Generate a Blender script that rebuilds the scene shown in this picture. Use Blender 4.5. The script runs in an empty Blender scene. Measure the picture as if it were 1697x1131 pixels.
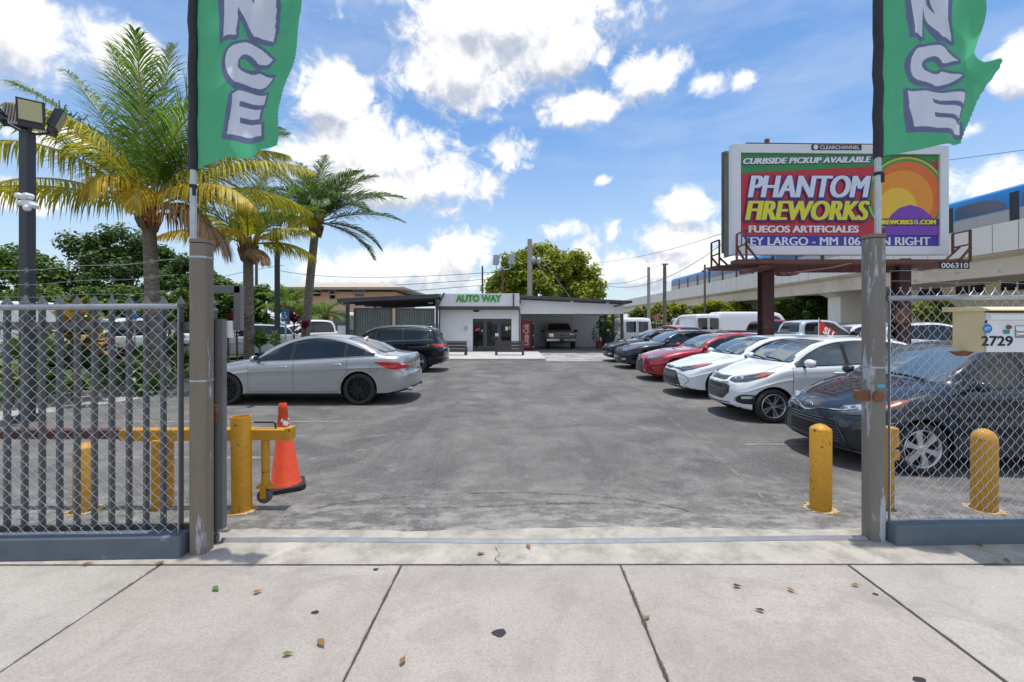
import bpy, bmesh, math, random
import numpy as np
from mathutils import Vector, Matrix
from mathutils.bvhtree import BVHTree
R = math.radians
random.seed(7); RNG = np.random.default_rng(7)
SC = bpy.context.scene
COL = SC.collection
# ---------------------------------------------------------------- camera, world, sun, exposure
FP, CH, HY, CX = 720.0, 1.72, 536.0, 848.5       # focal length in photo pixels, eye height, horizon row
cam = bpy.data.cameras.new('camera'); cam_o = bpy.data.objects.new('camera', cam); COL.objects.link(cam_o)
cam.sensor_width = 36; cam.lens = 36*FP/1697; cam.shift_y = (HY-565.5)/1697
cam.clip_start = .05; cam.clip_end = 3000
cam_o.location = (0, 0, CH); cam_o.rotation_euler = (R(90), 0, 0)
SC.camera = cam_o
SC.view_settings.view_transform = 'Standard'; SC.view_settings.look = 'None'
SC.view_settings.exposure = 0.38; SC.view_settings.gamma = 1
SUN_DIR = Vector((.05, .02, 1)).normalized()     # towards the sun: high noon, a little beyond the gate
sl = bpy.data.lights.new('sun', 'SUN'); sl.energy = 2.75; sl.angle = R(.53); sl.color = (1, .96, .90)
so = bpy.data.objects.new('sun', sl); COL.objects.link(so)
so.rotation_euler = SUN_DIR.to_track_quat('Z', 'Y').to_euler(); so.location = (0, 0, 30)
W = bpy.data.worlds.new('World'); SC.world = W; W.use_nodes = True

def build_world():
    nt = W.node_tree; N = nt.nodes; L = nt.links; N.clear()
    def nd(t, **k):
        n = N.new(t)
        for a, b in k.items(): setattr(n, a, b)
        return n
    sky = nd('ShaderNodeTexSky', sky_type='NISHITA', sun_disc=False)
    sky.sun_elevation = math.asin(SUN_DIR.z); sky.sun_rotation = math.atan2(SUN_DIR.x, SUN_DIR.y)
    sky.air_density = 1.25; sky.dust_density = .6; sky.ozone_density = 1.6
    bg = nd('ShaderNodeBackground'); bg.inputs[1].default_value = .115
    tint = nd('ShaderNodeMix', data_type='RGBA', blend_type='MULTIPLY'); tint.inputs[0].default_value = 1; tint.inputs[7].default_value = (.72, .93, 1.14, 1)
    L.new(sky.outputs[0], tint.inputs[6]); L.new(tint.outputs[2], bg.inputs[0])
    # cumulus: blobs in (azimuth, elevation) broken up by fractal noise
    g = bpy.data.node_groups.new('cumulus', 'ShaderNodeTree')
    g.interface.new_socket('Dir', in_out='INPUT', socket_type='NodeSocketVector')
    g.interface.new_socket('Density', in_out='OUTPUT', socket_type='NodeSocketFloat')
    gi = g.nodes.new('NodeGroupInput'); go = g.nodes.new('NodeGroupOutput')
    def gm(op, a, b=None, c=None):
        n = g.nodes.new('ShaderNodeMath'); n.operation = op
        for i, x in enumerate((a, b, c)):
            if x is None: continue
            if isinstance(x, (int, float)): n.inputs[i].default_value = x
            else: g.links.new(x, n.inputs[i])
        return n.outputs[0]
    def gv(op, a, b):
        n = g.nodes.new('ShaderNodeVectorMath'); n.operation = op
        for i, x in enumerate((a, b)):
            if isinstance(x, tuple): n.inputs[i].default_value = x
            elif x is not None: g.links.new(x, n.inputs[i])
        return n
    sep = g.nodes.new('ShaderNodeSeparateXYZ'); g.links.new(gi.outputs[0], sep.inputs[0])
    az = gm('ARCTAN2', sep.outputs[0], sep.outputs[1]); el = gm('ARCSINE', sep.outputs[2])
    cmb = g.nodes.new('ShaderNodeCombineXYZ'); g.links.new(az, cmb.inputs[0]); g.links.new(el, cmb.inputs[1])
    P = cmb.outputs[0]
    blobs = [(830,20,285,100),(760,125,125,100),(930,75,110,75),(955,180,85,42),(1075,125,80,55),(1160,140,55,26),(1243,130,38,18),
             (625,255,200,95),(545,170,110,75),(720,300,140,48),(838,250,58,38),(540,117,26,20),(640,305,190,60),
             (20,60,150,110),(190,80,110,62),(90,225,120,34),(40,330,90,36),
             (680,440,150,50),(765,430,95,60),(600,450,150,40),(930,380,56,24),(1018,384,32,22),(995,299,22,12),
             (1140,340,62,45),(1125,400,120,40),(1080,445,120,45),(970,430,50,50),(1170,440,110,50),
             (1690,110,75,70),(1650,300,110,60),(1612,215,36,18),(560,300,60,45),(740,352,40,16),(870,465,220,26)]
    acc = None
    for (px, py, rx, ry) in blobs:
        d = Vector(((px-CX)/FP, 1, (HY-py)/FP)); dl = d.length; d.normalize()
        a0 = math.atan2(d.x, d.y); e0 = math.asin(d.z)
        s = FP*dl
        sx = .93*rx/(FP*(1+((px-CX)/FP)**2)); sy = .93*ry/s
        n1 = gv('SUBTRACT', P, (a0, e0, 0)); n2 = gv('MULTIPLY', n1.outputs[0], (1/sx, 1/sy, 0))
        ln = gv('LENGTH', n2.outputs[0], None)
        m = gm('SUBTRACT', 1.0, ln.outputs['Value'])
        if rx < 62: m = gm('MULTIPLY', m, .5)
        acc = m if acc is None else gm('MAXIMUM', acc, m)
    # generic clouds elsewhere in the dome, outside the photographed part
    no = g.nodes.new('ShaderNodeTexNoise'); no.inputs['Scale'].default_value = 7.5; no.inputs['Detail'].default_value = 9
    no.inputs['Roughness'].default_value = .62; no.inputs['Distortion'].default_value = .35
    g.links.new(gi.outputs[0], no.inputs['Vector'])
    nb = g.nodes.new('ShaderNodeTexNoise'); nb.inputs['Scale'].default_value = 2.6; nb.inputs['Detail'].default_value = 3
    g.links.new(gi.outputs[0], nb.inputs['Vector'])
    def cl(x):
        n = g.nodes.new('ShaderNodeClamp'); g.links.new(x, n.inputs[0]); return n.outputs[0]
    outside = cl(gm('MULTIPLY', gm('SUBTRACT', gm('ABSOLUTE', az), .90), 7.0))
    high = cl(gm('MULTIPLY', gm('SUBTRACT', el, .66), 7.0))
    wide = gm('MULTIPLY', gm('MAXIMUM', outside, high), gm('SUBTRACT', nb.outputs[0], .49))
    wide = gm('MULTIPLY_ADD', wide, 6.0, -.0)
    acc = gm('MAXIMUM', acc, -1.2)
    acc2 = gm('ADD', acc, 0.0)
    wsel = gm('SUBTRACT', wide, gm('MULTIPLY', gm('SUBTRACT', 1, gm('MAXIMUM', outside, high)), 2.0))
    acc = gm('MAXIMUM', acc2, wsel)
    n3 = g.nodes.new('ShaderNodeTexNoise'); n3.inputs['Scale'].default_value = 24; n3.inputs['Detail'].default_value = 7; n3.inputs['Roughness'].default_value = .6; n3.inputs['Distortion'].default_value = .6
    g.links.new(gi.outputs[0], n3.inputs['Vector'])
    dens = gm('ADD', gm('MULTIPLY', acc, 1.4), gm('MULTIPLY', gm('SUBTRACT', no.outputs[0], .5), 2.6))
    dens = gm('ADD', dens, gm('MULTIPLY', gm('SUBTRACT', n3.outputs[0], .5), 1.7))
    g.links.new(dens, go.inputs[0])
    tc = nd('ShaderNodeTexCoord')
    ga = nd('ShaderNodeGroup', node_tree=g); gb = nd('ShaderNodeGroup', node_tree=g)
    L.new(tc.outputs['Generated'], ga.inputs[0])
    of = nd('ShaderNodeVectorMath', operation='ADD'); of.inputs[1].default_value = (.012, 0, .045)
    L.new(tc.outputs['Generated'], of.inputs[0]); L.new(of.outputs[0], gb.inputs[0])
    mr = nd('ShaderNodeMapRange', interpolation_type='SMOOTHSTEP'); mr.inputs[1].default_value = .02; mr.inputs[2].default_value = .75
    L.new(ga.outputs[0], mr.inputs[0])
    sb = nd('ShaderNodeMath', operation='SUBTRACT'); L.new(ga.outputs[0], sb.inputs[0]); L.new(gb.outputs[0], sb.inputs[1])
    ms = nd('ShaderNodeMapRange', interpolation_type='SMOOTHSTEP'); ms.inputs[1].default_value = -.9; ms.inputs[2].default_value = .45
    L.new(sb.outputs[0], ms.inputs[0])
    cr = nd('ShaderNodeMix', data_type='RGBA'); cr.inputs[6].default_value = (.50, .54, .64, 1); cr.inputs[7].default_value = (1.0, 1.0, 1.0, 1)
    L.new(ms.outputs[0], cr.inputs[0])
    bc = nd('ShaderNodeBackground'); bc.inputs[1].default_value = .86; L.new(cr.outputs[2], bc.inputs[0])
    # thin veil of high cloud
    sx = nd('ShaderNodeSeparateXYZ'); L.new(tc.outputs['Generated'], sx.inputs[0])
    mp = nd('ShaderNodeMapping'); mp.inputs['Scale'].default_value = (1.3, 1.3, 5)
    L.new(tc.outputs['Generated'], mp.inputs['Vector'])
    nv = nd('ShaderNodeTexNoise'); nv.inputs['Scale'].default_value = 2.2; nv.inputs['Detail'].default_value = 7; nv.inputs['Roughness'].default_value = .6
    L.new(mp.outputs[0], nv.inputs['Vector'])
    mv = nd('ShaderNodeMapRange'); mv.inputs[1].default_value = .38; mv.inputs[2].default_value = .8; mv.inputs[4].default_value = .5
    L.new(nv.outputs[0], mv.inputs[0])
    hz = nd('ShaderNodeMapRange'); hz.inputs[1].default_value = .40; hz.inputs[2].default_value = 0; hz.inputs[3].default_value = 0; hz.inputs[4].default_value = .68
    L.new(sx.outputs[2], hz.inputs[0])
    mx = nd('ShaderNodeMath', operation='MAXIMUM'); L.new(mv.outputs[0], mx.inputs[0]); L.new(hz.outputs[0], mx.inputs[1])
    bv = nd('ShaderNodeBackground'); bv.inputs[0].default_value = (.80, .88, 1, 1); bv.inputs[1].default_value = .74
    m1 = nd('ShaderNodeMixShader'); L.new(mx.outputs[0], m1.inputs[0]); L.new(bg.outputs[0], m1.inputs[1]); L.new(bv.outputs[0], m1.inputs[2])
    m2 = nd('ShaderNodeMixShader'); L.new(mr.outputs[0], m2.inputs[0]); L.new(m1.outputs[0], m2.inputs[1]); L.new(bc.outputs[0], m2.inputs[2])
    out = nd('ShaderNodeOutputWorld'); L.new(m2.outputs[0], out.inputs[0])
build_world()

# ---------------------------------------------------------------- helpers
def at(px, py, D): return Vector(((px-CX)/FP*D, D, CH+(HY-py)/FP*D))
def gr(px, py):
    D = FP*CH/(py-HY); return Vector(((px-CX)/FP*D, D, 0))
def X_(px, D): return (px-CX)/FP*D
def Z_(py, D): return CH+(HY-py)/FP*D

_mats = {}
def mat(name, col, rough=.5, metal=0., var=.12, scale=4., col2=None, thr=None, bump=0., bscale=60., coat=0., ior=None,
        trans=0., island=0., spec=None, stretch=None, soft=.06, crough=.03, detail=5):
    if name in _mats: return _mats[name]
    m = bpy.data.materials.new(name); m.use_nodes = True; nt = m.node_tree; N = nt.nodes; L = nt.links
    b = N['Principled BSDF']; b.inputs['Roughness'].default_value = rough; b.inputs['Metallic'].default_value = metal
    c = tuple(col)+(1,)
    b.inputs['Base Color'].default_value = c
    if coat: b.inputs['Coat Weight'].default_value = coat; b.inputs['Coat Roughness'].default_value = crough
    if ior: b.inputs['IOR'].default_value = ior
    if spec is not None: b.inputs['Specular IOR Level'].default_value = spec
    tc = N.new('ShaderNodeTexCoord'); src = tc.outputs['Object']
    if stretch:
        mp = N.new('ShaderNodeMapping'); mp.inputs['Scale'].default_value = stretch; L.new(src, mp.inputs[0]); src = mp.outputs[0]
    last = None
    if var:
        n = N.new('ShaderNodeTexNoise'); n.inputs['Scale'].default_value = scale; n.inputs['Detail'].default_value = detail; n.inputs['Roughness'].default_value = .65
        L.new(src, n.inputs['Vector'])
        mx = N.new('ShaderNodeMix'); mx.data_type = 'RGBA'
        mx.inputs[6].default_value = tuple(x*(1-var) for x in col)+(1,); mx.inputs[7].default_value = tuple(min(1, x*(1+var)) for x in col)+(1,)
        mr = N.new('ShaderNodeMapRange'); mr.inputs[1].default_value = .3; mr.inputs[2].default_value = .7; L.new(n.outputs[0], mr.inputs[0])
        L.new(mr.outputs[0], mx.inputs[0]); last = mx.outputs[2]
    if island:
        ge = N.new('ShaderNodeNewGeometry'); hs = N.new('ShaderNodeHueSaturation')
        mr = N.new('ShaderNodeMapRange'); mr.inputs[3].default_value = 1-island; mr.inputs[4].default_value = 1+island
        L.new(ge.outputs['Random Per Island'], mr.inputs[0]); L.new(mr.outputs[0], hs.inputs['Value'])
        m3 = N.new('ShaderNodeMapRange'); m3.inputs[3].default_value = .5-island*.05; m3.inputs[4].default_value = .5+island*.035
        mm = N.new('ShaderNodeMath'); mm.operation = 'MULTIPLY'; mm.inputs[1].default_value = 7.31
        fr = N.new('ShaderNodeMath'); fr.operation = 'FRACT'
        L.new(ge.outputs['Random Per Island'], mm.inputs[0]); L.new(mm.outputs[0], fr.inputs[0]); L.new(fr.outputs[0], m3.inputs[0]); L.new(m3.outputs[0], hs.inputs['Hue'])
        if last: L.new(last, hs.inputs['Color'])
        else: hs.inputs['Color'].default_value = c
        last = hs.outputs[0]
    if col2:
        n2 = N.new('ShaderNodeTexNoise'); n2.inputs['Scale'].default_value = thr[0]; n2.inputs['Detail'].default_value = 8; n2.inputs['Roughness'].default_value = .7
        L.new(src, n2.inputs['Vector'])
        m2 = N.new('ShaderNodeMapRange'); m2.inputs[1].default_value = thr[1]-soft; m2.inputs[2].default_value = thr[1]+soft; L.new(n2.outputs[0], m2.inputs[0])
        mx2 = N.new('ShaderNodeMix'); mx2.data_type = 'RGBA'; mx2.inputs[7].default_value = tuple(col2)+(1,)
        L.new(m2.outputs[0], mx2.inputs[0])
        if last: L.new(last, mx2.inputs[6])
        else: mx2.inputs[6].default_value = c
        last = mx2.outputs[2]
    if last: L.new(last, b.inputs['Base Color'])
    if bump:
        n3 = N.new('ShaderNodeTexNoise'); n3.inputs['Scale'].default_value = bscale; n3.inputs['Detail'].default_value = 4; L.new(src, n3.inputs['Vector'])
        bp = N.new('ShaderNodeBump'); bp.inputs['Strength'].default_value = bump; bp.inputs['Distance'].default_value = .02
        L.new(n3.outputs[0], bp.inputs['Height']); L.new(bp.outputs[0], b.inputs['Normal'])
    if trans:
        tr = N.new('ShaderNodeBsdfTranslucent'); ms = N.new('ShaderNodeMixShader'); ms.inputs[0].default_value = trans
        if last: L.new(last, tr.inputs[0])
        else: tr.inputs[0].default_value = c
        L.new(b.outputs[0], ms.inputs[1]); L.new(tr.outputs[0], ms.inputs[2]); L.new(ms.outputs[0], N['Material Output'].inputs[0])
    _mats[name] = m
    return m

def thing(name, label, cat, loc=(0,0,0), rz=0., group=None, kind=None):
    o = bpy.data.objects.new(name, None); COL.objects.link(o); o.empty_display_size = .2
    o.location = loc; o.rotation_euler = (0, 0, rz)
    return tag(o, label, cat, group, kind)
def tag(o, label=None, cat=None, group=None, kind=None):
    if label: o['label'] = label
    if cat: o['category'] = cat
    if group: o['group'] = group
    if kind: o['kind'] = kind
    return o
def copy_tree(o, parent=None):
    c = o.copy(); COL.objects.link(c)
    if parent: c.parent = parent
    for ch in list(o.children): copy_tree(ch, c)
    return c

class MB:
    def __init__(s): s.v = []; s.f = []; s.mi = []; s.m = 0
    def add(s, vs, fs):
        k = len(s.v); s.v.extend([tuple(p) for p in vs]); s.f.extend([tuple(i+k for i in f) for f in fs]); s.mi.extend([s.m]*len(fs)); return s
    def box(s, x0, x1, y0, y1, z0, z1):
        return s.add([(x0,y0,z0),(x1,y0,z0),(x1,y1,z0),(x0,y1,z0),(x0,y0,z1),(x1,y0,z1),(x1,y1,z1),(x0,y1,z1)],
                     [(0,3,2,1),(4,5,6,7),(0,1,5,4),(1,2,6,5),(2,3,7,6),(3,0,4,7)])
    def obox(s, c, a, b, d):
        c = Vector(c); a = Vector(a); b = Vector(b); d = Vector(d)
        P = [c-a-b-d, c+a-b-d, c+a+b-d, c-a+b-d, c-a-b+d, c+a-b+d, c+a+b+d, c-a+b+d]
        return s.add(P, [(0,3,2,1),(4,5,6,7),(0,1,5,4),(1,2,6,5),(2,3,7,6),(3,0,4,7)])
    def bar(s, p0, p1, w, h=None, up=(0,0,1)):
        p0 = Vector(p0); p1 = Vector(p1); h = h or w; d = (p1-p0); u = Vector(up)
        if abs(d.normalized().dot(u)) > .98: u = Vector((0,1,0))
        sd = d.cross(u).normalized(); u = sd.cross(d).normalized()
        return s.obox((p0+p1)/2, sd*w/2, d/2, u*h/2)
    def tube(s, pts, r, n=8, cap=True, closed=False):
        pts = [Vector(p) for p in pts]; m = len(pts); rs = r if isinstance(r, (list, tuple)) else [r]*m
        vs = []; fs = []; pn = None
        for i, p in enumerate(pts):
            if closed: t = pts[(i+1)%m]-pts[i-1]
            else: t = pts[min(i+1, m-1)]-pts[max(i-1, 0)]
            t = t.normalized() if t.length > 1e-9 else Vector((0,0,1))
            if pn is None: pn = t.orthogonal().normalized()
            else:
                pn = pn-t*pn.dot(t); pn = pn.normalized() if pn.length > 1e-6 else t.orthogonal().normalized()
            bn = t.cross(pn)
            for k in range(n):
                a = 2*math.pi*k/n+math.pi/n
                vs.append(p+(pn*math.cos(a)+bn*math.sin(a))*rs[i])
        for i in range(m if closed else m-1):
            j = (i+1) % m
            for k in range(n):
                fs.append((i*n+k, i*n+(k+1)%n, j*n+(k+1)%n, j*n+k))
        if cap and not closed: fs.append(tuple(range(n-1, -1, -1))); fs.append(tuple((m-1)*n+k for k in range(n)))
        return s.add(vs, fs)
    def lathe(s, prof, c=(0,0,0), n=24, axis='z', ph=0., cap=True):
        vs = []; fs = []; c = Vector(c); m = len(prof)
        for (r, z) in prof:
            for k in range(n):
                a = 2*math.pi*k/n+ph
                q = (r*math.cos(a), r*math.sin(a), z) if axis == 'z' else (r*math.cos(a), z, r*math.sin(a)) if axis == 'y' else (z, r*math.cos(a), r*math.sin(a))
                vs.append(c+Vector(q))
        for i in range(m-1):
            for k in range(n):
                f = (i*n+k, i*n+(k+1)%n, (i+1)*n+(k+1)%n, (i+1)*n+k)
                fs.append(f if axis != 'y' else f[::-1])
        if cap and prof[0][0] > 1e-4: fs.append(tuple(range(n-1, -1, -1)))
        if cap and prof[-1][0] > 1e-4: fs.append(tuple((m-1)*n+k for k in range(n)))
        return s.add(vs, fs)
    def ball(s, c, rx, ry=None, rz=None, nu=12, nv=8):
        ry = ry or rx; rz = rz or rx; c = Vector(c); vs = []; fs = []
        for i in range(nv+1):
            t = math.pi*i/nv
            for k in range(nu):
                a = 2*math.pi*k/nu
                vs.append(c+Vector((rx*math.sin(t)*math.cos(a), ry*math.sin(t)*math.sin(a), rz*math.cos(t))))
        for i in range(nv):
            for k in range(nu): fs.append((i*nu+k, (i+1)*nu+k, (i+1)*nu+(k+1)%nu, i*nu+(k+1)%nu))
        return s.add(vs, fs)
    def prism(s, poly, o, ua, ub, dep):
        o = Vector(o); ua = Vector(ua); ub = Vector(ub); dep = Vector(dep); n = len(poly)
        P = [o+ua*a+ub*b for a, b in poly]
        fs = [tuple(range(n-1, -1, -1)), tuple(n+i for i in range(n))]+[(i, (i+1)%n, n+(i+1)%n, n+i) for i in range(n)]
        return s.add(P+[p+dep for p in P], fs)
    def text(s, txt, o, ux, uz, h, width=None, shear=0, bold=0., depth=.0, up=None, spacing=1., align='L', sub=None, fn=None, hscale=None):
        """flat lettering: o is the lower left corner (world), ux/uz unit axes, h cap height; depth along ux x uz"""
        cu = bpy.data.curves.new('t', 'FONT'); cu.body = txt; cu.size = 1; cu.shear = shear; cu.offset = bold; cu.space_character = spacing
        cu.resolution_u = 4
        ob = bpy.data.objects.new('t', cu); COL.objects.link(ob)
        dg = bpy.context.evaluated_depsgraph_get(); dg.update()
        me = bpy.data.meshes.new_from_object(ob.evaluated_get(dg)); bpy.data.objects.remove(ob); bpy.data.curves.remove(cu)
        bm = bmesh.new(); bm.from_mesh(me); bpy.data.meshes.remove(me)
        bmesh.ops.remove_doubles(bm, verts=bm.verts, dist=1e-4)
        xs = [v.co.x for v in bm.verts]; ys = [v.co.y for v in bm.verts]
        x0, x1, y0, y1 = min(xs), max(xs), min(ys), max(ys)
        ky = h/(y1-y0); kx = (width/(x1-x0)) if width else ky
        for v in bm.verts: v.co = Vector(((v.co.x-x0)*kx, (v.co.y-y0)*ky, 0))
        if sub:
            bmesh.ops.triangulate(bm, faces=bm.faces)
            for _ in range(6):
                es = [e for e in bm.edges if e.calc_length() > sub]
                if not es: break
                bmesh.ops.subdivide_edges(bm, edges=es, cuts=1); bmesh.ops.triangulate(bm, faces=bm.faces)
        bm.verts.index_update()
        o = Vector(o); ux = Vector(ux); uz = Vector(uz); nn = ux.cross(uz)
        if align == 'C': o = o-ux*((x1-x0)*kx/2)
        if fn: P = [fn(v.co.x, v.co.y) for v in bm.verts]
        else: P = [o+ux*v.co.x+uz*v.co.y+nn*depth for v in bm.verts]
        F = [tuple(v.index for v in f.verts) for f in bm.faces]
        if depth and not fn:
            B = [o+ux*v.co.x+uz*v.co.y for v in bm.verts]; n = len(P); ed = [e for e in bm.edges if len(e.link_faces) == 1]
            F2 = []
            for e in ed:
                l = e.link_loops[0]; a = l.vert.index; b = l.link_loop_next.vert.index
                F2.append((b, a, n+a, n+b))
            s.add(P+B, F+F2)
        else: s.add(P, F)
        w = (x1-x0)*kx; bm.free(); return w
    def build(s, name, mats, parent=None, smooth=None, bevel=0., world=False, kind=None, seg=2):
        me = bpy.data.meshes.new(name)
        vs = s.v
        if world and parent is not None:
            r = parent
            while r.parent: r = r.parent
            M = (Matrix.Translation(r.location) @ r.rotation_euler.to_matrix().to_4x4()).inverted()
            vs = [tuple(M @ Vector(p)) for p in vs]
        me.from_pydata(vs, [], s.f)
        if not isinstance(mats, (list, tuple)): mats = [mats]
        for m in mats: me.materials.append(m)
        if len(mats) > 1: me.polygons.foreach_set('material_index', s.mi)
        if smooth is not None:
            me.polygons.foreach_set('use_smooth', [True]*len(me.polygons))
            if smooth < 180: me.set_sharp_from_angle(angle=R(smooth))
        me.update()
        o = bpy.data.objects.new(name, me); COL.objects.link(o)
        if parent is not None: o.parent = parent
        if bevel:
            b = o.modifiers.new('bevel', 'BEVEL'); b.width = bevel; b.segments = seg; b.limit_method = 'ANGLE'; b.angle_limit = R(40)
        if kind: o['kind'] = kind
        return o

def pchip(xs, ys):
    """monotone cubic interpolation"""
    xs = np.array(xs, float); ys = np.array(ys, float); h = np.diff(xs); d = np.diff(ys)/h; n = len(xs); m = np.zeros(n)
    for i in range(1, n-1):
        if d[i-1]*d[i] > 0:
            w1 = 2*h[i]+h[i-1]; w2 = h[i]+2*h[i-1]; m[i] = (w1+w2)/(w1/d[i-1]+w2/d[i])
    m[0] = d[0]; m[-1] = d[-1]
    def f(x):
        x = min(max(x, xs[0]), xs[-1]); i = int(min(max(np.searchsorted(xs, x)-1, 0), n-2)); t = (x-xs[i])/h[i]
        return float((1+2*t)*(1-t)**2*ys[i]+t*(1-t)**2*h[i]*m[i]+t*t*(3-2*t)*ys[i+1]+t*t*(t-1)*h[i]*m[i+1])
    return f
def sstep(a, b, x):
    t = min(max((x-a)/(b-a), 0), 1); return t*t*(3-2*t)
# ---------------------------------------------------------------- materials
def asphalt():
    m = bpy.data.materials.new('asphalt'); m.use_nodes = True; nt = m.node_tree; N = nt.nodes; L = nt.links; b = N['Principled BSDF']
    tc = N.new('ShaderNodeTexCoord')
    def noise(scale, det, rough, stretch=None, dist=0):
        n = N.new('ShaderNodeTexNoise'); n.inputs['Scale'].default_value = scale; n.inputs['Detail'].default_value = det; n.inputs['Roughness'].default_value = rough; n.inputs['Distortion'].default_value = dist
        if stretch:
            mp = N.new('ShaderNodeMapping'); mp.inputs['Scale'].default_value = stretch; L.new(tc.outputs['Object'], mp.inputs[0]); L.new(mp.outputs[0], n.inputs['Vector'])
        else: L.new(tc.outputs['Object'], n.inputs['Vector'])
        return n.outputs[0]
    def rng(x, a, b_, c=0, d=1):
        r = N.new('ShaderNodeMapRange'); r.inputs[1].default_value = a; r.inputs[2].default_value = b_; r.inputs[3].default_value = c; r.inputs[4].default_value = d; L.new(x, r.inputs[0]); return r.outputs[0]
    def mix(f, a, c, mode='MIX'):
        x = N.new('ShaderNodeMix'); x.data_type = 'RGBA'; x.blend_type = mode
        if isinstance(f, float): x.inputs[0].default_value = f
        else: L.new(f, x.inputs[0])
        for i, q in ((6, a), (7, c)):
            if isinstance(q, tuple): x.inputs[i].default_value = q+(1,)
            else: L.new(q, x.inputs[i])
        return x.outputs[2]
    c = mix(rng(noise(.33, 8, .66, None, .8), .40, .60), (.076,.071,.066), (.158,.146,.132))
    c = mix(rng(noise(1.3, 9, .68, None, .5), .44, .62, 0, .55), c, (.215,.203,.188))                       # dusty, sun-bleached film
    c = mix(rng(noise(1.0, 7, .62, (1.1,.13,1), .4), .50, .66, 0, .75), c, (.070,.068,.068))        # dark wheel paths along the drive
    c = mix(rng(noise(2.6, 10, .76), .56, .68, 0, .55), c, (.30,.285,.26))        # worn pale patches
    c = mix(rng(noise(1.05, 8, .6, None, 1.2), .60, .68, 0, .6), c, (.050,.049,.050))     # oil-dark blotches
    c = mix(rng(noise(6.5, 10, .8), .62, .70, 0, .5), c, (.045,.045,.046))        # drips and tyre specks
    c = mix(rng(noise(.42, 6, .58, None, .9), .53, .62, 0, .55), c, (.066,.064,.063))       # broad worn dark areas
    c = mix(rng(noise(13, 6, .8), .52, .66, 0, .28), c, (.055,.053,.051))
    c = mix(rng(noise(34, 4, .75), .52, .68, 0, .40), c, (.33,.315,.29))       # aggregate
    sp = N.new('ShaderNodeTexVoronoi'); sp.inputs['Scale'].default_value = 95; L.new(tc.outputs['Object'], sp.inputs['Vector'])
    c = mix(rng(sp.outputs['Distance'], .05, .5, .4, 0), c, (.36,.345,.32))
    # light dust close to the gate sill
    sx = N.new('ShaderNodeSeparateXYZ'); L.new(tc.outputs['Object'], sx.inputs[0])
    near = rng(sx.outputs[1], 5.0, 3.6)
    mul = N.new('ShaderNodeMath'); mul.operation = 'MULTIPLY'; L.new(near, mul.inputs[0]); L.new(rng(noise(3.1, 9, .75, (1,1.8,1)), .46, .58, 0, .75), mul.inputs[1])
    c = mix(mul.outputs[0], c, (.36,.34,.31))
    # cracks
    v = N.new('ShaderNodeTexVoronoi'); v.feature = 'DISTANCE_TO_EDGE'; v.inputs['Scale'].default_value = .22
    ds = N.new('ShaderNodeVectorMath'); ds.operation = 'ADD'; nn = N.new('ShaderNodeTexNoise'); nn.inputs['Scale'].default_value = 1.6; nn.inputs['Detail'].default_value = 6
    L.new(tc.outputs['Object'], nn.inputs['Vector']); L.new(tc.outputs['Object'], ds.inputs[0]); L.new(nn.outputs['Color'], ds.inputs[1]); L.new(ds.outputs[0], v.inputs['Vector'])
    c = mix(rng(v.outputs['Distance'], .0, .006, .28, 0), c, (.05,.05,.05))
    L.new(c, b.inputs['Base Color']); b.inputs['Roughness'].default_value = .86
    bp = N.new('ShaderNodeBump'); bp.inputs['Strength'].default_value = .5; bp.inputs['Distance'].default_value = .008; L.new(sp.outputs['Distance'], bp.inputs['Height']); L.new(bp.outputs[0], b.inputs['Normal'])
    return m
M_ASPH = asphalt()
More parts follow.
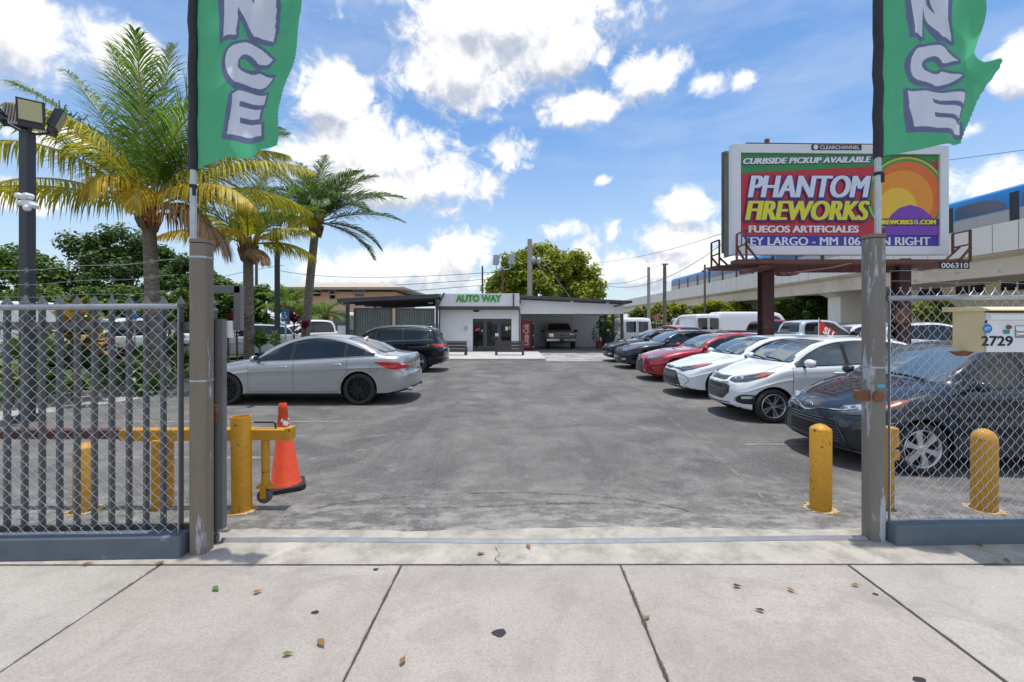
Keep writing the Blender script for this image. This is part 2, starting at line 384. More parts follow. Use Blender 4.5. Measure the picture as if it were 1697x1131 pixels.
def concrete(name, c0, c1, stain):
    m = bpy.data.materials.new(name); m.use_nodes = True; nt = m.node_tree; N = nt.nodes; L = nt.links; b = N['Principled BSDF']; tc = N.new('ShaderNodeTexCoord')
    def noise(scale, det, rough, stretch=None, dist=0.):
        n = N.new('ShaderNodeTexNoise'); n.inputs['Scale'].default_value = scale; n.inputs['Detail'].default_value = det; n.inputs['Roughness'].default_value = rough; n.inputs['Distortion'].default_value = dist
        if stretch:
            mp = N.new('ShaderNodeMapping'); mp.inputs['Scale'].default_value = stretch; L.new(tc.outputs['Object'], mp.inputs[0]); L.new(mp.outputs[0], n.inputs['Vector'])
        else: L.new(tc.outputs['Object'], n.inputs['Vector'])
        return n.outputs[0]
    def rng(x, a, b_, c=0, d=1):
        r = N.new('ShaderNodeMapRange'); r.inputs[1].default_value = a; r.inputs[2].default_value = b_; r.inputs[3].default_value = c; r.inputs[4].default_value = d; L.new(x, r.inputs[0]); return r.outputs[0]
    def mix(f, a, c):
        x = N.new('ShaderNodeMix'); x.data_type = 'RGBA'; L.new(f, x.inputs[0])
        for i, q in ((6, a), (7, c)):
            if isinstance(q, tuple): x.inputs[i].default_value = q+(1,)
            else: L.new(q, x.inputs[i])
        return x.outputs[2]
    c = mix(rng(noise(.8, 8, .62, None, .5), .36, .64), c0, c1)
    c = mix(rng(noise(2.1, 10, .74, None, .8), .48, .66, 0, .75), c, stain)           # foot-worn grime
    c = mix(rng(noise(5.5, 10, .8, (1,.6,1)), .58, .70, 0, .38), c, tuple(x*.72 for x in stain))
    c = mix(rng(noise(1.4, 9, .7, (.35,1.6,1), .4), .56, .70, 0, .45), c, tuple(min(1, x*1.22) for x in c1))       # washed pale streaks
    c = mix(rng(noise(26, 6, .8), .50, .66, 0, .28), c, tuple(x*.62 for x in c0))
    c = mix(rng(noise(70, 3, .75), .42, .66, 0, .42), c, tuple(x*.55 for x in c0))       # sand grain
    c = mix(rng(noise(16, 6, .85), .66, .70, 0, .7), c, (.10,.09,.08))          # small dark specks
    c = mix(rng(noise(3.0, 3, .5, (1,60,1)), .35, .65, 0, .10), c, tuple(x*.6 for x in c0))          # broom marks
    L.new(c, b.inputs['Base Color']); b.inputs['Roughness'].default_value = .9
    bp = N.new('ShaderNodeBump'); bp.inputs['Strength'].default_value = .35; bp.inputs['Distance'].default_value = .006; L.new(noise(85, 4, .75), bp.inputs['Height']); L.new(bp.outputs[0], b.inputs['Normal'])
    return m
M_SLAB = concrete('sidewalk_concrete', (.375,.33,.29), (.475,.425,.378), (.285,.255,.225))
M_SLAB2 = concrete('pale_concrete', (.40,.37,.325), (.485,.455,.405), (.30,.277,.245))
M_APRON = mat('sill_concrete', (.44,.40,.34), .9, 0, .2, 2.5, (.27,.245,.205), (3.4,.56), .4, 90, soft=.1, detail=9)
M_JOINT = mat('joint_dirt', (.10,.09,.075), .95, 0, .4, 9)
M_DIRT = mat('far_ground', (.16,.155,.14), .95, 0, .2, .3)
M_GALV = mat('galvanised_steel', (.46,.48,.50), .38, .75, .12, 14)
M_WIRE = mat('wire', (.58,.60,.63), .42, .55, .10, 30)
M_OLDWIRE = mat('old_wire', (.30,.30,.30), .5, .5, .2, 30)
M_GATE = mat('grey_gate_paint', (.12,.124,.12), .45, .0, .10, 6)
M_KERBW = mat('blue_grey_paint', (.105,.135,.165), .7, 0, .10, 6, (.30,.32,.33), (5.5,.66), .15, 60, soft=.03)
M_POST = mat('worn_post_paint', (.20,.165,.125), .55, 0, .12, 7, (.40,.42,.47), (6.0,.60), .1, 40, stretch=(1.6,1.6,.30), soft=.02)
M_YEL = mat('yellow_paint', (.56,.275,.014), .5, 0, .09, 8, (.10,.06,.03), (8,.625), .2, 35, soft=.012)
M_YELB = mat('chipped_yellow_paint', (.58,.31,.03), .6, 0, .15, 8, (.07,.05,.03), (9,.60), .2, 35, soft=.02)
M_BLK = mat('black_rubber', (.018,.018,.019), .7, 0, .2, 10)
M_RUST = mat('rusty_steel', (.20,.085,.04), .8, 0, .35, 9, (.30,.24,.17), (12,.62))
M_BROWN = mat('brown_steel', (.095,.04,.03), .6, 0, .2, 7, (.17,.08,.05), (6,.64))
M_ORG = mat('orange_vinyl', (.70,.068,.018), .5, 0, .14, 6, (.20,.04,.03), (7,.63), soft=.06)
M_WHITE = mat('white_paint', (.78,.79,.80), .55, 0, .03, 3)
M_STUCCO = mat('white_stucco', (.82,.83,.84), .85, 0, .035, 2.5, (.62,.63,.64), (1.2,.68), .2, 140, soft=.1)
M_CHAR = mat('charcoal_paint', (.052,.055,.06), .5, 0, .1, 5)
M_CHAR2 = mat('dark_grey_metal', (.085,.09,.098), .45, .2, .1, 5)
M_FENCE = mat('grey_green_panel', (.13,.15,.142), .6, 0, .14, 3, (.20,.215,.20), (2.4,.60), soft=.1)
M_GLASSD = mat('dark_glass', (.012,.014,.016), .03, 0, 0, ior=1.6)
M_TAN = mat('tan_enamel', (.68,.58,.33), .55, 0, .06, 5)
M_BLACKP = mat('black_print', (.012,.012,.014), .6, 0, 0)
M_PEACH = mat('peach_stucco', (.80,.53,.34), .85, 0, .06, 2)
M_GREENL = mat('green_letter', (.07,.36,.05), .45, 0, .05, 5)
M_LEAFD = [mat('dry_leaf', (.30,.15,.05), .8, 0, .3, 20), mat('green_leaf', (.12,.2,.03), .7, 0, .3, 20), mat('dark_leaf', (.09,.045,.02), .8, 0, .3, 20)]
def simple(n, c, r=.6, **k): return mat(n, c, r, 0, k.pop('var', .04), **k)

# ---------------------------------------------------------------- the ground
def yF(x): return 3.30+.0317*x         # fence line
m = MB(); m.box(-900, 900, -600, 1500, -.4, -.03); tag(m.build('ground', M_DIRT), kind='structure')
m = MB(); nx, ny = 40, 60; m.box(-34, 60, 3.2, 130, -.029, 0); tag(m.build('parking_lot', M_ASPH), kind='structure')
# pavement flags with open joints over a dirt bed
m = MB(); m.box(-30, 30, -3.2, 3.62, -.028, -.012); tag(m.build('path_bed', M_JOINT), kind='structure')
xs = [-9.0,-7.4,-5.75,-4.15,-2.5,-.785,.77,2.39,4.0,5.6,7.2,8.8]
m = MB(); m2 = MB()
for i in range(len(xs)-1):
    g = .005 if i != 6 else .011
    gl = .011 if i == 7 else (.005)
    yk = lambda x: 3.085+.0015*x
    for (ya, yb) in ((-3.1, 0.2), (.212, None)):
        xa, xb = xs[i]+gl, xs[i+1]-g
        sh = lambda y: (y-3.08)*.024
        Y1 = yk if yb is None else (lambda x: yb)
        t = (m if i in (4,5,6) else m2)
        z = .002+random.uniform(-.001, .001)
        P = [(xa+sh(ya), ya, z), (xb+sh(ya), ya, z), (xb+sh(Y1(xb)), Y1(xb), z), (xa+sh(Y1(xa)), Y1(xa), z)]
        t.add(P+[(p[0], p[1], -.013) for p in P], [(0,1,2,3),(0,4,5,1),(1,5,6,2),(2,6,7,3),(3,7,4,0)])
m.v and tag(m.build('sidewalk', M_SLAB, bevel=.004), kind='structure')
tag(m2.build('sidewalk', M_SLAB2, bevel=.004), kind='structure')
# concrete gate sill with a ragged edge against the asphalt, and a raised front lip
m = MB(); top = []; n = 160
for i in range(n+1):
    x = -9+18*i/n; top.append((x, 3.62+.02*x*.5+.028*math.sin(x*2.1)+random.uniform(-.018, .018)))
for i in range(n):
    (xa, ya), (xb, yb) = top[i], top[i+1]; f = lambda x: 3.098+.0015*x
    m.add([(xa,f(xa),.004),(xb,f(xb),.004),(xb,f(xb)+.26,.010),(xa,f(xa)+.26,.010),(xb,yb,.006),(xa,ya,.006),(xb,yb+.02,-.005),(xa,ya+.02,-.005),(xa,f(xa),-.013),(xb,f(xb),-.013)],
          [(0,1,2,3),(3,2,4,5),(5,4,6,7),(8,9,1,0)])
tag(m.build('sill', M_APRON), kind='structure')
# walkway along the planting bed on the left, and the bed itself
def bedx(y): return -11.2+(y-6)*.27
m = MB(); m.add([(bedx(4)+.0,4,.006),(bedx(4)+1.75,4,.006),(bedx(24)+1.5,24,.006),(bedx(24),24,.006)], [(0,1,2,3)])
tag(m.build('walkway', M_SLAB2), kind='structure')
m = MB(); m.add([(-40,4,.03),(bedx(4)-.12,4,.03),(bedx(24)-.12,24,.03),(-40,24,.03)], [(0,1,2,3)])
tag(m.build('soil', mat('soil', (.07,.055,.035), .95, 0, .4, 3, (.05,.09,.02), (1.5,.5))), kind='structure')
m = MB(); m.add([(bedx(4)-.12,4,0),(bedx(4),4,0),(bedx(24),24,0),(bedx(24)-.12,24,0)]+[(bedx(4)-.12,4,.12),(bedx(4),4,.12),(bedx(24),24,.12),(bedx(24)-.12,24,.12)],
   [(4,5,6,7),(0,1,5,4),(1,2,6,5),(2,3,7,6),(3,0,4,7)]); tag(m.build('kerb', M_SLAB2, bevel=.015), kind='structure')
# painted stall lines, worn
M_LINE = mat('worn_yellow_line', (.30,.24,.14), .9, 0, .2, 5, (.18,.175,.17), (3.2,.47), soft=.06)
m = MB()
for (a, b_, w) in (((-7.5,5.55),(-2.9,5.55),.09), ((-7.4,7.6),(-2.6,7.6),.09), ((-7.4,12.1),(-2.8,12.1),.09), ((3.3,6.15),(7.6,6.15),.09), ((3.5,8.9),(8,8.9),.09), ((3.6,11.6),(8,11.6),.09), ((3.8,15.2),(8,15.2),.09), ((4,18),(8,18),.09)):
    m.add([(a[0],a[1]-w/2,.004),(b_[0],b_[1]-w/2,.004),(b_[0],b_[1]+w/2,.004),(a[0],a[1]+w/2,.004)], [(0,1,2,3)])
tag(m.build('road_marking', M_LINE), kind='structure')
# concrete slab before the office, lighter patch before the carport, carport floor
m = MB(); m.box(-9.5, 1.55, 20.1, 25.5, -.02, .09); tag(m.build('office_pavement', mat('office_concrete', (.52,.50,.47), .85, 0, .1, 1.2, (.40,.385,.36), (1.4,.6), soft=.1), bevel=.02), kind='structure')
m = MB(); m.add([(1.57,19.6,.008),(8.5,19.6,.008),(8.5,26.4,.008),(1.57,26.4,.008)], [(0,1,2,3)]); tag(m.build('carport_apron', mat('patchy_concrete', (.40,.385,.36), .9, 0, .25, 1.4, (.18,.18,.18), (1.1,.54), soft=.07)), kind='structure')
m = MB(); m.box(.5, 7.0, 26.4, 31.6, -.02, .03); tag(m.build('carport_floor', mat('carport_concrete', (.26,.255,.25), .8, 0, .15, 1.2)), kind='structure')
# big metal hatch and lid in the drive
m = MB()
for (x_, y_, r_) in ((-.072,2.41,.040),(-1.17,2.58,.022),(1.96,2.09,.03),(-.95,3.03,.02),(2.3,2.75,.018)):
    k0 = len(m.v); m.add([(x_,y_,.0062)]+[(x_+r_*random.uniform(.75,1.15)*math.cos(q*.5236), y_+r_*.8*random.uniform(.75,1.15)*math.sin(q*.5236), .0045) for q in range(12)], [(0,1+q,1+(q+1)%12) for q in range(12)])
tag(m.build('pavement_tar_spot', mat('tar', (.025,.025,.027), .7, 0, .3, 20)), kind='structure')

# old gate-swing scuff and a pale seam in the drive
def decal(name, pts, w, col, amt, z=.004):
    m_ = bpy.data.materials.new(name); m_.use_nodes = True; N = m_.node_tree.nodes; L = m_.node_tree.links; b = N['Principled BSDF']; b.inputs['Base Color'].default_value = col+(1,); b.inputs['Roughness'].default_value = .9
    tc = N.new('ShaderNodeTexCoord'); n = N.new('ShaderNodeTexNoise'); n.inputs['Scale'].default_value = 5; n.inputs['Detail'].default_value = 9; n.inputs['Roughness'].default_value = .75; L.new(tc.outputs['Object'], n.inputs['Vector'])
    r = N.new('ShaderNodeMapRange'); r.inputs[1].default_value = .42; r.inputs[2].default_value = .68; r.inputs[4].default_value = amt; L.new(n.outputs[0], r.inputs[0])
    tr = N.new('ShaderNodeBsdfTransparent'); mx = N.new('ShaderNodeMixShader'); L.new(r.outputs[0], mx.inputs[0]); L.new(tr.outputs[0], mx.inputs[1]); L.new(b.outputs[0], mx.inputs[2]); L.new(mx.outputs[0], N['Material Output'].inputs[0])
    m = MB(); vs = []
    for i, p in enumerate(pts):
        d = (pts[min(i+1,len(pts)-1)]-pts[max(i-1,0)]).normalized(); s_ = Vector((-d.y,d.x,0))*w/2*random.uniform(.6,1.3); vs += [p-s_+Vector((0,0,z)), p+s_+Vector((0,0,z))]
    m.add(vs, [(2*i,2*i+2,2*i+3,2*i+1) for i in range(len(pts)-1)]); tag(m.build(name, m_), kind='structure')
fq = pchip([470,560,700,850,1000,1090,1150],[858,836,822,817,824,836,850]); decal('scuff_mark', [gr(x, fq(x)) for x in range(470,1151,12)], .035, (.035,.034,.035), .75)
decal('scuff_mark', [gr(x, fq(x)+15+8*math.sin(x*.01)) for x in range(520,1101,14)], .05, (.04,.039,.04), .5, .0045)
fq = pchip([1105,1180,1235,1290],[690,752,798,852]); decal('pale_seam', [gr(x, fq(x)) for x in range(1105,1291,5)], .05, (.36,.34,.31), .6)
for i_, x_ in enumerate(xs[1:-1]):
    g_ = .03 if i_ == 5 else .016
    decal('joint_dirt', [Vector((x_+(yy-3.08)*.024+random.uniform(-.0015,.0015), yy, 0)) for yy in np.linspace(.3, 3.08, 90)], g_*(.9 if i_ == 5 else 1.3), (.085,.07,.05), .95, .0055)
decal('joint_dirt', [Vector((xx_, 3.088+.0015*xx_+random.uniform(-.004,.004), 0)) for xx_ in np.linspace(-7, 7, 260)], .018, (.09,.078,.06), .8, .0062)
decal('hairline_crack', [gr(825+4*math.sin(y*.35)+random.uniform(-2,2), y) for y in range(908,937,2)], .008, (.06,.05,.04), 1.0, .012)
# ---------------------------------------------------------------- front walls, posts, fences
EX = Vector((1, .0317, 0)).normalized(); EY = Vector((-EX.y, EX.x, 0)); EZ = Vector((0,0,1))
def fp(x, dy=0, z=0): return Vector((x, yF(x), 0))+EY*dy+EZ*z
def wall(x0, x1, label):
    m = MB()
    n = 40; t = .06
    for i in range(n):
        a = x0+(x1-x0)*i/n; b = x0+(x1-x0)*(i+1)/n
    m.obox(fp((x0+x1)/2, 0, .083), EX*(x1-x0)/2, EY*t, EZ*.083)
    return tag(m.build('low_wall', M_KERBW, bevel=.012), label, 'wall')
wall(-7.5, -2.42, 'long low blue grey painted kerb wall under the picket gate, left of the driveway')
wall(2.948, 8.0, 'low blue grey painted kerb wall with chipped paint under the mailbox fence')
def post(x, h, base, label, foot):
    c = fp(x, base); t = thing('gate_post', label, 'post', c)
    m = MB(); s = .063; k = .021
    poly = [(-s+k,-s),(s-k,-s),(s,-s+k),(s,s-k),(s-k,s),(-s+k,s),(-s,s-k),(-s,-s+k)]
    m.prism(poly, (0,0,-.01), (1,0,0), (0,1,0), (0,0,h)); m.build('shaft', M_POST, t, bevel=.006)
    m = MB(); m.prism([(a*1.05,b*1.05) for a,b in poly], (0,0,h-.006), (1,0,0), (0,1,0), (0,0,.028)); m.build('cap', mat('rusty_cap', (.20,.17,.14), .7, 0, .2, 8, (.3,.15,.07), (9,.55)), t, bevel=.004)
    for z in foot:
        m = MB(); m.prism([(a*1.03,b*1.03) for a,b in poly], (0,0,z), (1,0,0), (0,1,0), (0,0,.014)); m.build('band', M_GALV, t)
    return t
PL = post(-2.335, 2.325, .045, 'tall weathered grey brown gate post with paint scuffs, carrying the banner on the left', (2.205, 1.285))
M_POST = mat('peeling_post_paint', (.185,.17,.15), .55, 0, .14, 7, (.40,.42,.47), (6.0,.555), .1, 40, stretch=(1.6,1.6,.26), soft=.02)
PR = post(2.882, 2.40, .07, 'tall peeling grey gate post right of the driveway with a rusty latch bracket', (1.365,))
m = MB(); m.obox((-.118,-.03,1.15), (.055,0,0), (0,.02,0), (0,0,.042)); m.tube([(-.028,-.066,1.148),(-.028,-.092,1.148)], .042, 14); m.build('latch_bracket', M_RUST, PR, bevel=.003)
m = MB(); m.obox((.008,-.0645,1.228),(.030,0,0),(0,.001,0),(0,0,.014)); m.build('sticker', simple('blue_sticker', (.10,.36,.50)), PR)

def mesh_fence(x0, x1, z0, z1, dy, label, rail_z, barbs, r=.0026, droop=0):
    t = thing('chain_link_fence', label, 'fence', fp((x0+x1)/2, dy))
    loc = lambda x, z, d=0: fp(x, dy+d, z)-t.location
    p = .086; n = int((x1-x0)/(p/2)); k = int((z1-z0)/(p/2)); m = MB()
    for i in range(n):
        pts = []
        for j in range(k+1):
            s = (j+i) % 2
            zz = z0+p/2*j; bul = .006*math.sin(i*.21+j*.13)
            pts.append(loc(x0+p/2*(i+s)+.004*math.sin(i*.37+j*.5), zz, (.004 if (j+i) % 2 else -.004)+bul))
        # twisted barb on top
        q = pts[-1]; pts.append(q+EX*(.010 if i % 2 else -.010)+EZ*.022)
        m.tube(pts, r, 4, cap=False)
    m.build('wire_mesh', M_WIRE, t)
    m = MB(); m.tube([loc(x0-.02, rail_z[0]), loc((x0+x1)/2, (rail_z[0]+rail_z[1])/2), loc(x1, rail_z[1])], .0215, 12); m.build('top_rail', mat('dull_rail', (.34,.36,.385), .45, .6, .15, 9), t, smooth=60)
    m = MB(); e = x1 if x0 < -3 else x0
    m.bar(loc(e, z0-.01), loc(e, z1-.02), .02, .006, up=EX); m.build('tension_bar', M_GALV, t)
    for (za, zb) in barbs:
        m = MB(); pts = []; n = 40
        for i in range(n+1):
            u = i/n; pts.append(loc(x0+(x1-x0)*u, za+(zb-za)*u-.035*math.sin(math.pi*u)+.006*math.sin(u*40), .01*math.sin(u*23)))
        m.tube(pts, .0022, 4, cap=False)
        for i in range(2, n, 3):
            c = pts[i]
            m.bar(c+Vector((-.012,0,-.02)), c+Vector((.012,0,.02)), .003); m.bar(c+Vector((-.014,0,.016)), c+Vector((.014,.0,-.016)), .003)
        m.build('barbed_wire', M_OLDWIRE, t)
    return t
mesh_fence(-6.4, -2.47, .165, 1.87, 0, 'chain link fence panel with barbed wire in front of the spiked grey gate', (1.815,1.845), ((2.00,2.19),(1.92,2.075),(1.90,1.955)))
FR = mesh_fence(2.965, 7.4, .175, 2.02, .02, 'chain link fence panel behind the yellow mailbox, right of the driveway', (1.915,1.955), ((2.13,2.22),(2.05,2.09)))

# rolling picket gate behind the left fence
t = thing('picket_gate', 'dark grey spiked picket rolling gate pushed open behind the chain link', 'gate', fp(-4.2, .165))
loc = lambda x, z, d=0: fp(x, .165+d, z)-t.location
m = MB()
m.bar(loc(-7.4,1.70), loc(-2.29,1.70), .03, .062); m.bar(loc(-7.4,.13), loc(-2.29,.13), .03, .075); m.bar(loc(-7.4,.045), loc(-2.29,.045), .04, .05)
m.build('rail', M_GATE, t)
i = 0
x = -7.35
pk = []
while x < -2.42:
    pk.append(x); x += .1295
for x in pk:
    m = MB(); m.bar(loc(x,.10,-.022), loc(x,1.845,-.022), .039, .020, up=EX)
    c = loc(x,1.84,-.022); a = .026; b_ = .016
    m.add([c+EX*-a+EY*-b_, c+EX*a+EY*-b_, c+EX*a+EY*b_, c+EX*-a+EY*b_, c+EX*(-a*1.15)+EY*-b_+EZ*.03, c+EX*(a*1.15)+EY*-b_+EZ*.03, c+EX*(a*1.15)+EY*b_+EZ*.03, c+EX*(-a*1.15)+EY*b_+EZ*.03, c+EZ*.095],
          [(0,1,5,4),(1,2,6,5),(2,3,7,6),(3,0,4,7),(4,5,8),(5,6,8),(6,7,8),(7,4,8),(3,2,1,0)])
    m.build('picket', M_GATE, t)
m = MB(); m.bar(loc(-2.335,.05), loc(-2.335,1.80), .05, .05, up=EX)
c = loc(-2.335,1.80)
m.lathe([(.035,0),(.042,.02),(.022,.05),(.034,.075),(0,.135)], c, 8); m.build('end_stile', M_GATE, t)
m = MB(); m.bar(loc(-2.268,.12), loc(-2.268,1.75), .05, .06, up=EX); m.build('end_stile', mat('grey_gate_light', (.15,.152,.15), .5, 0, .12, 5, (.3,.2,.14), (6,.7)), t)
m = MB(); m.obox(loc(-2.30,1.02,-.035), EX*.03, EY*.012, EZ*.07); m.build('lock_plate', M_RUST, t, bevel=.004)
# gate catch frame behind the post
t = thing('gate_guide', 'grey inverted L guide bracket for the rolling gate, behind the left post', 'bracket', (-2.45,3.62,0))
m = MB(); m.bar((-.12,0,2.00), (.20,0,2.00), .05, .062); m.bar((.175,0,1.66), (.175,0,2.031), .05, .06, up=(1,0,0)); m.bar((-.12,0,0), (-.12,0,2.03), .06, .06, up=(1,0,0)); m.build('frame', mat('guide_grey', (.17,.172,.17), .45, 0, .08, 5), t, bevel=.004)
m = MB(); m.tube([(.02,-.02,1.60),(.02,-.02,1.74)], .035, 12); m.tube([(.105,-.02,1.60),(.105,-.02,1.74)], .035, 12); m.build('roller', M_WHITE, t, smooth=40)
# galvanised track in the sill
t = thing('gate_track', 'thin galvanised steel gate track set across the concrete sill', 'track', (0,3.43,0))
m = MB(); pts = []
for i in range(31):
    u = i/30; x = -2.28+5.09*u; pts.append(Vector((x, .012*math.sin(u*9)+.03*(u-.5)-.012*math.sin(math.pi*u)*2, .012)))
for a, b_ in zip(pts[:-1], pts[1:]):
    d = Vector((0,.026,0)); h = Vector((0,0,.020))
    m.add([a-d, b_-d, b_-d*.3+h, a-d*.3+h, b_+d*.3+h, a+d*.3+h, b_+d, a+d], [(0,1,2,3),(3,2,4,5),(5,4,6,7)])
m.build('track_rail', mat('track_steel', (.34,.345,.35), .5, .6, .15, 8, (.4,.33,.25), (10,.66)), t)

# ---------------------------------------------------------------- bollards, barrier arm, cone
def bollard(px, py, r, h, label, dome, M=M_YEL, tilt=0):
    p = gr(px, py); f_ = (p.y+r)/p.y; p.x *= f_; p.y += r; t = thing('bollard', label, 'bollard', p, 0, 'yellow steel bollards inside the gate')
    t.rotation_euler = (0, tilt, 0)
    m = MB()
    if dome == 'flat': prof = [(r,-.02),(r,h-.012),(r*.97,h),(r*.88,h),(r*.86,h-.03),(0,h-.035)]
    elif dome == 'cone': prof = [(r,-.02),(r,h-.055),(r*.9,h-.04),(r*.45,h-.012),(0,h)]
    else: prof = [(r,-.02),(r,h-.10)]+[(r*math.cos(a), h-.10+.10*math.sin(a)) for a in (.3,.6,.9,1.2,1.45)]+[(0,h)]
    m.lathe(prof, (0,0,0), 28); m.build('shaft', M, t, smooth=50)
    m = MB(); pts = []
    n = 30; vs = [(0,0,.010)]; fs = []
    for k in range(n):
        a = 2*math.pi*k/n; rr = r*(1.28+.5*random.random()**2); vs.append((rr*math.cos(a)*1.1, rr*math.sin(a), .004)); fs.append((0, k+1, (k+1)%n+1))
    m.add(vs, fs); m.build('paint_splash', mat('yellow_splash', (.55,.34,.07), .8, 0, .2, 9, (.4,.36,.28), (9,.52)), t)
    return t
bollard(401, 853, .084, .865, 'open topped yellow pipe bollard right of the left gate post', 'flat', tilt=R(-.6))
bollard(141, 853, .086, .63, 'chipped yellow and black pipe bollard behind the chain link and pickets', 'cone', M_YELB)
bollard(1360, 850, .088, .79, 'yellow bollard with a pointed cap just left of the right gate post', 'cone')
bollard(1631, 851, .092, .745, 'yellow bollard with a rounded flaking cap behind the chain link below the mailbox', 'dome', mat('flaking_yellow', (.55,.27,.014), .5, 0, .09, 8, (.35,.16,.03), (9,.64), .2, 35, soft=.03))
p = gr(1474, 843); t = thing('lock_post', 'thin yellow steel post with a lock box hidden behind the right gate post', 'post', p)
m = MB(); m.tube([(0,0,-.02),(0,0,.66)], .036, 16); m.build('shaft', M_YEL, t, smooth=50)
m = MB(); m.box(-.045,.045,-.06,.05,.58,.76); m.box(.0,.062,-.05,.03,.60,.66); m.box(-.02,.055,-.055,.02,.46,.56); m.build('lock_box', M_YEL, t, bevel=.012)
t = thing('barrier_arm', 'yellow and brown swing barrier arm on a caster behind the left bollard', 'barrier', (-2.6,4.06,0))
yb = 4.06
w = lambda px, py, D=yb: at(px, py, D)-t.location
m = MB(); m.bar(w(205,720), w(425,719), .105, .105); m.build('arm', M_YEL, t, bevel=.008)
m = MB(); m.bar(w(424,719), w(478,719.5), .10, .10); m.bar(w(476,718), w(485.5,718), .115, .118); m.build('arm_end', mat('yellow_chipped_arm', (.55,.27,.014), .5, 0, .09, 8, (.10,.06,.03), (8,.62), soft=.02), t, bevel=.008)
m = MB(); m.bar(w(-160,719), w(204,719), .085, .085); m.build('arm_tail', M_BROWN, t, bevel=.006)
m = MB(); m.bar(w(270,727), w(270,845), .16, .10, up=(1,0,0)); m.build('support_post', M_YEL, t, bevel=.01)
m = MB(); m.tube([w(440,726), w(440,806)], .036, 14); m.build('caster_leg', M_YEL, t, smooth=50)
m = MB(); q = w(439,822)
m.obox(w(440,806), (.07,0,0), (0,.04,0), (0,0,.012)); m.obox(q+Vector((0,-.035,.04)), (.028,0,0), (0,.004,0), (0,0,.055)); m.obox(q+Vector((0,.035,.04)), (.028,0,0), (0,.004,0), (0,0,.055)); m.build('caster_fork', M_YEL, t, bevel=.004)
m = MB(); m.lathe([(.02,-.024),(.055,-.026),(.066,-.018),(.066,.018),(.055,.026),(.02,.024)], q, 24, 'y'); m.build('caster_wheel', mat('grey_rubber', (.10,.10,.105), .7, 0, .2, 10), t, smooth=40)
m = MB(); m.tube([w(421,700), w(452,700), w(456,702), w(457,711)], .009, 8); m.build('handle', M_BLK, t, smooth=60)

p = gr(474, 808); t = thing('traffic_cone', 'faded orange traffic cone with scuffs beside the barrier arm', 'cone', p); t.rotation_euler = (R(-1.5), R(-2), R(28))
m = MB(); s = .185; k = .05
m.prism([(-s+k,-s),(s-k,-s),(s,-s+k),(s,s-k),(s-k,s),(-s+k,s),(-s,s-k),(-s,-s+k)], (0,0,.0), (1,0,0), (0,1,0), (0,0,.045)); m.build('base', M_BLK, t, bevel=.008)
m = MB(); m.lathe([(.155,.044),(.142,.075),(.137,.08),(.103,.36),(.099,.365),(.071,.60),(.068,.605),(.043,.80),(.046,.805),(.039,.875),(.033,.885),(.031,.84)], (0,0,0), 32); m.build('cone_body', M_ORG, t, smooth=50)
m = MB()
for k in range(7):
    a = R(-75+k*17+random.uniform(-4,4)); zc = .69+random.uniform(-.025,.03); s = random.uniform(.016,.03)
    pts = []
    for (da, dz) in ((-1,-1),(.2,-.6),(1,-1.3),(.8,.4),(.1,1.2),(-.7,.5)):
        zz = zc+dz*s; rr = .0992-(zz-.365)*.1277*.93+.0022; aa = a+da*s*.6/rr
        pts.append((rr*math.cos(aa-R(28)), rr*math.sin(aa-R(28)), zz))
    m.add(pts, [(0,1,2,3,4,5)])
m.build('torn_sticker', mat('white_scrap', (.75,.72,.70), .7, 0, .1, 9), t)

# ---------------------------------------------------------------- mailbox on the right fence
yb_ = 3.17; ybk = yF(3.6)-.01
t = thing('mailbox', 'tan metal mailbox with white front and house number hanging on the chain link', 'mailbox', (3.6, yb_, 0))
x0 = X_(1632, yb_); L_ = lambda x, y, z: (x-3.6, y-yb_, z)
zb, zt = Z_(584.5, yb_), Z_(515, yb_)
m = MB(); m.add([L_(x0,yb_,zb),L_(x0+.95,yb_,zb),L_(x0+.95,ybk,zb),L_(x0,ybk,zb),L_(x0,yb_,zt),L_(x0+.95,yb_,zt),L_(x0+.95,ybk,zt),L_(x0,ybk,zt)], [(0,3,2,1),(4,5,6,7),(1,2,6,5),(2,3,7,6),(3,0,4,7)])
m.build('body', M_TAN, t, bevel=.004)
m = MB(); m.box(x0-3.6+.004, x0-3.6+.95, -.012, .001, zb+.003, zt-.075); m.build('front_panel', mat('off_white_enamel', (.74,.76,.78), .5, 0, .05, 6, (.5,.42,.34), (7,.72), soft=.05), t)
m = MB(); m.tube([L_(x0+.004,yb_-.012,zt-.045), L_(x0+.95,yb_-.012,zt-.045)], .030, 16); m.tube([L_(x0+.004,yb_-.008,zt-.082), L_(x0+.95,yb_-.008,zt-.082)], .012, 10); m.build('door_roll', mat('white_roll', (.76,.79,.84), .3, 0, .03, 6), t, smooth=60)
m = MB(); pr = [(-.06,zt-.004),(-.06,zt+.006),(.01,zt+.028),(.30,zt+.034),(.30,zt-.004)]
m.prism(pr, L_(x0-.018,yb_,0), (0,1,0), (0,0,1), (1.0,0,0)); m.build('lid', mat('tan_lid', (.72,.62,.36), .5, 0, .07, 5), t, bevel=.003)
m = MB(); m.prism([(0,0),(.16,0),(.10,-.035),(.06,-.035)], L_(x0-.10,yb_+.12,zb-.001), (1,0,0), (0,0,1), (0,.05,0)); m.build('bracket', M_RUST, t)
yf = yb_-.0145; un = 720/yb_
def mtext(txt, px, py, hpx, wpx, M, name, bold=.02, y=yf):
    m = MB(); m.text(txt, (X_(px, y), y, Z_(py, y)), (1,0,0), (0,0,1), hpx*y/720, wpx*y/720, bold=bold); return m.build(name, M, t, world=True)
mtext('2729', 1626, 574, 17, 53, M_BLACKP, 'house_number', .025)
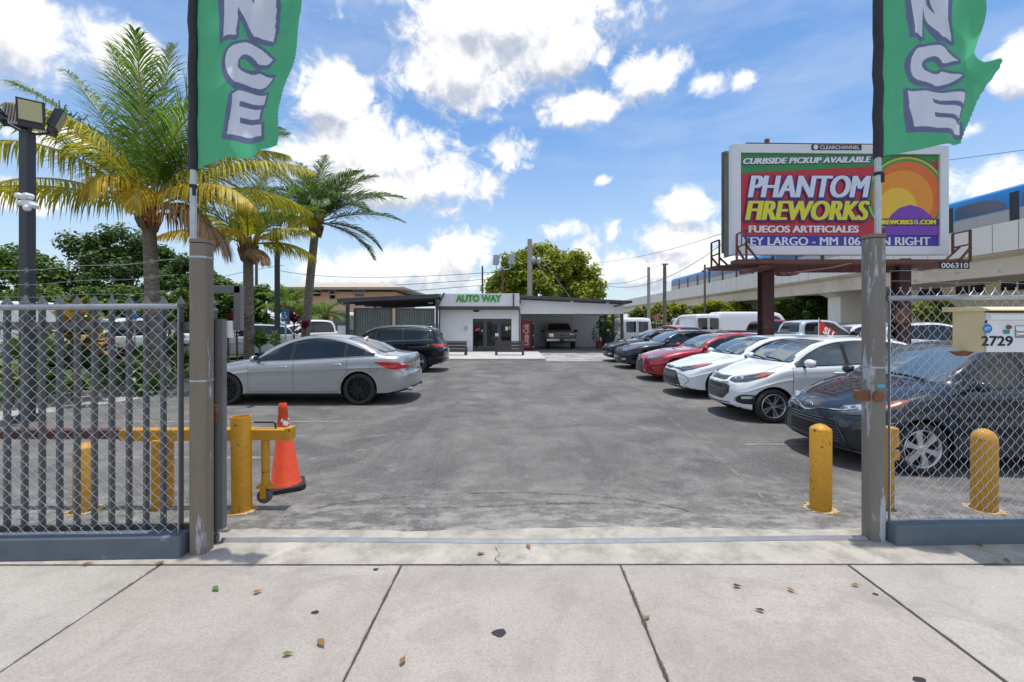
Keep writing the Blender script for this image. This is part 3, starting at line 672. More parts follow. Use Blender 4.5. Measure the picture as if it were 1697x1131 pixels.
m = MB(); a = 8.0*yf/720; m.prism([(a*math.cos(R(22.5+45*k)), a*math.sin(R(22.5+45*k))) for k in range(8)], (X_(1636,yf), yf-.003, Z_(545,yf)), (1,0,0), (0,0,1), (0,.003,0)); m.build('security_badge', simple('badge_blue', (.02,.20,.55)), t, world=True)
mtext('ADT', 1631.5, 547.5, 5.2, 9.5, M_WHITE, 'badge_lettering', .02, yf-.004)
m = MB(); m.box(X_(1663,yf), X_(1673,yf), yf-.002, yf+.001, Z_(553.5,yf), Z_(547,yf)); m.build('sticker', simple('teal_sticker', (.02,.26,.33)), t, world=True)
m = MB(); m.lathe([(.0,-.016),(.014,-.012),(.016,.0)], (X_(1671,yf), yf, Z_(542.5,yf)), 16, 'y'); m.build('lock', M_RUST, t, world=True)
xa, xb, za, zc = X_(1682,yf), X_(1740,yf), Z_(560,yf), Z_(540,yf)
m = MB(); m.box(xa, xb, yf-.002, yf+.001, za, zc); m.build('notice', M_WHITE, t, world=True)
m = MB(); y = yf-.0035
for (a,b_,c,d) in ((xa,xb,za,za+.003),(xa,xb,zc-.003,zc),(xa,xa+.003,za+.003,zc-.003)): m.box(a,b_,y,y+.0015,c,d)
m.build('notice_border', M_BLACKP, t, world=True)
mtext('Security', 1684, 553, 5.2, 20, M_BLACKP, 'notice_lettering', .01, y); mtext('Cameras', 1684, 559, 4.8, 20, M_BLACKP, 'notice_lettering', .01, y)

# ---------------------------------------------------------------- fallen leaves
spots = [((131,335),0,'brown dry leaf on the left sidewalk flag, near its upper left edge'),((26,331),1,'small green leaf at the far left of the sidewalk')]
lv = [(428,984,0,'curled brown leaf on the sidewalk between the left gate post and the left joint'),(358,980,1,'green fallen leaf on the sidewalk in front of the left gate post'),(533,1071,0,'long tan leaf low on the pavement left of the left joint'),(478,1088,1,'small green leaf low on the pavement near the left joint'),
      (876,910,0,'dry orange leaf on the sill just in front of the gate track'),(798,921,0,'orange brown leaf on the front lip of the sill near mid driveway'),(668,1098,0,'little brown leaf just right of the left pavement joint'),(1073,1027,0,'brown leaf just right of the wide dirty pavement joint'),
      (1223,975,2,'dark curled leaf on the right flag below the sill'),(1312,982,0,'brown leaf on the right flag below the right gate post'),(1416,973,0,'tan leaf beside the slanting joint on the right'),(1258,1015,2,'dark leaf in the middle of the right flag'),
      (1625,907,0,'brown leaf on the sill under the mailbox'),(1670,933,1,'yellow green leaf at the sill edge, far right below the mailbox'),(147,937,0,'orange leaf at the foot of the left kerb wall'),(263,937,0,'clump of tan leaf litter by the left kerb wall near the post')]
for (px, py, k, lab) in lv:
    p = gr(px, py); a = random.uniform(0, 6.28); s = random.uniform(.022, .033); m = MB(); vs = []; n = 9
    prof = [0,.55,.9,1,.85,.6,.3,.1,0]
    for i in range(n):
        u = i/(n-1)*2-1
        for w_ in (-1, 0, 1): vs.append((u*s*1.25, w_*prof[i]*s*.55, .012+.35*s*abs(w_)*prof[i]+.25*s*u*u))
    vs = [(x*math.cos(a)-y*math.sin(a), x*math.sin(a)+y*math.cos(a), z) for x, y, z in vs]
    fs = [(i*3+j, i*3+3+j, i*3+4+j, i*3+1+j) for i in range(n-1) for j in range(2)]
    m.add(vs, fs); o = m.build('fallen_leaf', M_LEAFD[k]); o.location = p
    tag(o, lab, 'leaf', 'fallen leaves on the concrete')

# ---------------------------------------------------------------- banners on the posts
def banner(post_o, pxp, D, edge, bottom, letters, topz, label, lab2, zsleeve, phase):
    p = at(pxp, 300, D); p.z = 0
    t = thing('banner_pole', label, 'pole', p)
    m = MB(); m.tube([(0,0,1.9),(0,0,Z_(zsleeve,D)+.03)], .022, 14); m.build('steel_tube', M_GALV, t, smooth=60)
    m = MB(); m.tube([(0,0,Z_(zsleeve,D)-.14),(0,0,Z_(zsleeve,D)-.115)], .027, 14); m.obox((.02,-.02,Z_(zsleeve,D)-.16),(.012,0,0),(0,.004,0),(0,0,.04)); m.build('clamp', M_BLK, t)
    f = thing('banner', lab2, 'flag', p)
    m = MB(); pts = [(.0,0,Z_(zsleeve,D)),(.012,0,3.4),(.0,0,4.3),(0,0,topz-.4),(.08,0,topz-.12),(.3,0,topz)]
    zs0 = Z_(zsleeve, D); npt = 24; fx = pchip([0,.3,.6,.8,.93,1],[0,.0,0,.0,.06,.30]); P = [(fx(i/npt)+.004*math.sin(i*1.7), .004*math.sin(i*2.3), zs0+(topz-zs0)*i/npt) for i in range(npt+1)]
    m.tube(P, [.034 if i/npt < .9 else .026 for i in range(npt+1)], 12); m.build('pole_sleeve', mat('black_sleeve', (.018,.019,.024), .6, 0, .3, 12, bump=.6, bscale=18), f, smooth=60)
    zE = pchip([e[0] for e in edge], [e[1] for e in edge])      # z -> x of free edge
    xB = pchip([b[0] for b in bottom], [b[1] for b in bottom])  # x -> z of hem
    xm = max(e[1] for e in edge)
    def surf(u, z):   # u in metres from the pole
        k = sstep(0, .35, u)
        y = .66*k*(.055*math.sin(u*6.5+z*2.1+phase)+.034*math.sin(u*13-z*3.4+phase*2)+.018*math.sin(u*4-z*11+1+phase)+.020*math.sin(u*19+z*6.5+phase))+.016*math.sin(u*27-z*7+phase)*k+.020*k*(1-abs(math.sin(u*5.5+z*2.6+phase)))**2+.018*k*(1-abs(math.sin(u*3.1-z*3.7+1.3*phase)))**3-.10*u
        return Vector((.03+u, y, z))
    G = {'N': [[(0,0),(.30,0),(.30,.50),(.68,0),(1,0),(1,1),(.70,1),(.70,.50),(.32,1),(0,1)]],
         'E': [[(0,0),(1,0),(1,.26),(.36,.26),(.36,.38),(.93,.38),(.93,.62),(.36,.62),(.36,.74),(1,.74),(1,1),(0,1)]],
         'C': [[(1,.30),(.70,.40)]+[(.62+.26*math.cos(R(q)),.5+.22*math.sin(R(q))) for q in range(-50,-311,-20)][0:0]+[(.5+.20*math.cos(R(q)),.5+.22*math.sin(R(q))) for q in range(-30,-331,-20)]+[(.70,.60),(1,.72)]+[(.5+.52*math.cos(R(q)),.5+.5*math.sin(R(q))) for q in range(35,326,15)]]}
    def offset(P, d, w, h):
        n = len(P); A = sum(P[i][0]*P[(i+1)%n][1]-P[(i+1)%n][0]*P[i][1] for i in range(n)); sg = 1 if A > 0 else -1; out = []
        Q = [Vector((p[0]*w, p[1]*h)) for p in P]
        for i in range(n):
            e0 = (Q[i]-Q[i-1]); e1 = (Q[(i+1)%n]-Q[i]); e0 = e0.normalized() if e0.length > 1e-6 else e1.normalized(); e1 = e1.normalized() if e1.length > 1e-6 else e0
            n0 = Vector((e0.y,-e0.x))*sg; n1 = Vector((e1.y,-e1.x))*sg; b_ = (n0+n1); b_ = b_.normalized() if b_.length > .2 else n0
            out.append(Q[i]+b_*min(d/max(.45, b_.dot(n0)), d*1.8))
        return out
    def inside(P, x, z):
        c = np.zeros(x.shape, bool); n = len(P)
        for i in range(n):
            x0, z0, x1, z1 = P[i][0], P[i][1], P[(i+1)%n][0], P[(i+1)%n][1]
            if z0 == z1: continue
            k = ((z0 > z) != (z1 > z)) & (x < (x1-x0)*(z-z0)/(z1-z0)+x0); c ^= k
        return c
    nu = 150; vv = list(np.linspace(0, .56, 300))+list(np.linspace(.575, 1, 26)); nz = len(vv)-1; XX = np.zeros((nz+1, nu+1)); ZZ = np.zeros((nz+1, nu+1)); vs = []
    zt_ = topz-.03
    for j, v in enumerate(vv):
        zr = edge[0][0]+(zt_-edge[0][0])*v; xe = zE(zr)
        for i in range(nu+1):
            x = i/nu*xe; z = xB(x)*(1-v)+zt_*v; XX[j,i] = x; ZZ[j,i] = z
            vs.append(surf(x+.003*math.sin(j*1.1)*(i == nu)*(v < .3), z))
    xc = (XX[:-1,:-1]+XX[1:,1:])/2; zc = (ZZ[:-1,:-1]+ZZ[1:,1:])/2; mi = np.zeros(xc.shape, int)
    for (ch, xa, xb, za, zb_, sh) in letters:
        w0, h0 = xb-xa, zb_-za
        for (k_, d, sx_, sz_) in ((1, .024, 0, 0), (1, .024, -.020, -.014), (2, 0, 0, 0)):
            for P in G[ch]:
                Q = offset(P, d, w0, h0); mi[inside([(xa+q.x+sx_+sh*q.y, za+q.y+sz_+.03*math.sin((xa+q.x)*7)) for q in Q], xc, zc)] = k_
    m = MB(); m.add(vs, [(j*(nu+1)+i, j*(nu+1)+i+1, (j+1)*(nu+1)+i+1, (j+1)*(nu+1)+i) for j in range(nz) for i in range(nu)]); m.mi = [int(q) for q in mi.reshape(-1)]
    m.build('cloth', [mat('green_cloth', (.12,.55,.27), .5, 0, .05, 3, trans=.6), mat('slate_cloth', (.17,.20,.33), .5, 0, .04, 4, trans=.5), mat('pale_cloth', (.80,.82,.90), .5, 0, .02, 4, trans=.5)], f, smooth=180)
    return t
s = 3.32/720
zz = lambda py, D=3.32: Z_(py, D)
banner(PL, 320.5, 3.32, [(zz(250),(470-329)*s),(zz(235),(472-329)*s),(zz(200),(474-329)*s),(zz(160),(484-329)*s),(zz(100),(497-329)*s),(zz(0),(507-329)*s),(5.4,.84)],
       [(0,zz(281)),(.10,zz(272)),(.25,zz(262)),(.45,zz(256)),(.7,zz(246)),(1.0,zz(235))],
       [('N',(375-329)*s,(463-329)*s,zz(72),zz(-28),0),('C',(380-329)*s,(462-329)*s,zz(152),zz(84),.02),('E',(380-329)*s,(445-329)*s,zz(230),zz(162),.10)],
       5.6, 'slim galvanised banner pole rising from the left gate post', 'tall green feather banner with NCE lettering flying from the left post', 282, 0.)
s = 3.45/720; zz2 = lambda py: Z_(py, 3.45)
banner(PR, 1455, 3.45, [(zz2(236),(1590-1463)*s),(zz2(215),(1598-1463)*s),(zz2(185),(1618-1463)*s),(zz2(160),(1643-1463)*s),(zz2(130),(1627-1463)*s),(zz2(80),(1614-1463)*s),(zz2(0),(1610-1463)*s),(5.5,.80)],
       [(0,zz2(259)),(.1,zz2(256)),(.3,zz2(250)),(.6,zz2(240)),(.75,zz2(215)),(.9,zz2(165))],
       [('N',(1508-1463)*s,(1575-1463)*s,zz2(68),zz2(-25),0),('C',(1504-1463)*s,(1583-1463)*s,zz2(147),zz2(82),0),('E',(1510-1463)*s,(1590-1463)*s,zz2(220),zz2(158),-.10)],
       5.7, 'slim galvanised banner pole rising from the right gate post', 'tall green feather banner with torn corner and NCE lettering on the right post', 262, 2.0)
# ---------------------------------------------------------------- office
OY = 25.5
zz = lambda py, D=OY: Z_(py, D); xx = lambda px, D=OY: X_(px, D)
t = thing('office_building', 'low white office with green letters on its parapet and dark glass door', 'building', (-1.9, OY, 0))
m = MB()
dx0, dx1, dz = xx(783.4), xx(847.5), zz(528.5)
m.box(xx(727), dx0, OY, OY+.2, 0, 2.9); m.box(dx1, xx(862.5), OY, OY+.2, 0, 2.9); m.box(dx0, dx1, OY, OY+.2, dz, 2.9)
m.box(xx(727), xx(727)+.2, OY+.2, OY+8, 0, 2.9); m.box(xx(862.5)-.2, xx(862.5), OY+.2, OY+8, 0, 2.9); m.box(xx(727)+.2, xx(862.5)-.2, OY+7.8, OY+8, 0, 2.9)
m.build('wall', M_STUCCO, t, world=True, bevel=.01)
m = MB(); m.box(xx(727)-.1, xx(862.5)+.0, OY-.55, OY+8.1, 2.9, 3.05); m.build('roof', M_CHAR2, t, world=True)
m = MB(); m.box(xx(724.5), xx(860.5), OY-.62, OY-.552, zz(513.5,OY-.6), zz(508.5,OY-.6)+.01); m.box(xx(724.5), xx(860.5), OY-.551, OY-.002, zz(513.5,OY-.6), zz(513.5,OY-.6)+.06); m.build('fascia', M_CHAR2, t, world=True)
m = MB(); m.box(xx(724.5)+.02, xx(861)-.02, OY-.60, OY-.45, zz(508.4,OY-.6)+.012, zz(486.8,OY-.6)); pp = m.build('parapet', M_STUCCO, t, world=True, bevel=.01)
m = MB(); yb = OY-.66; m.text('AUTO WAY', (xx(755.3,yb), yb+.05, zz(501,yb)), (1,0,0), (0,0,1), 12.3*yb/720, 76*yb/720, bold=.045, depth=.05); m.build('sign_lettering', M_GREENL, pp, world=True)
for (a, b_) in (((736.5,485.5),(725.5,508)),((851,487),(851,509))):
    m = MB(); m.tube([at(a[0],a[1],OY-.7), at(b_[0],b_[1],OY-.7)], .045, 8); m.build('strut', M_CHAR2, t, world=True)
# door frame, three glazed bays
m = MB(); y = OY+.05
def fr(mb, x0, x1, z0, z1, w, y0, y1):
    mb.box(x0, x0+w, y0, y1, z0, z1); mb.box(x1-w, x1, y0, y1, z0, z1); mb.box(x0+w, x1-w, y0, y1, z1-w, z1); mb.box(x0+w, x1-w, y0, y1, z0, z0+w)
xd = [dx0, xx(802), xx(829), dx1]
fr(m, xd[0], xd[1], .09, dz, .05, y, y+.1); fr(m, xd[2], xd[3], .09, dz, .05, y, y+.1); m.build('window_frame', M_CHAR, t, world=True)
for a, b_ in ((xd[0]+.05, xd[1]-.05), (xd[2]+.05, xd[3]-.05)):
    m = MB(); m.box(a, b_, y+.04, y+.05, .14, dz-.05); m.build('window', M_GLASSD, t, world=True)
m = MB(); fr(m, xd[1]+.001, xd[2]-.001, .09, dz-.002, .17, y-.01, y+.09); dr = m.build('door', simple('door_grey', (.07,.08,.085)), t, world=True)
m = MB(); m.box(xd[1]+.17, xd[2]-.17, y+.03, y+.04, .26, dz-.17); m.build('door_glass', M_GLASSD, dr, world=True)
m = MB(); m.box(xd[2]-.30, xd[2]-.10, y-.03, y-.011, .95, 1.13); m.build('door_handle', M_WHITE, dr, world=True)
m = MB(); m.box(xx(785), xx(794), OY-.10, OY-.002, zz(517.4), zz(514)); m.lathe([(.0,-.2),(.05,-.19),(.07,-.101)], (xx(787), OY, zz(515.6)), 10, 'y'); m.lathe([(.0,-.2),(.05,-.19),(.07,-.101)], (xx(792), OY, zz(515.6)), 10, 'y'); m.build('wall_lamp', M_CHAR, t, world=True)
m = MB(); m.box(xx(727), xx(862.5), OY-.012, OY-.001, .09, .2); 
for (xa_, za_, w_, h_, M__) in ((xd[2]+.30, 1.30, .16, .22, M_WHITE), (xd[2]+.52, 1.35, .13, .18, simple('poster_yellow', (.6,.5,.1))), (xd[0]+.18, 1.28, .22, .16, simple('poster_red_small', (.5,.05,.05)))):
    m = MB(); m.box(xa_, xa_+w_, y+.030, y+.038, za_, za_+h_); m.build('poster', M__, t, world=True)
for px in (728.6, 861):
    m = MB(); m.tube([at(px,512,OY-.05), at(px,583,OY-.05)], .032, 8); m.build('conduit', M_CHAR2, t, world=True)
m = MB(); m.box(xx(770), xx(774.5), OY-.10, OY-.001, zz(548), zz(541)); m.build('meter_box', simple('box_grey', (.45,.46,.47)), t, world=True)
# benches
def bench(x0, x1, label, D=22.0):
    t = thing('bench', label, 'bench', ((x0+x1)/2, D, .09), 0, 'slatted benches facing the office')
    w = (x1-x0)/2; M = mat('bench_brown', (.060,.048,.048), .5, 0, .15, 6)
    m = MB()
    for k in range(3): m.box(-w, w, -.015+.04*k*0, .015, .17+.175*k, .325+.175*k)
    m.build('backrest', M, t, bevel=.006)
    m = MB(); m.box(-w-.02, w+.02, -.02, .12, .69, .73); m.build('top_rail', M, t, bevel=.006)
    m = MB()
    for k in range(4): m.box(-w, w, .04+.11*k, .13+.11*k, .36, .40)
    m.build('seat', M, t)
    for x in (-w+.06, w-.06):
        m = MB(); m.box(x-.06, x+.06, -.02, .04, 0, .168); m.box(x-.05, x+.05, .38, .47, 0, .358); m.build('leg', M, t)
    return t
bench(X_(724.5,22), X_(773.5,22), 'brown slatted bench left of the office door, by the black car')
bench(X_(820.5,22), X_(868.5,22), 'brown slatted bench right of the office door, before the red drinks machine')
# ---------------------------------------------------------------- left canopy with sliding panels
t = thing('canopy', 'dark corrugated metal canopy sloping over the grey panel gates, left of the office', 'canopy', (-7.3,24,0))
A, B_ = at(559,496.5,24), at(726,488.5,24)
m = MB(); d = Vector((0,9,.25)); h = Vector((0,0,.05))
n = 34
for i in range(n):
    a = A+(B_-A)*(i/n); b_ = A+(B_-A)*((i+1)/n); u = (b_-a)
    m.add([a, a+u*.3, a+u*.4+h, a+u*.9+h, b_, a+d, a+u*.3+d, a+u*.4+h+d, a+u*.9+h+d, b_+d], [(0,1,6,5),(1,2,7,6),(2,3,8,7),(3,4,9,8)])
m.build('roof_sheet', M_CHAR2, t, world=True)
m = MB(); m.bar(A-Vector((0,.03,.08)), B_-Vector((0,.03,.08)), .03, .22); m.build('fascia', M_CHAR2, t, world=True)
for k in range(5):
    m = MB(); o = Vector((0, .9+1.8*k, .0)); m.bar(A+o-Vector((0,0,.16)), B_+o-Vector((0,0,.16)), .08, .18); m.build('purlin', M_CHAR, t, world=True)
m = MB(); m.bar(at(577,590,24), at(577,502,24), .12, .12, up=(1,0,0)); m.build('post', M_CHAR, t, world=True)
m = MB(); m.bar(at(724,590,24.1), at(724,496,24.1), .14, .14, up=(1,0,0)); m.build('post', M_CHAR, t, world=True)
m = MB(); m.tube([at(561,499,24), at(565,504,24), at(574,507,24), at(574,590,24)], .035, 8); m.build('downpipe', M_CHAR, t, world=True)
for px, py in ((628,510),(714,503)):
    m = MB(); q = at(px,py,25.2); m.lathe([(.0,-.03),(.13,-.03),(.16,.05)], q, 12); m.build('lamp', simple('canopy_lamp', (.8,.72,.5)), t, world=True)
def panel(px0, px1, py, label):
    D = 24.25; t = thing('sliding_gate', label, 'gate', (X_((px0+px1)/2,D), D, 0), 0, 'grey metal gates under the canopy')
    x0, x1 = X_(px0,D)-t.location.x, X_(px1,D)-t.location.x; zt = Z_(py,D); n = 15; m = MB()
    for i in range(n):
        a = x0+(x1-x0)*i/n; w = (x1-x0)/n
        m.add([(a,0,.06),(a+w*.14,.035,.06),(a+w*.3,.035,.06),(a+w*.44,0,.06),(a+w,0,.06)]+[(a,0,zt),(a+w*.14,.035,zt),(a+w*.3,.035,zt),(a+w*.44,0,zt),(a+w,0,zt)], [(k,k+1,k+6,k+5) for k in range(4)])
    m.build('sheet', M_FENCE, t)
    m = MB(); fr(m, x0-.05, x1+.05, .03, zt+.06, .07, -.045, .0-.002); m.build('frame', M_CHAR2, t); return t
panel(588, 649, 512.5, 'left of two grey corrugated sliding gates under the canopy')
panel(657, 719, 513, 'grey corrugated sliding gate under the canopy, next to the white office')
t = thing('block_wall', 'short grey block wall with a white meter door at the left end of the canopy', 'wall', (X_(562,24),24.3,0))
m = MB(); D = 24.3; m.box(X_(552,D)-t.location.x, X_(576,D)-t.location.x, 0, .3, 0, Z_(534.5,D)); m.build('wall_body', mat('slate_wall', (.13,.15,.18), .8, 0, .1, 3), t)
m = MB(); m.box(X_(560,D)-t.location.x, X_(575,D)-t.location.x, -.03, -.001, .15, Z_(540,D)); m.build('meter_door', M_WHITE, t)
t = thing('trailer', 'white box trailer with rounded roof standing behind the grey block wall', 'trailer', (X_(563,27),27,0))
m = MB(); w = .42; m.prism([(-.45,.6),(.45,.6),(.45,2.2),(.38,2.34),(.2,2.42),(-.3,2.42),(-.45,2.3)], (0,0,0), (1,0,0), (0,0,1), (0,3,0)); m.build('body', M_WHITE, t, bevel=.02)
m = MB(); m.lathe([(.1,-.09),(.33,-.1),(.36,-.06),(.36,.06),(.33,.1),(.1,.09)], (0,1.5,.36), 20, 'y'); m.build('wheel', M_BLK, t, smooth=40)
# ---------------------------------------------------------------- carport
t = thing('carport', 'white carport with sloping dark roof beside the office, tan truck under it', 'building', (3.5,OY,0))
D = OY
xr = X_(1032,D); xl = .5
m = MB()
def rp(px, py, D): return at(px, py, D)
a, b_ = at(862,489.5,D-.5), at(1048,498.8,D-.5); dd = Vector((0,8.5,0)); h = Vector((0,0,.16))
m.add([a,b_,b_+dd,a+dd,a-h,b_-h*.8,b_-h*.8+dd,a-h+dd], [(0,1,2,3),(4,7,6,5),(0,4,5,1),(1,5,6,2),(2,6,7,3),(3,7,4,0)]); m.build('roof', M_CHAR2, t, world=True, bevel=.01)
a, b_ = at(863,497,D), at(1033,505,D); z0 = zz(520.5)
m = MB(); m.add([a,b_,Vector((b_.x,D,z0)),Vector((a.x,D,z0))]+[p+Vector((0,.14,0)) for p in (a,b_,Vector((b_.x,D,z0)),Vector((a.x,D,z0)))], [(0,3,2,1),(4,5,6,7),(0,1,5,4),(1,2,6,5),(2,3,7,6),(3,0,4,7)]); m.build('fascia', M_STUCCO, t, world=True, bevel=.01)
m = MB(); a2, b2 = at(862.5,494.2,D-.02), at(1033,502.5,D-.02); m.bar(a2, b2, .05, .16); m.build('trim', M_CHAR2, t, world=True)
m = MB(); m.box(xl+.02, xr-.05, D+.16, 31.5, z0+.02, z0+.1); m.build('ceiling', M_STUCCO, t, world=True)
m = MB(); m.box(xl+.01, X_(994,31), 31.3, 31.5, .03, z0+.015); m.build('back_wall', M_STUCCO, t, world=True)
m = MB(); yk = 31.25; m.box(X_(893,yk), X_(912,yk), yk, 31.299, .04, Z_(532,yk)); dd_ = m.build('door', simple('door_white', (.62,.66,.68)), t, world=True)
m = MB(); m.ball((X_(909,yk), yk-.04, 1.0), .045); m.build('handle', M_GALV, dd_, world=True)
m = MB(); xa, xb = X_(889,yk), X_(949,yk); m.box(xa, xb, yk+.01, 31.299, Z_(525.5,yk), Z_(524,yk)); m.box(xa, xa+.08, yk+.01, 31.299, .04, Z_(525.5,yk)); m.box(xb-.08, xb, yk+.01, 31.299, .04, Z_(525.5,yk)); m.build('door_surround', simple('trim_white', (.66,.68,.69)), t, world=True)
for (px, D_) in ((1030.5, OY+.12), (1016, 27.8), (1003.5, 30.2)):
    m = MB(); x = X_(px, D_); m.box(x-.075, x+.075, D_-.075, D_+.075, 0, z0+.018); m.build('post', M_CHAR, t, world=True)
for px, py in ((948,500),(1007,502.5)):
    q = at(px, py, OY-.12); m = MB(); m.ball(q, .10, .10, .075); m.build('floodlamp', simple('lamp_white', (.75,.75,.72)), t, world=True)
m = MB(); q = at(1046,501,OY-.45); m.bar(q, q+Vector((-1.0,0,-.25)), .10, .1); m.build('outrigger', M_CHAR2, t, world=True)
# drinks machine
D = 27.3; t = thing('vending_machine', 'tall red drinks vending machine with white script, black sided, in the carport', 'vending machine', (X_(873,D), D, .03))
xa, xb = X_(863.5,D)-t.location.x, X_(879.5,D)-t.location.x
m = MB(); m.box(xa, xb+.22, .03, .8, .08, 1.80); m.box(xa+.04, xb+.2, .1, .75, 0, .079); m.build('cabinet', M_CHAR, t, bevel=.015)
m = MB(); m.box(xa+.01, xb-.01, -.02, .028, .10, 1.78); fp_ = m.build('front_panel', mat('red_enamel', (.52,.025,.02), .35, 0, .05, 3, (.36,.02,.02), (2,.6), soft=.2), t, bevel=.01)
m = MB(); m.text('Coca-Cola', (xb-.13, -.023, .30), (0,0,1), (-1,0,0), .36, 1.32, shear=.35, bold=.02); m.build('lettering', M_WHITE, fp_)
m = MB(); m.box(xb+.01, xb+.215, -.01, .028, .12, 1.76); m.build('side_panel', simple('navy_panel', (.02,.022,.03)), t)
m = MB()
for z in (1.70,.92,.2): m.box(xb+.13, xb+.19, -.02, -.011, z-.05, z+.05)
m.build('button', M_WHITE, t)
# potted plants in the carport
def pot_plant(x, y, r, h, H, label, leafm, potm, n=260, name='potted_plant', w=.5):
    t = thing(name, label, 'plant', (x,y,.03))
    m = MB(); m.lathe([(r*.7,0),(r*.95,h*.9),(r,h),(r*.9,h),(r*.88,h-.04),(0,h-.04)], (0,0,0), 18); m.build('pot', potm, t, smooth=40)
    m = MB()
    for k in range(n):
        z = h+(H-h)*random.random(); a = random.uniform(0,6.28); rr = w*random.random()**.6*math.sin(math.pi*min(1,.25+.75*(z-h)/(H-h)))
        c = Vector((rr*math.cos(a), rr*math.sin(a), z)); s = random.uniform(.07,.14); d = Vector((math.cos(a),math.sin(a),random.uniform(-.6,.6))).normalized(); q = d.orthogonal().normalized()
        m.add([c, c+d*s*.5+q*s*.35, c+d*s, c+d*s*.5-q*s*.35], [(0,1,2,3)])
    m.build('foliage', leafm, t)
    m = MB(); m.tube([(0,0,h*.5),(.02,0,H*.6),(0,.03,H*.85)], .025, 6); m.build('stem', M_BROWN, t)
    return t
M_LFD = mat('deep_leaf', (.035,.075,.02), .55, 0, .2, 2, island=.4, trans=.25)
pot_plant(X_(993,29.3), 29.3, .28, .5, 1.9, 'dark leafy potted tree at the right end of the carport', M_LFD, mat('terracotta', (.40,.10,.05), .8, 0, .15, 6), 420)
pot_plant(X_(1008,27), 27.0, .42, .85, 1.5, 'low dark shrub in a black tub by the carport posts', M_LFD, M_BLK, 320, w=.55)
# ---------------------------------------------------------------- peach house behind
t = thing('peach_house', 'two storey peach building with wide flat eaves behind the canopy', 'building', (-12,44,0))
D = 44; xa, xb = X_(492,D), X_(655,D)
m = MB(); m.box(xa, xb, D, D+9, 0, Z_(483.5,D)-.02)
m.build('wall', M_PEACH, t, world=True)
m = MB(); zr = Z_(476,D)
o = 1.2; e = [(xa-o,D-o),(xb+o,D-o),(xb+o,D+9+o),(xa-o,D+9+o)]; zf = Z_(480,D)+.15
m.add([(x,y,zf) for x,y in e]+[(xa+1.5,D+2.5,zf+.75),(xb-1.8,D+2.5,zf+.75),(xb-1.8,D+6.5,zf+.75),(xa+1.5,D+6.5,zf+.75)]+[(x,y,zf-.22) for x,y in e],
      [(0,1,5,4),(1,2,6,5),(2,3,7,6),(3,0,4,7),(4,5,6,7),(0,8,9,1),(1,9,10,2),(2,10,11,3),(3,11,8,0),(11,10,9,8)])
m.build('roof', mat('tan_roof', (.50,.42,.34), .85, 0, .1, 2), t, world=True)
for (p0, p1, q0, q1) in ((517,532,481.5,491),(547,556,481.5,495.5),(588,603.5,481.5,491),(517,532,515,528),(588,603,515,528)):
    m = MB(); fr(m, X_(p0,D)-.1, X_(p1,D)+.1, Z_(q1,D)-.1, Z_(q0,D)+.1, .12, D-.06, D-.001); wf = m.build('window', mat('peach_trim', (.66,.42,.28), .8, 0, .04, 3), t, world=True)
    m = MB(); m.box(X_(p0,D)+.02, X_(p1,D)-.02, D-.03, D-.002, Z_(q1,D)+.02, Z_(q0,D)-.02); m.build('pane', M_GLASSD, wf, world=True)
    m = MB(); zc = (Z_(q0,D)+Z_(q1,D))/2; m.box(X_(p0,D)+.021, X_(p1,D)-.021, D-.045, D-.031, zc-.05, zc+.05); m.build('blind_rail', M_WHITE, wf, world=True)
for (y0,y1) in ((46.5,48),(50,51.5)):
    m = MB(); m.box(xb+.001, xb+.04, y0, y1, Z_(491,D), Z_(481.5,D)); m.build('window', M_GLASSD, t, world=True)
# ---------------------------------------------------------------- elevated railway
GX = 32.0; zt = CH+.205*GX; zb = CH+.10*GX; zm = CH+.150*GX
M_CONC = mat('guideway_concrete', (.76,.66,.53), .85, 0, .10, .25, (.55,.49,.42), (.35,.62), soft=.12)
M_CONC2 = mat('guideway_panel', (.84,.79,.70), .85, 0, .05, .3)
t = thing('elevated_railway', 'long pale concrete elevated railway crossing behind the billboard', 'railway', (GX,60,0))
m = MB(); m.prism([(.3,zm),(.3,zm-.25),(.75,zm-.45),(.9,zb),(6.9,zb),(7.1,zm-.45),(7.7,zm-.25),(7.7,zm)], (GX,14,0), (1,0,0), (0,0,1), (0,176,0)); m.build('girder', M_CONC, t, world=True)
m = MB(); y = 14.
while y < 190:
    m.box(GX+.02, GX+.22, y, y+1.43, zm-.12, zt); y += 1.5
m.build('parapet', M_CONC2, t, world=True)
m = MB(); m.box(GX+.10, GX+.16, 14, 190, zm-.1, zt-.05); m.build('parapet_core', simple('joint_grey', (.13,.13,.13)), t, world=True)
m = MB(); m.box(GX+7.5, GX+7.7, 14, 190, zm-.02, zt); m.build('far_parapet', M_CONC2, t, world=True)
for D_ in (25.6, 46, 66.3, 86.8, 107, 127.5, 148):
    m = MB(); m.prism([(-1.3,0),(1.3,0),(1.3,zb-.5),(2.4,zb-.002),(-2.4,zb-.002),(-1.3,zb-.5)], (GX+3.4,D_-.9,0), (1,0,0), (0,0,1), (0,1.8,0)); m.build('column', M_CONC2, t, world=True)
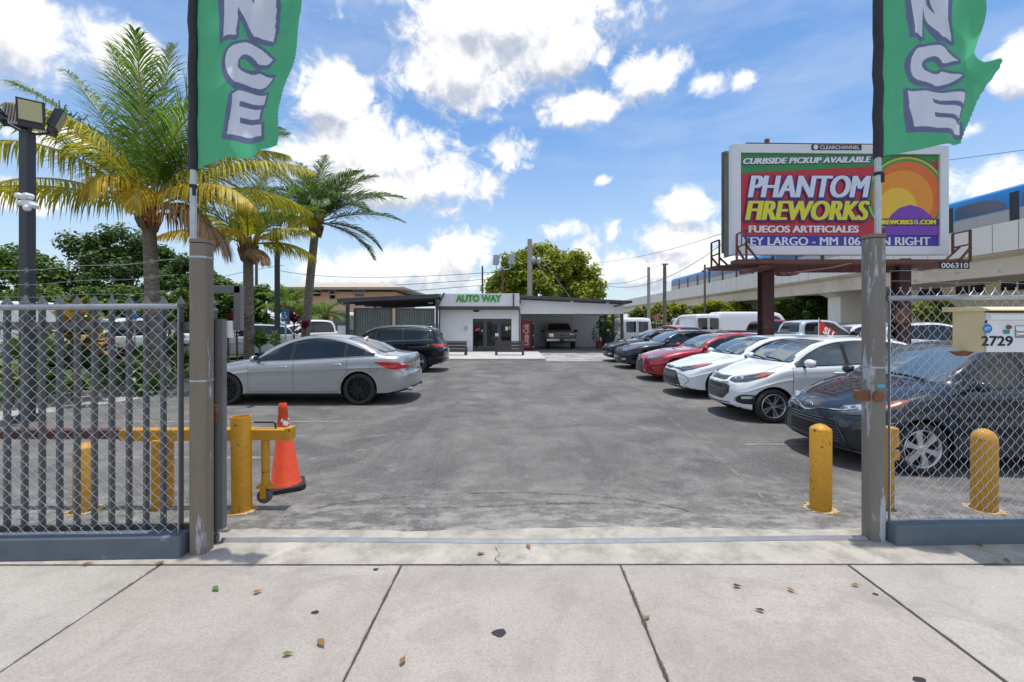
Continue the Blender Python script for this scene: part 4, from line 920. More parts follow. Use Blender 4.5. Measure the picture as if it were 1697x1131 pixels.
# train: three coaches
M_TB = simple('train_blue', (.015,.20,.50), .3); M_TN = mat('train_glass', (.008,.03,.10), .08, 0, 0, ior=1.7); M_TS = mat('train_silver', (.40,.36,.32), .35, .5, .05, 3); M_TD = simple('train_dark', (.02,.025,.03), .5)
tx = GX+.9; zr = CH+.277*(tx); zf = zt-.6
def coach(y0, y1, label, lead=False):
    t = thing('train_coach', label, 'train', (tx+1.5, (y0+y1)/2, zf), 0, 'coaches of the train on the elevated railway')
    o = t.location; m = MB(); a, b_ = y0-o.y, y1-o.y; h = zr-zf
    pr = [(-1.5,0),(-1.5,h*.80),(-1.36,h*.93),(-1.0,h),(1.0,h),(1.36,h*.93),(1.5,h*.8),(1.5,0)]
    m.prism(pr, (0,a,0), (1,0,0), (0,0,1), (0,b_-a,0)); m.build('shell', M_TS, t, smooth=30)
    m = MB(); zlo = h*.50
    m.prism([(-1.512,zlo),(-1.512,h*.80),(-1.37,h*.935),(-1.0,h+.01),(1,h+.01),(1.37,h*.935),(1.512,h*.8),(1.512,zlo)], (0,a+.02,0), (1,0,0), (0,0,1), (0,b_-a-.04,0)); m.build('blue_band', M_TB, t, smooth=30)
    n = 4; L = (b_-a)/n
    for k in range(n):
        m = MB(); c0 = a+L*k+.45; c1 = a+L*(k+1)-.45; P = [(c0,zlo+.08),(c1,zlo+.08),(c1,h*.76),(c1-.2,h*.82),(c0+1.4,h*.82),(c0+.6,h*.76),(c0+.15,h*.66)]
        m.prism(P, (-1.525,0,0), (0,1,0), (0,0,1), (.012,0,0)); m.build('window', M_TN, t)
        if k: m = MB(); y = a+L*k; m.box(-1.53,-1.50,y-.26,y+.26,.05,h*.84); m.build('door', M_TD, t)
    m = MB(); m.box(-1.2,1.2,b_,b_+.7,.1,h*.86); m.build('gangway', M_TD, t)
for k in range(4): coach(20+17.6*k, 20+17.6*k+16.9, ['blue and silver train coach nearest, at the right edge above the parapet','second blue train coach from the right, partly behind the billboard','blue train coach seen left of the billboard, third from the right','leading blue train coach farthest left on the elevated railway'][k])
# yellow building behind the guideway
t = thing('yellow_building', 'long pale yellow building with strip windows behind the elevated railway', 'building', (48,52,0))
M_YB = mat('yellow_stucco', (.84,.68,.40), .85, 0, .05, 1); M_YB2 = mat('cream_band', (.85,.78,.62), .85, 0, .05, 1)
m = MB(); x0 = 42.0; m.box(x0, x0+25, 30, 92, 0, 7.0); m.build('wall', M_YB, t, world=True)
m = MB(); m.box(x0-.05, x0-.001, 30, 92, 0.0, 4.3); m.build('lower_band', M_YB2, t, world=True)
for k in range(16):
    m = MB(); y = 31+k*3.8; m.box(x0-.04, x0-.002, y, y+2.5, 4.5, 6.0); wf = m.build('window', M_GLASSD, t, world=True)
    m = MB(); m.box(x0-.07, x0-.041, y+1.2, y+1.3, 4.5, 6.0); m.build('mullion', M_WHITE, wf, world=True)
t = thing('green_roofed_shed', 'grey building with bright green roof edge seen under the railway', 'building', (39,66,0))
m = MB(); m.box(38, 52, 66, 76, 0, 4.6); m.build('wall', simple('shed_grey', (.30,.31,.31)), t, world=True)
m = MB(); m.box(37.6, 52.4, 65.6, 76.4, 4.6, 5.4); m.build('roof', simple('green_roof', (.10,.45,.05)), t, world=True)

# ---------------------------------------------------------------- billboard
BD = 14.75; P_ = lambda px, py, D=BD: at(px, py, D)
t = thing('billboard', 'large roadside billboard with white frame and colourful fireworks advertisement', 'billboard', (X_(1270,BD+1.0), BD+1.0, 0))
def quad(mb, pts): mb.add(pts, [tuple(range(len(pts)))])
bd = lambda px: BD+(px-1390)*.0006
Q = lambda px, py, off=0.: at(px, py, bd(px))+Vector((0,-off,0))*1.0
def slab(mb, poly, off, th):
    n = len(poly); a = [Q(x,y,off) for x,y in poly]; b_ = [Q(x,y,off-th) for x,y in poly]
    mb.add(a+b_, [tuple(range(n)), tuple(range(2*n-1,n-1,-1))]+[(i,n+i,n+(i+1)%n,(i+1)%n) for i in range(n)])
m = MB(); slab(m, [(1226,255),(1555,258),(1555,409),(1226,407)], .0, .12); m.build('poster_back', M_CHAR2, t, world=True)
m = MB()
o_ = [(1211,240),(1569,243),(1569,423),(1211,423)]; i_ = [(1226,254.5),(1555,257.5),(1555,409),(1226,408)]
for k in range(4):
    j = (k+1) % 4; slab(m, [o_[k],o_[j],i_[j],i_[k]], .08, .22)
m.build('frame', mat('billboard_white', (.74,.76,.79), .6, 0, .04, 1.2), t, world=True, bevel=.01)
def face(name, poly, off, col, mt=None):
    m = MB(); quad(m, [Q(x,y,off) for x,y in poly]); return m.build(name, mt or mat(name, col, .6, 0, .05, 2), t, world=True)
face('poster_red', [(1226,254.5),(1226,408),(1555,409),(1555,257.5)], .004, (.52,.035,.055))
face('poster_green', [(1226,254.5),(1226,288),(1450,275.5),(1555,268),(1555,257.5)], .008, (.05,.26,.07))
face('poster_blue', [(1226,391),(1226,408.5),(1555,409.5),(1555,391)], .012, (.06,.05,.34))
def disc(name, px, py, r, off, col, ry=None, clip=None, mt=None):
    ry = ry or r; poly = []
    for k in range(64):
        a = 2*math.pi*k/64; x = px+r*math.cos(a); y = py-ry*math.sin(a); poly.append((min(max(x,1226),1554.5), min(max(y,258.5),390.5)))
    return face(name, poly[::-1][::-1], off, col, mt)
disc('ring_dark', 1502, 326, 68, .011, (.02,.16,.04)); disc('ring_yellow', 1502, 326, 65.5, .015, (.55,.50,.06)); disc('ring_green', 1502, 326, 62, .019, (.05,.32,.06)); disc('sunburst_rim', 1502, 326, 58, .023, (.75,.16,.03)); disc('sunburst', 1496, 332, 49, .027, (.80,.30,.03)); disc('sunburst_core', 1486, 344, 32, .031, (.85,.52,.05))
# plain draped hill shape in place of the mascot drawing
m = MB(); quad(m, [Q(x,y,.035) for x,y in [(1463,390.5),(1466,372),(1476,356),(1490,345),(1508,340),(1526,346),(1541,358),(1554.5,378),(1554.5,390.5)]]); m.build('purple_shape', simple('poster_purple', (.20,.06,.42)), t, world=True)
m = MB(); quad(m, [Q(x,y,.039) for x,y in [(1456,363),(1456,375),(1554.5,375),(1554.5,363)]]); m.build('web_band', simple('poster_indigo', (.10,.03,.16)), t, world=True)
def btext(name, txt, px, py, hpx, wpx, M, off, bold=.02, shear=0., rise=0., spacing=1., fat=((0,0),)):
    m = MB()
    for i, (ax, ay) in enumerate(fat):
        o = Q(px+ax, py-ay, off+.0008*i); e = Q(px+ax+wpx, py-ay-rise, off+.0008*i); ux = (e-o).normalized()
        m.text(txt, o, ux, Vector((0,0,1)), hpx*BD/720, wpx*BD/720, shear=shear, bold=bold, spacing=spacing)
    return m.build(name, M, t, world=True)
F1 = [(x,0) for x in (-2.2,-1.1,0,1.1,2.2)]; F2 = [(x,y) for x in (-4,-2,0,2,4) for y in (-1.6,1.3)]; F3 = [(-.7,0),(.0,0),(.7,0)]
P_WH = simple('print_white', (.72,.74,.86)); P_YE = simple('print_yellow', (.78,.70,.04)); P_NV = simple('print_navy', (.05,.05,.20)); P_W2 = simple('print_plain_white', (.78,.78,.80))
btext('headline_shadow', 'CURBSIDE PICKUP AVAILABLE', 1231, 273.6, 11.5, 217, P_NV, .014, .03, .25, 3.2, 1.05, [(x,y) for x in (-1,0,1) for y in (-.7,.5)]); btext('headline', 'CURBSIDE PICKUP AVAILABLE', 1231.5, 272.8, 10, 215, P_W2, .020, .02, .25, 3.2, 1.05, F3)
btext('brand_shadow', 'PHANTOM', 1240, 330.5, 38.5, 204, P_NV, .036, .0, .22, fat=F2); btext('brand_lettering', 'PHANTOM', 1240, 328.5, 36.5, 203, P_WH, .050, .0, .22, fat=F1)
btext('brand_shadow', 'FIREWORKS', 1235, 367.6, 34, 206, P_NV, .056, .0, .22, fat=F2); btext('brand_lettering', 'FIREWORKS', 1235, 366, 32, 205, P_YE, .070, .0, .22, fat=F1)
btext('strapline', 'FUEGOS ARTIFICIALES', 1241, 386, 11.5, 184, P_W2, .02, .015, fat=F3)
btext('address_line', 'KEY LARGO - MM 106 - ON RIGHT', 1230, 407, 13.5, 317, P_W2, .02, .0, fat=F3)
btext('web_address', 'FIREWORKS', 1454, 372.8, 7.6, 58, P_YE, .048, .02, fat=F3); btext('web_address', '.COM', 1521, 372.8, 7.6, 28, P_YE, .048, .02, fat=F3)
m = MB()
for k in range(8):
    a = math.pi*k/4; c = Q(1516,369,.05); m.add([c+Vector((math.cos(a)*.13,0,math.sin(a)*.13)), c+Vector((math.cos(a+1.57)*.02,0,math.sin(a+1.57)*.02)), c+Vector((math.cos(a-1.57)*.02,0,math.sin(a-1.57)*.02))], [(0,2,1)])
m.build('spark_mark', P_W2, t, world=True)
m = MB(); slab(m, [(1342,241.8),(1424,242.4),(1424,250.8),(1342,250.5)], .10, .015); m.build('name_plate', simple('plate_navy', (.02,.04,.07)), t, world=True)
btext('plate_lettering', 'CLEARCHANNEL', 1355, 249.6, 6.0, 67, P_W2, .108, .015)
m = MB(); m.lathe([(.0,-.004),(.075,-.004),(.08,0)], Q(1348.5,246.3,.105), 16, 'y'); m.build('plate_emblem', P_W2, t, world=True)
# second face behind, catwalk, posts
m = MB(); slab(m, [(1211.5,252),(1214,251),(1214,424),(1211.5,424)], -.01, .5)
for (x,y0,y1) in ((1198.5,253,420),(1205,256,424)): m.bar(P_(x,y1,BD+.6), P_(x,y0,BD+.6), .09, .09, up=(1,0,0))
m.build('inner_structure', mat('structure_grey', (.16,.15,.12), .7, .2, .2, 3), t, world=True)
m = MB(); m.box(X_(1199,BD+.75), X_(1548,BD+.75), BD+.68, BD+.75, Z_(422,BD+.75), Z_(252,BD+.75)); m.build('rear_face', simple('rear_olive', (.22,.19,.10)), t, world=True)
m = MB(); m.bar(P_(1236,238.5,BD+.4), P_(1450,240.5,BD+.4), .06, .06); m.box(*sorted((X_(1268,BD+.4), X_(1274,BD+.4))), BD+.35, BD+.45, Z_(239,BD+.4), Z_(231,BD+.4)); m.build('top_rail', M_RUST, t, world=True)
for (x0p, x1p, Dp) in ((1260,1278,BD+1.0),(1482,1504,BD+.8)):
    m = MB(); x0, x1 = X_(x0p,Dp), X_(x1p,Dp); w = .36; m.box((x0+x1)/2-.19, (x0+x1)/2+.19, Dp-.2, Dp-.16, 0, Z_(430,Dp)); m.box((x0+x1)/2-.19, (x0+x1)/2+.19, Dp+.16, Dp+.2, 0, Z_(430,Dp)); m.box((x0+x1)/2-.09, (x0+x1)/2+.09, Dp-.159, Dp+.159, 0, Z_(430,Dp)); m.build('column', mat('billboard_post', (.075,.032,.026), .7, 0, .2, 3, (.16,.09,.07), (3,.62)), t, world=True)
m = MB(); x = X_(1507,BD); m.box(x-.16, x+.16, BD+.2, BD+.45, Z_(535,BD), Z_(511,BD)); m.build('switch_box', M_RUST, t, world=True)
M_CAT = mat('catwalk_steel', (.16,.06,.045), .65, .1, .25, 3)
Dw = BD-.55
m = MB(); m.box(X_(1222,Dw), X_(1606,Dw), Dw, BD-.1, Z_(437,Dw), Z_(430,Dw)); m.box(X_(1180,BD+1.6), X_(1545,BD+1.6), BD+1.2, BD+2.0, Z_(447,BD+1.6), Z_(442,BD+1.6)); m.build('catwalk', M_CAT, t, world=True)
def rail(pts, D):
    m = MB()
    for a, b_ in pts: m.bar(at(*a,D), at(*b_,D), .055, .055)
    m.build('guard_frame', M_CAT, t, world=True)
rail([((1221,434),(1221,389)),((1221,389),(1237,381)),((1237,381),(1237,430)),((1221,411),(1237,404)),((1222,412),(1233,430)),((1237,407),(1257,432))], Dw)
rail([((1179,444),(1179,403)),((1179,403),(1192,398)),((1192,398),(1192,442)),((1180,425),(1192,420)),((1179,427),(1190,440)),((1193,428),(1210,444))], BD+1.6)
rail([((1608,434),(1608,382)),((1608,382),(1579,388)),((1579,388),(1579,420)),((1579,411),(1608,405)),((1608,411),(1590,432)),((1566,432),(1590,410))], Dw)
m = MB(); m.bar(at(1228,452,Dw-.3), at(1301,438,BD+1.5), .12, .14); m.bar(at(1260,446,BD+.9), at(1480,446,BD+.9), .2, .25); m.build('cross_beam', M_CAT, t, world=True)
m = MB(); m.tube([at(1305,454,Dw-.9), at(1375,445,Dw-.6), at(1430,433,BD-.2)], .03, 8); m.prism([(-.36,0),(.36,0),(.2,-.09),(-.2,-.09)], at(1309,451.5,Dw-.9), (1,0,0), (0,0,1), (0,.3,0)); m.build('flood_lamp', M_CAT, t, world=True)
m = MB(); y = Dw-.05; m.box(X_(1556,y), X_(1605,y), y-.03, y, Z_(446,y), Z_(434.5,y)); np_ = m.build('number_plate', simple('plate_black', (.02,.022,.028)), t, world=True)
m = MB(); m.text('006310', (X_(1558.5,y), y-.034, Z_(444.6,y)), (1,0,0), (0,0,1), 8.6*y/720, 44*y/720, bold=.015); m.build('plate_number', P_W2, np_, world=True)

# ---------------------------------------------------------------- poles, lamps and wires
def upole(px, py0, D, r, label, name='utility_pole', M=None, base=0):
    q = at(px, py0, D); t = thing(name, label, 'pole', (q.x, D, 0)); m = MB(); m.tube([(0,0,base),(0,0,q.z)], [r*1.15, r], 10); m.build('shaft', M or mat('pole_concrete', (.42,.39,.35), .85, 0, .1, 3), t, smooth=60); return t
M_WOODP = mat('pole_wood', (.20,.15,.11), .9, 0, .2, 3)
t = upole(878, 397, 40, .22, 'tall pale utility pole standing before the round green tree, behind the office')
D = 40; m = MB(); m.ball((X_(884,D)-t.location.x,0,Z_(431,D)), .22,.22,.33); m.ball((X_(893,D)-t.location.x,.1,Z_(432,D)), .22,.22,.33); m.build('transformer', simple('transformer_grey', (.45,.48,.5)), t, smooth=180)
t = upole(833, 447, 34, .09, 'thin pole with two floodlights on the office roof', 'floodlight_pole', M_RUST)
for px, py in ((822,431),(848,430)):
    m = MB(); q = at(px,py,34)-t.location; m.obox(q, (.22,.1,0), (-.03,.08,0), (.04,0,.40)); m.build('floodlight', simple('flood_grey', (.45,.48,.52), .4), t, bevel=.03)
m = MB(); D = 34; m.tube([at(822,440,D)-t.location, at(823,446,D)-t.location, at(833,448,D)-t.location, at(845,446,D)-t.location, at(847,439,D)-t.location], .05, 8); m.build('bracket', M_GALV, t)
upole(799.5, 441, 30, .06, 'very thin grey mast behind the office parapet', 'mast', M_CHAR2)
t = upole(1075, 443, 48, .16, 'pale street lamp pole with arm before the elevated railway', 'street_lamp')
D = 48; m = MB(); m.tube([at(1075,446,D)-t.location, at(1085,442,D)-t.location, at(1098,438.5,D)-t.location], .07, 8); m.build('arm', M_GALV, t)
m = MB(); m.ball(at(1102,438,D)-t.location, .45,.2,.12); m.build('lamp_head', simple('lamp_grey', (.45,.45,.45)), t, smooth=180)
upole(1101.5, 438, 42, .16, 'plain dark wooden pole in front of the railway, left of the billboard', M=M_WOODP)
t = upole(1168, 439, 60, .14, 'distant dark pole with crossarm beyond the railway train', M=M_WOODP, base=0); D = 60
m = MB(); m.bar(at(1163,451,D)-t.location, at(1173,444,D)-t.location, .2, .2); m.build('crossarm', M_WOODP, t)
upole(425, 430, 40, .12, 'grey pole beyond the hedge, between the first two palms', M=M_CHAR2)
def wire(pts, D0, D1, label, r=.022):
    n = 28; P = []
    (xa,ya),(xm,ym),(xb,yb) = pts
    for i in range(n+1):
        u = i/n; D = D0+(D1-D0)*u
        fx = [2*(u-.5)*(u-1), -4*u*(u-1), 2*u*(u-.5)]
        P.append(at(sum(f*x for f, x in zip(fx,(xa,xm,xb))), sum(f*y for f, y in zip(fx,(ya,ym,yb))), D))
    t = thing('power_line', label, 'wire', (P[0].x, P[0].y, 0)); m = MB(); m.tube(P, r, 4, cap=False); m.build('wire', M_BLK, t, world=True)
wire([(465,449),(620,460),(878,447)], 40, 40, 'uppermost dark cable sagging from the palms to the utility pole')
wire([(655,473),(750,467),(878,458)], 40, 40, 'middle cable running to the utility pole above the canopy')
wire([(668,483),(740,478),(878,466)], 40, 40, 'lowest cable running just above the canopy to the utility pole')
wire([(1000,472),(1090,466),(1200,402)], 60, 30, 'long cable rising from the street lamps towards the billboard', .025)
wire([(985,436),(1085,420),(1200,386)], 60, 30, 'high thin cable crossing the clouds left of the billboard', .02)
wire([(1000,470),(1040,468),(1078,455)], 60, 50, 'short cable left of the pale street lamp', .025)
wire([(1560,267),(1630,258),(1760,240)], 26, 26, 'cable crossing the sky right of the billboard', .015)
wire([(330,470),(400,452),(470,440)], 40, 40, 'cable between the hedge pole and the second palm', .02)
def guy(a, b_, D, label):
    t = thing('guy_wire', label, 'wire', at(a[0],a[1],D)); m = MB(); m.tube([at(*a,D), at(*b_,D)], .02, 4); m.build('wire', M_GALV, t, world=True)
guy((880,420),(925,493), 39, 'left guy wire slanting from the utility pole over the round tree'); guy((882,408),(945,493), 39, 'right guy wire slanting from the utility pole over the round tree')
# tall site lights on the left
def site_light(px, py_top, D, w, label, heads):
    t = thing('site_light', label, 'lamp post', (X_(px,D), D, 0)); M = mat('bronze_paint', (.045,.045,.05), .45, 0, .08, 3)
    zt = Z_(py_top, D); m = MB(); m.box(-w/2, w/2, -w/2, w/2, 0, zt); m.build('pole', M, t, bevel=.01)
    m = MB(); m.box(-w*.9, w*.9, -w*.9, w*.9, 0, .12); m.build('base_plate', M, t)
    for (dx, dy, yaw, pitch, face) in heads:
        c = Vector((dx, dy, zt+.30)); rot = Matrix.Rotation(yaw, 3, 'Z') @ Matrix.Rotation(pitch, 3, 'X')
        a, b_, n = rot @ Vector((1,0,0)), rot @ Vector((0,0,1)), rot @ Vector((0,-1,0))
        m = MB(); m.obox(c, a*.17, n*.035, b_*.19); m.obox(c-b_*.235, a*.16, n*.045, b_*.04)
        for k in range(9): m.obox(c-n*.06+a*(-.14+.035*k), a*.005, n*.026, b_*.17)
        hd = m.build('lamp_head', M, t, bevel=.012)
        m = MB(); m.obox(c+n*.040, a*.14, n*.006, b_*.16); m.build('lens', mat('lamp_lens', (.55,.52,.30), .25, 0, .15, 40), hd)
        m = MB(); m.tube([(0,0,zt-.06), c-b_*.25], .026, 8); m.build('arm', M, t)
    return t
t = site_light(45.5, 218, 7.6, .15, 'dark square lamp post with four floodlights at the left edge', [(.17,-.10,R(40),R(12),1),(-.20,.03,R(-140),R(28),0),(.27,.26,R(128),R(20),0),(-.30,-.27,R(-52),R(32),0)])
D = 7.5; cams = [(32,325,.05),(45,325,.05),(34,337,.045),(54,341,.045)]
for (px, py, r) in cams:
    m = MB(); q = at(px,py,D-.15)-t.location; m.lathe([(0,-r*1.2),(r*.8,-r),(r,-r*.4),(r,r*1.5),(0,r*1.6)], q, 14, 'y'); cm_ = m.build('security_camera', M_WHITE, t, smooth=40)
m = MB(); q = at(45,345,D-.17)-t.location; m.ball(q, .055); m.box(q.x-.09,q.x+.05,q.y-.02,q.y+.1,q.z+.05,q.z+.13); m.build('security_camera', M_WHITE, t, smooth=40)
t = site_light(459.5, 400, 18, .16, 'dark square lamp post between the second and third palms', [(.12,-.2,0,R(20),1),(-.2,.2,R(170),R(20),0)])
# small signs
def sign(px, py0, py1, w, D, label, name, M, ptop, words=None, shape='rect'):
    t = thing(name, label, 'sign', (X_(px,D), D, 0)); m = MB(); m.tube([(0,.03,0),(0,.03,Z_(py0,D))], .03, 8); m.build('post', M_GALV, t)
    m = MB(); m.box(-w/2, w/2, -.012, -.001, Z_(py1,D), Z_(py0,D)); b = m.build('plate', M, t, bevel=.004)
    return t
M_SB = simple('sign_blue', (.04,.16,.45))
D = 16.5
for (px, lab) in ((472.5,'blue disabled parking sign on a thin post in front of the white pickup'),(222,'pale blue disabled parking sign seen through the left fence pickets')):
    t = sign(px, 513 if px > 300 else 500, 533 if px > 300 else 530, .28, D, lab, 'parking_sign', M_SB, 513)
    zc = Z_(523 if px > 300 else 515, D); m = MB(); m.ball((0,-.016,zc+.10), .028,.004,.028); m.tube([(-.01,-.016,zc+.06),(.0,-.016,zc-.01),(.06,-.016,zc-.02),(.075,-.016,zc-.10)], .013, 6)
    m.tube([(-.03+.07*math.cos(a),-.016,zc-.06+.07*math.sin(a)) for a in [2.2+k*.35 for k in range(13)]], .010, 6); m.build('wheelchair_mark', M_WHITE, t)
t = sign(1088, 522, 530, .9, 58, 'red and white do not enter sign before the railway column', 'road_sign', simple('sign_red', (.5,.03,.04)), 522)
m = MB(); m.text('DO NOT', (0,-.02,Z_(525.4,58)), (1,0,0), (0,0,1), .17, .7, align='C'); m.text('ENTER', (0,-.02,Z_(529.2,58)), (1,0,0), (0,0,1), .17, .6, align='C'); m.build('lettering', M_WHITE, t)
# ================================================================ vehicles
M_TYRE = mat('tyre_rubber', (.022,.022,.023), .75, 0, .2, 12)
M_RIMS = mat('silver_rim', (.62,.63,.65), .28, .85, .05, 8)
M_RIMB = mat('black_rim', (.014,.014,.016), .3, .3, .1, 8)
M_RIMD = mat('brake_dark', (.03,.03,.033), .6, .3, .2, 12)
M_CHROME = mat('chrome', (.72,.74,.76), .12, 1., 0)
M_TRIM = mat('black_trim', (.014,.014,.015), .45, 0, .1, 10)
M_TRIMG = mat('grey_trim', (.10,.105,.112), .5, 0, .06, 10)
M_GLASS = mat('tinted_glass', (.010,.015,.019), .02, 0, .3, 1.2, ior=1.6)
M_WIND = mat('windscreen_glass', (.06,.095,.12), .02, 0, .35, 1.5, ior=2.5)
M_SEAM = mat('panel_gap', (.012,.012,.013), .7, 0, 0)
M_LENS = mat('lamp_dark', (.07,.075,.08), .06, .2, .5, 14, coat=1)
M_LAMP = mat('lamp_bright', (.75,.77,.80), .08, .8, .2, 20)
M_AMB = mat('amber_lens', (.50,.085,.012), .12, 0, .15, 20, coat=.6)
M_RED = mat('red_lens', (.55,.012,.015), .10, 0, .25, 12, coat=.8)
M_REDD = mat('dark_red_lens', (.20,.008,.012), .10, 0, .25, 12, coat=.8)
M_WELL = mat('wheel_well', (.008,.008,.009), .9, 0, 0)
M_PLATE = mat('licence_plate', (.55,.57,.56), .5, 0, .1, 20)
def stripes(name, c1, c2, sc, axis='z', rough=.4):
    m = bpy.data.materials.new(name); m.use_nodes = True; N = m.node_tree.nodes; L = m.node_tree.links; b = N['Principled BSDF']
    tc = N.new('ShaderNodeTexCoord'); w = N.new('ShaderNodeTexWave'); w.bands_direction = axis.upper(); w.inputs['Scale'].default_value = sc
    L.new(tc.outputs['Object'], w.inputs['Vector']); r = N.new('ShaderNodeMapRange'); r.inputs[1].default_value = .45; r.inputs[2].default_value = .6; L.new(w.outputs[0], r.inputs[0])
    x = N.new('ShaderNodeMix'); x.data_type = 'RGBA'; x.inputs[6].default_value = c1+(1,); x.inputs[7].default_value = c2+(1,); L.new(r.outputs[0], x.inputs[0]); L.new(x.outputs[2], b.inputs['Base Color'])
    bp = N.new('ShaderNodeBump'); bp.inputs['Strength'].default_value = .8; bp.inputs['Distance'].default_value = .02; L.new(w.outputs[0], bp.inputs['Height']); L.new(bp.outputs[0], b.inputs['Normal'])
    b.inputs['Roughness'].default_value = rough; return m
def mesh_mat(name, sc):
    m = bpy.data.materials.new(name); m.use_nodes = True; N = m.node_tree.nodes; L = m.node_tree.links; b = N['Principled BSDF']
    tc = N.new('ShaderNodeTexCoord'); v = N.new('ShaderNodeTexVoronoi'); v.inputs['Scale'].default_value = sc; v.inputs['Randomness'].default_value = .1; L.new(tc.outputs['Object'], v.inputs['Vector'])
    r = N.new('ShaderNodeMapRange'); r.inputs[1].default_value = .3; r.inputs[2].default_value = .55; L.new(v.outputs['Distance'], r.inputs[0])
    x = N.new('ShaderNodeMix'); x.data_type = 'RGBA'; x.inputs[6].default_value = (.006,.006,.007,1); x.inputs[7].default_value = (.09,.09,.095,1); L.new(r.outputs[0], x.inputs[0]); L.new(x.outputs[2], b.inputs['Base Color'])
    b.inputs['Roughness'].default_value = .35; return m
M_GRILL = stripes('slatted_grille', (.008,.008,.009), (.07,.07,.075), 9.)
M_MESH = mesh_mat('mesh_grille', 26)
def paint(name, col, metal=.0, rough=.35, var=.02, spec=None): return mat(name, col, rough, metal, var, 1.2, coat=.8 if spec else 1.0, crough=.02, spec=spec)
P_SILV = paint('silver_paint', (.42,.428,.44), .62, .28); P_WHT = paint('white_car_paint', (.74,.755,.77)); P_PEARL = paint('pearl_white_paint', (.72,.75,.79))
P_BLK = paint('black_car_paint', (.007,.012,.024), 0, .25, spec=.3); P_NAVY = paint('black_blue_paint', (.006,.008,.014), .1, .25, spec=.1); P_RED = paint('metallic_red_paint', (.36,.008,.022), .35, .3)
P_TAN = paint('tan_paint', (.44,.38,.29), .1, .4); P_MAROON = paint('maroon_paint', (.25,.012,.018), .2, .35); P_SIL2 = paint('grey_silver_paint', (.55,.57,.60), .3, .35)

def make_wheel(Rr, wdt, style, M_r, rim_frac=.70):
    """returns (tyre mesh object, [rim, hub...]) centred on the axle; outer face towards -y"""
    h = wdt/2; rr = Rr*rim_frac
    m = MB(); m.lathe([(rr,-h*.86),(rr+.012,-h*.98),(Rr*.90,-h*1.0),(Rr*.97,-h*.86),(Rr,-h*.6),(Rr,h*.6),(Rr*.97,h*.86),(Rr*.9,h),(rr,h*.86)], (0,0,0), 44, 'y', cap=False); ty = m.build('wheel', M_TYRE, smooth=50)
    m = MB(); m.lathe([(rr,-h*.86),(rr*.965,-h*.92),(rr*.93,-h*.84),(rr*.90,-h*.2),(rr*.9,h*.5)], (0,0,0), 40, 'y', cap=False)
    n = {'ten': 10, 'pairs': 5, 'six': 6, 'five': 5, 'steel': 8, 'multi': 14}[style]
    def spoke(a, w0, w1, y0=-h*.70, y1=-h*.80, r0=.16, r1=.955, th=.02):
        ca, sa = math.cos(a), math.sin(a); d = Vector((ca,0,sa)); s_ = Vector((-sa,0,ca)); P = []
        for (r, w, y) in ((rr*r0,w0,y0),(rr*.55,(w0+w1)/2*.92,(y0+y1)/2-.008),(rr*r1,w1,y1)):
            c = d*r; P += [c-s_*w+Vector((0,y,0)), c+s_*w+Vector((0,y,0)), c+s_*w*1.25+Vector((0,y+th,0)), c-s_*w*1.25+Vector((0,y+th,0))]
        fs = []
        for k in (0,4):
            for j in range(4): fs.append((k+j, k+4+j, k+4+(j+1)%4, k+(j+1)%4))
        m.add(P, fs)
    for k in range(n):
        a = 2*math.pi*k/n+.3
        if style == 'pairs': spoke(a-.16, rr*.055, rr*.06); spoke(a+.16, rr*.055, rr*.06)
        elif style == 'six': spoke(a, rr*.10, rr*.165)
        elif style == 'five': spoke(a, rr*.12, rr*.09); spoke(a+.14, rr*.05, rr*.05)
        elif style == 'ten': spoke(a+(.10 if k % 2 else -.10), rr*.05, rr*.055)
        elif style == 'steel': spoke(a, rr*.16, rr*.17)
        else: spoke(a, rr*.035, rr*.04)
    rim = m.build('rim', M_r, ty, smooth=40)
    m = MB(); m.lathe([(0,-h*.76),(rr*.10,-h*.76),(rr*.20,-h*.70),(rr*.22,-h*.5)], (0,0,0), 20, 'y')
    for k in range(5):
        a = 2*math.pi*k/5; m.lathe([(0,-h*.76),(.011,-h*.74),(.012,-h*.66)], (rr*.15*math.cos(a)*1.6,0,rr*.15*math.sin(a)*1.6), 8, 'y')
    m.build('hub', M_r, ty, smooth=40)
    m = MB(); m.lathe([(0,-h*.30),(rr*.62,-h*.30),(rr*.62,-h*.1)], (0,0,0), 28, 'y'); m.lathe([(rr*.60,-h*.12),(rr*.92,-h*.08)], (0,0,0), 28, 'y', cap=False); m.build('brake_disc', M_RIMD, ty)
    return ty

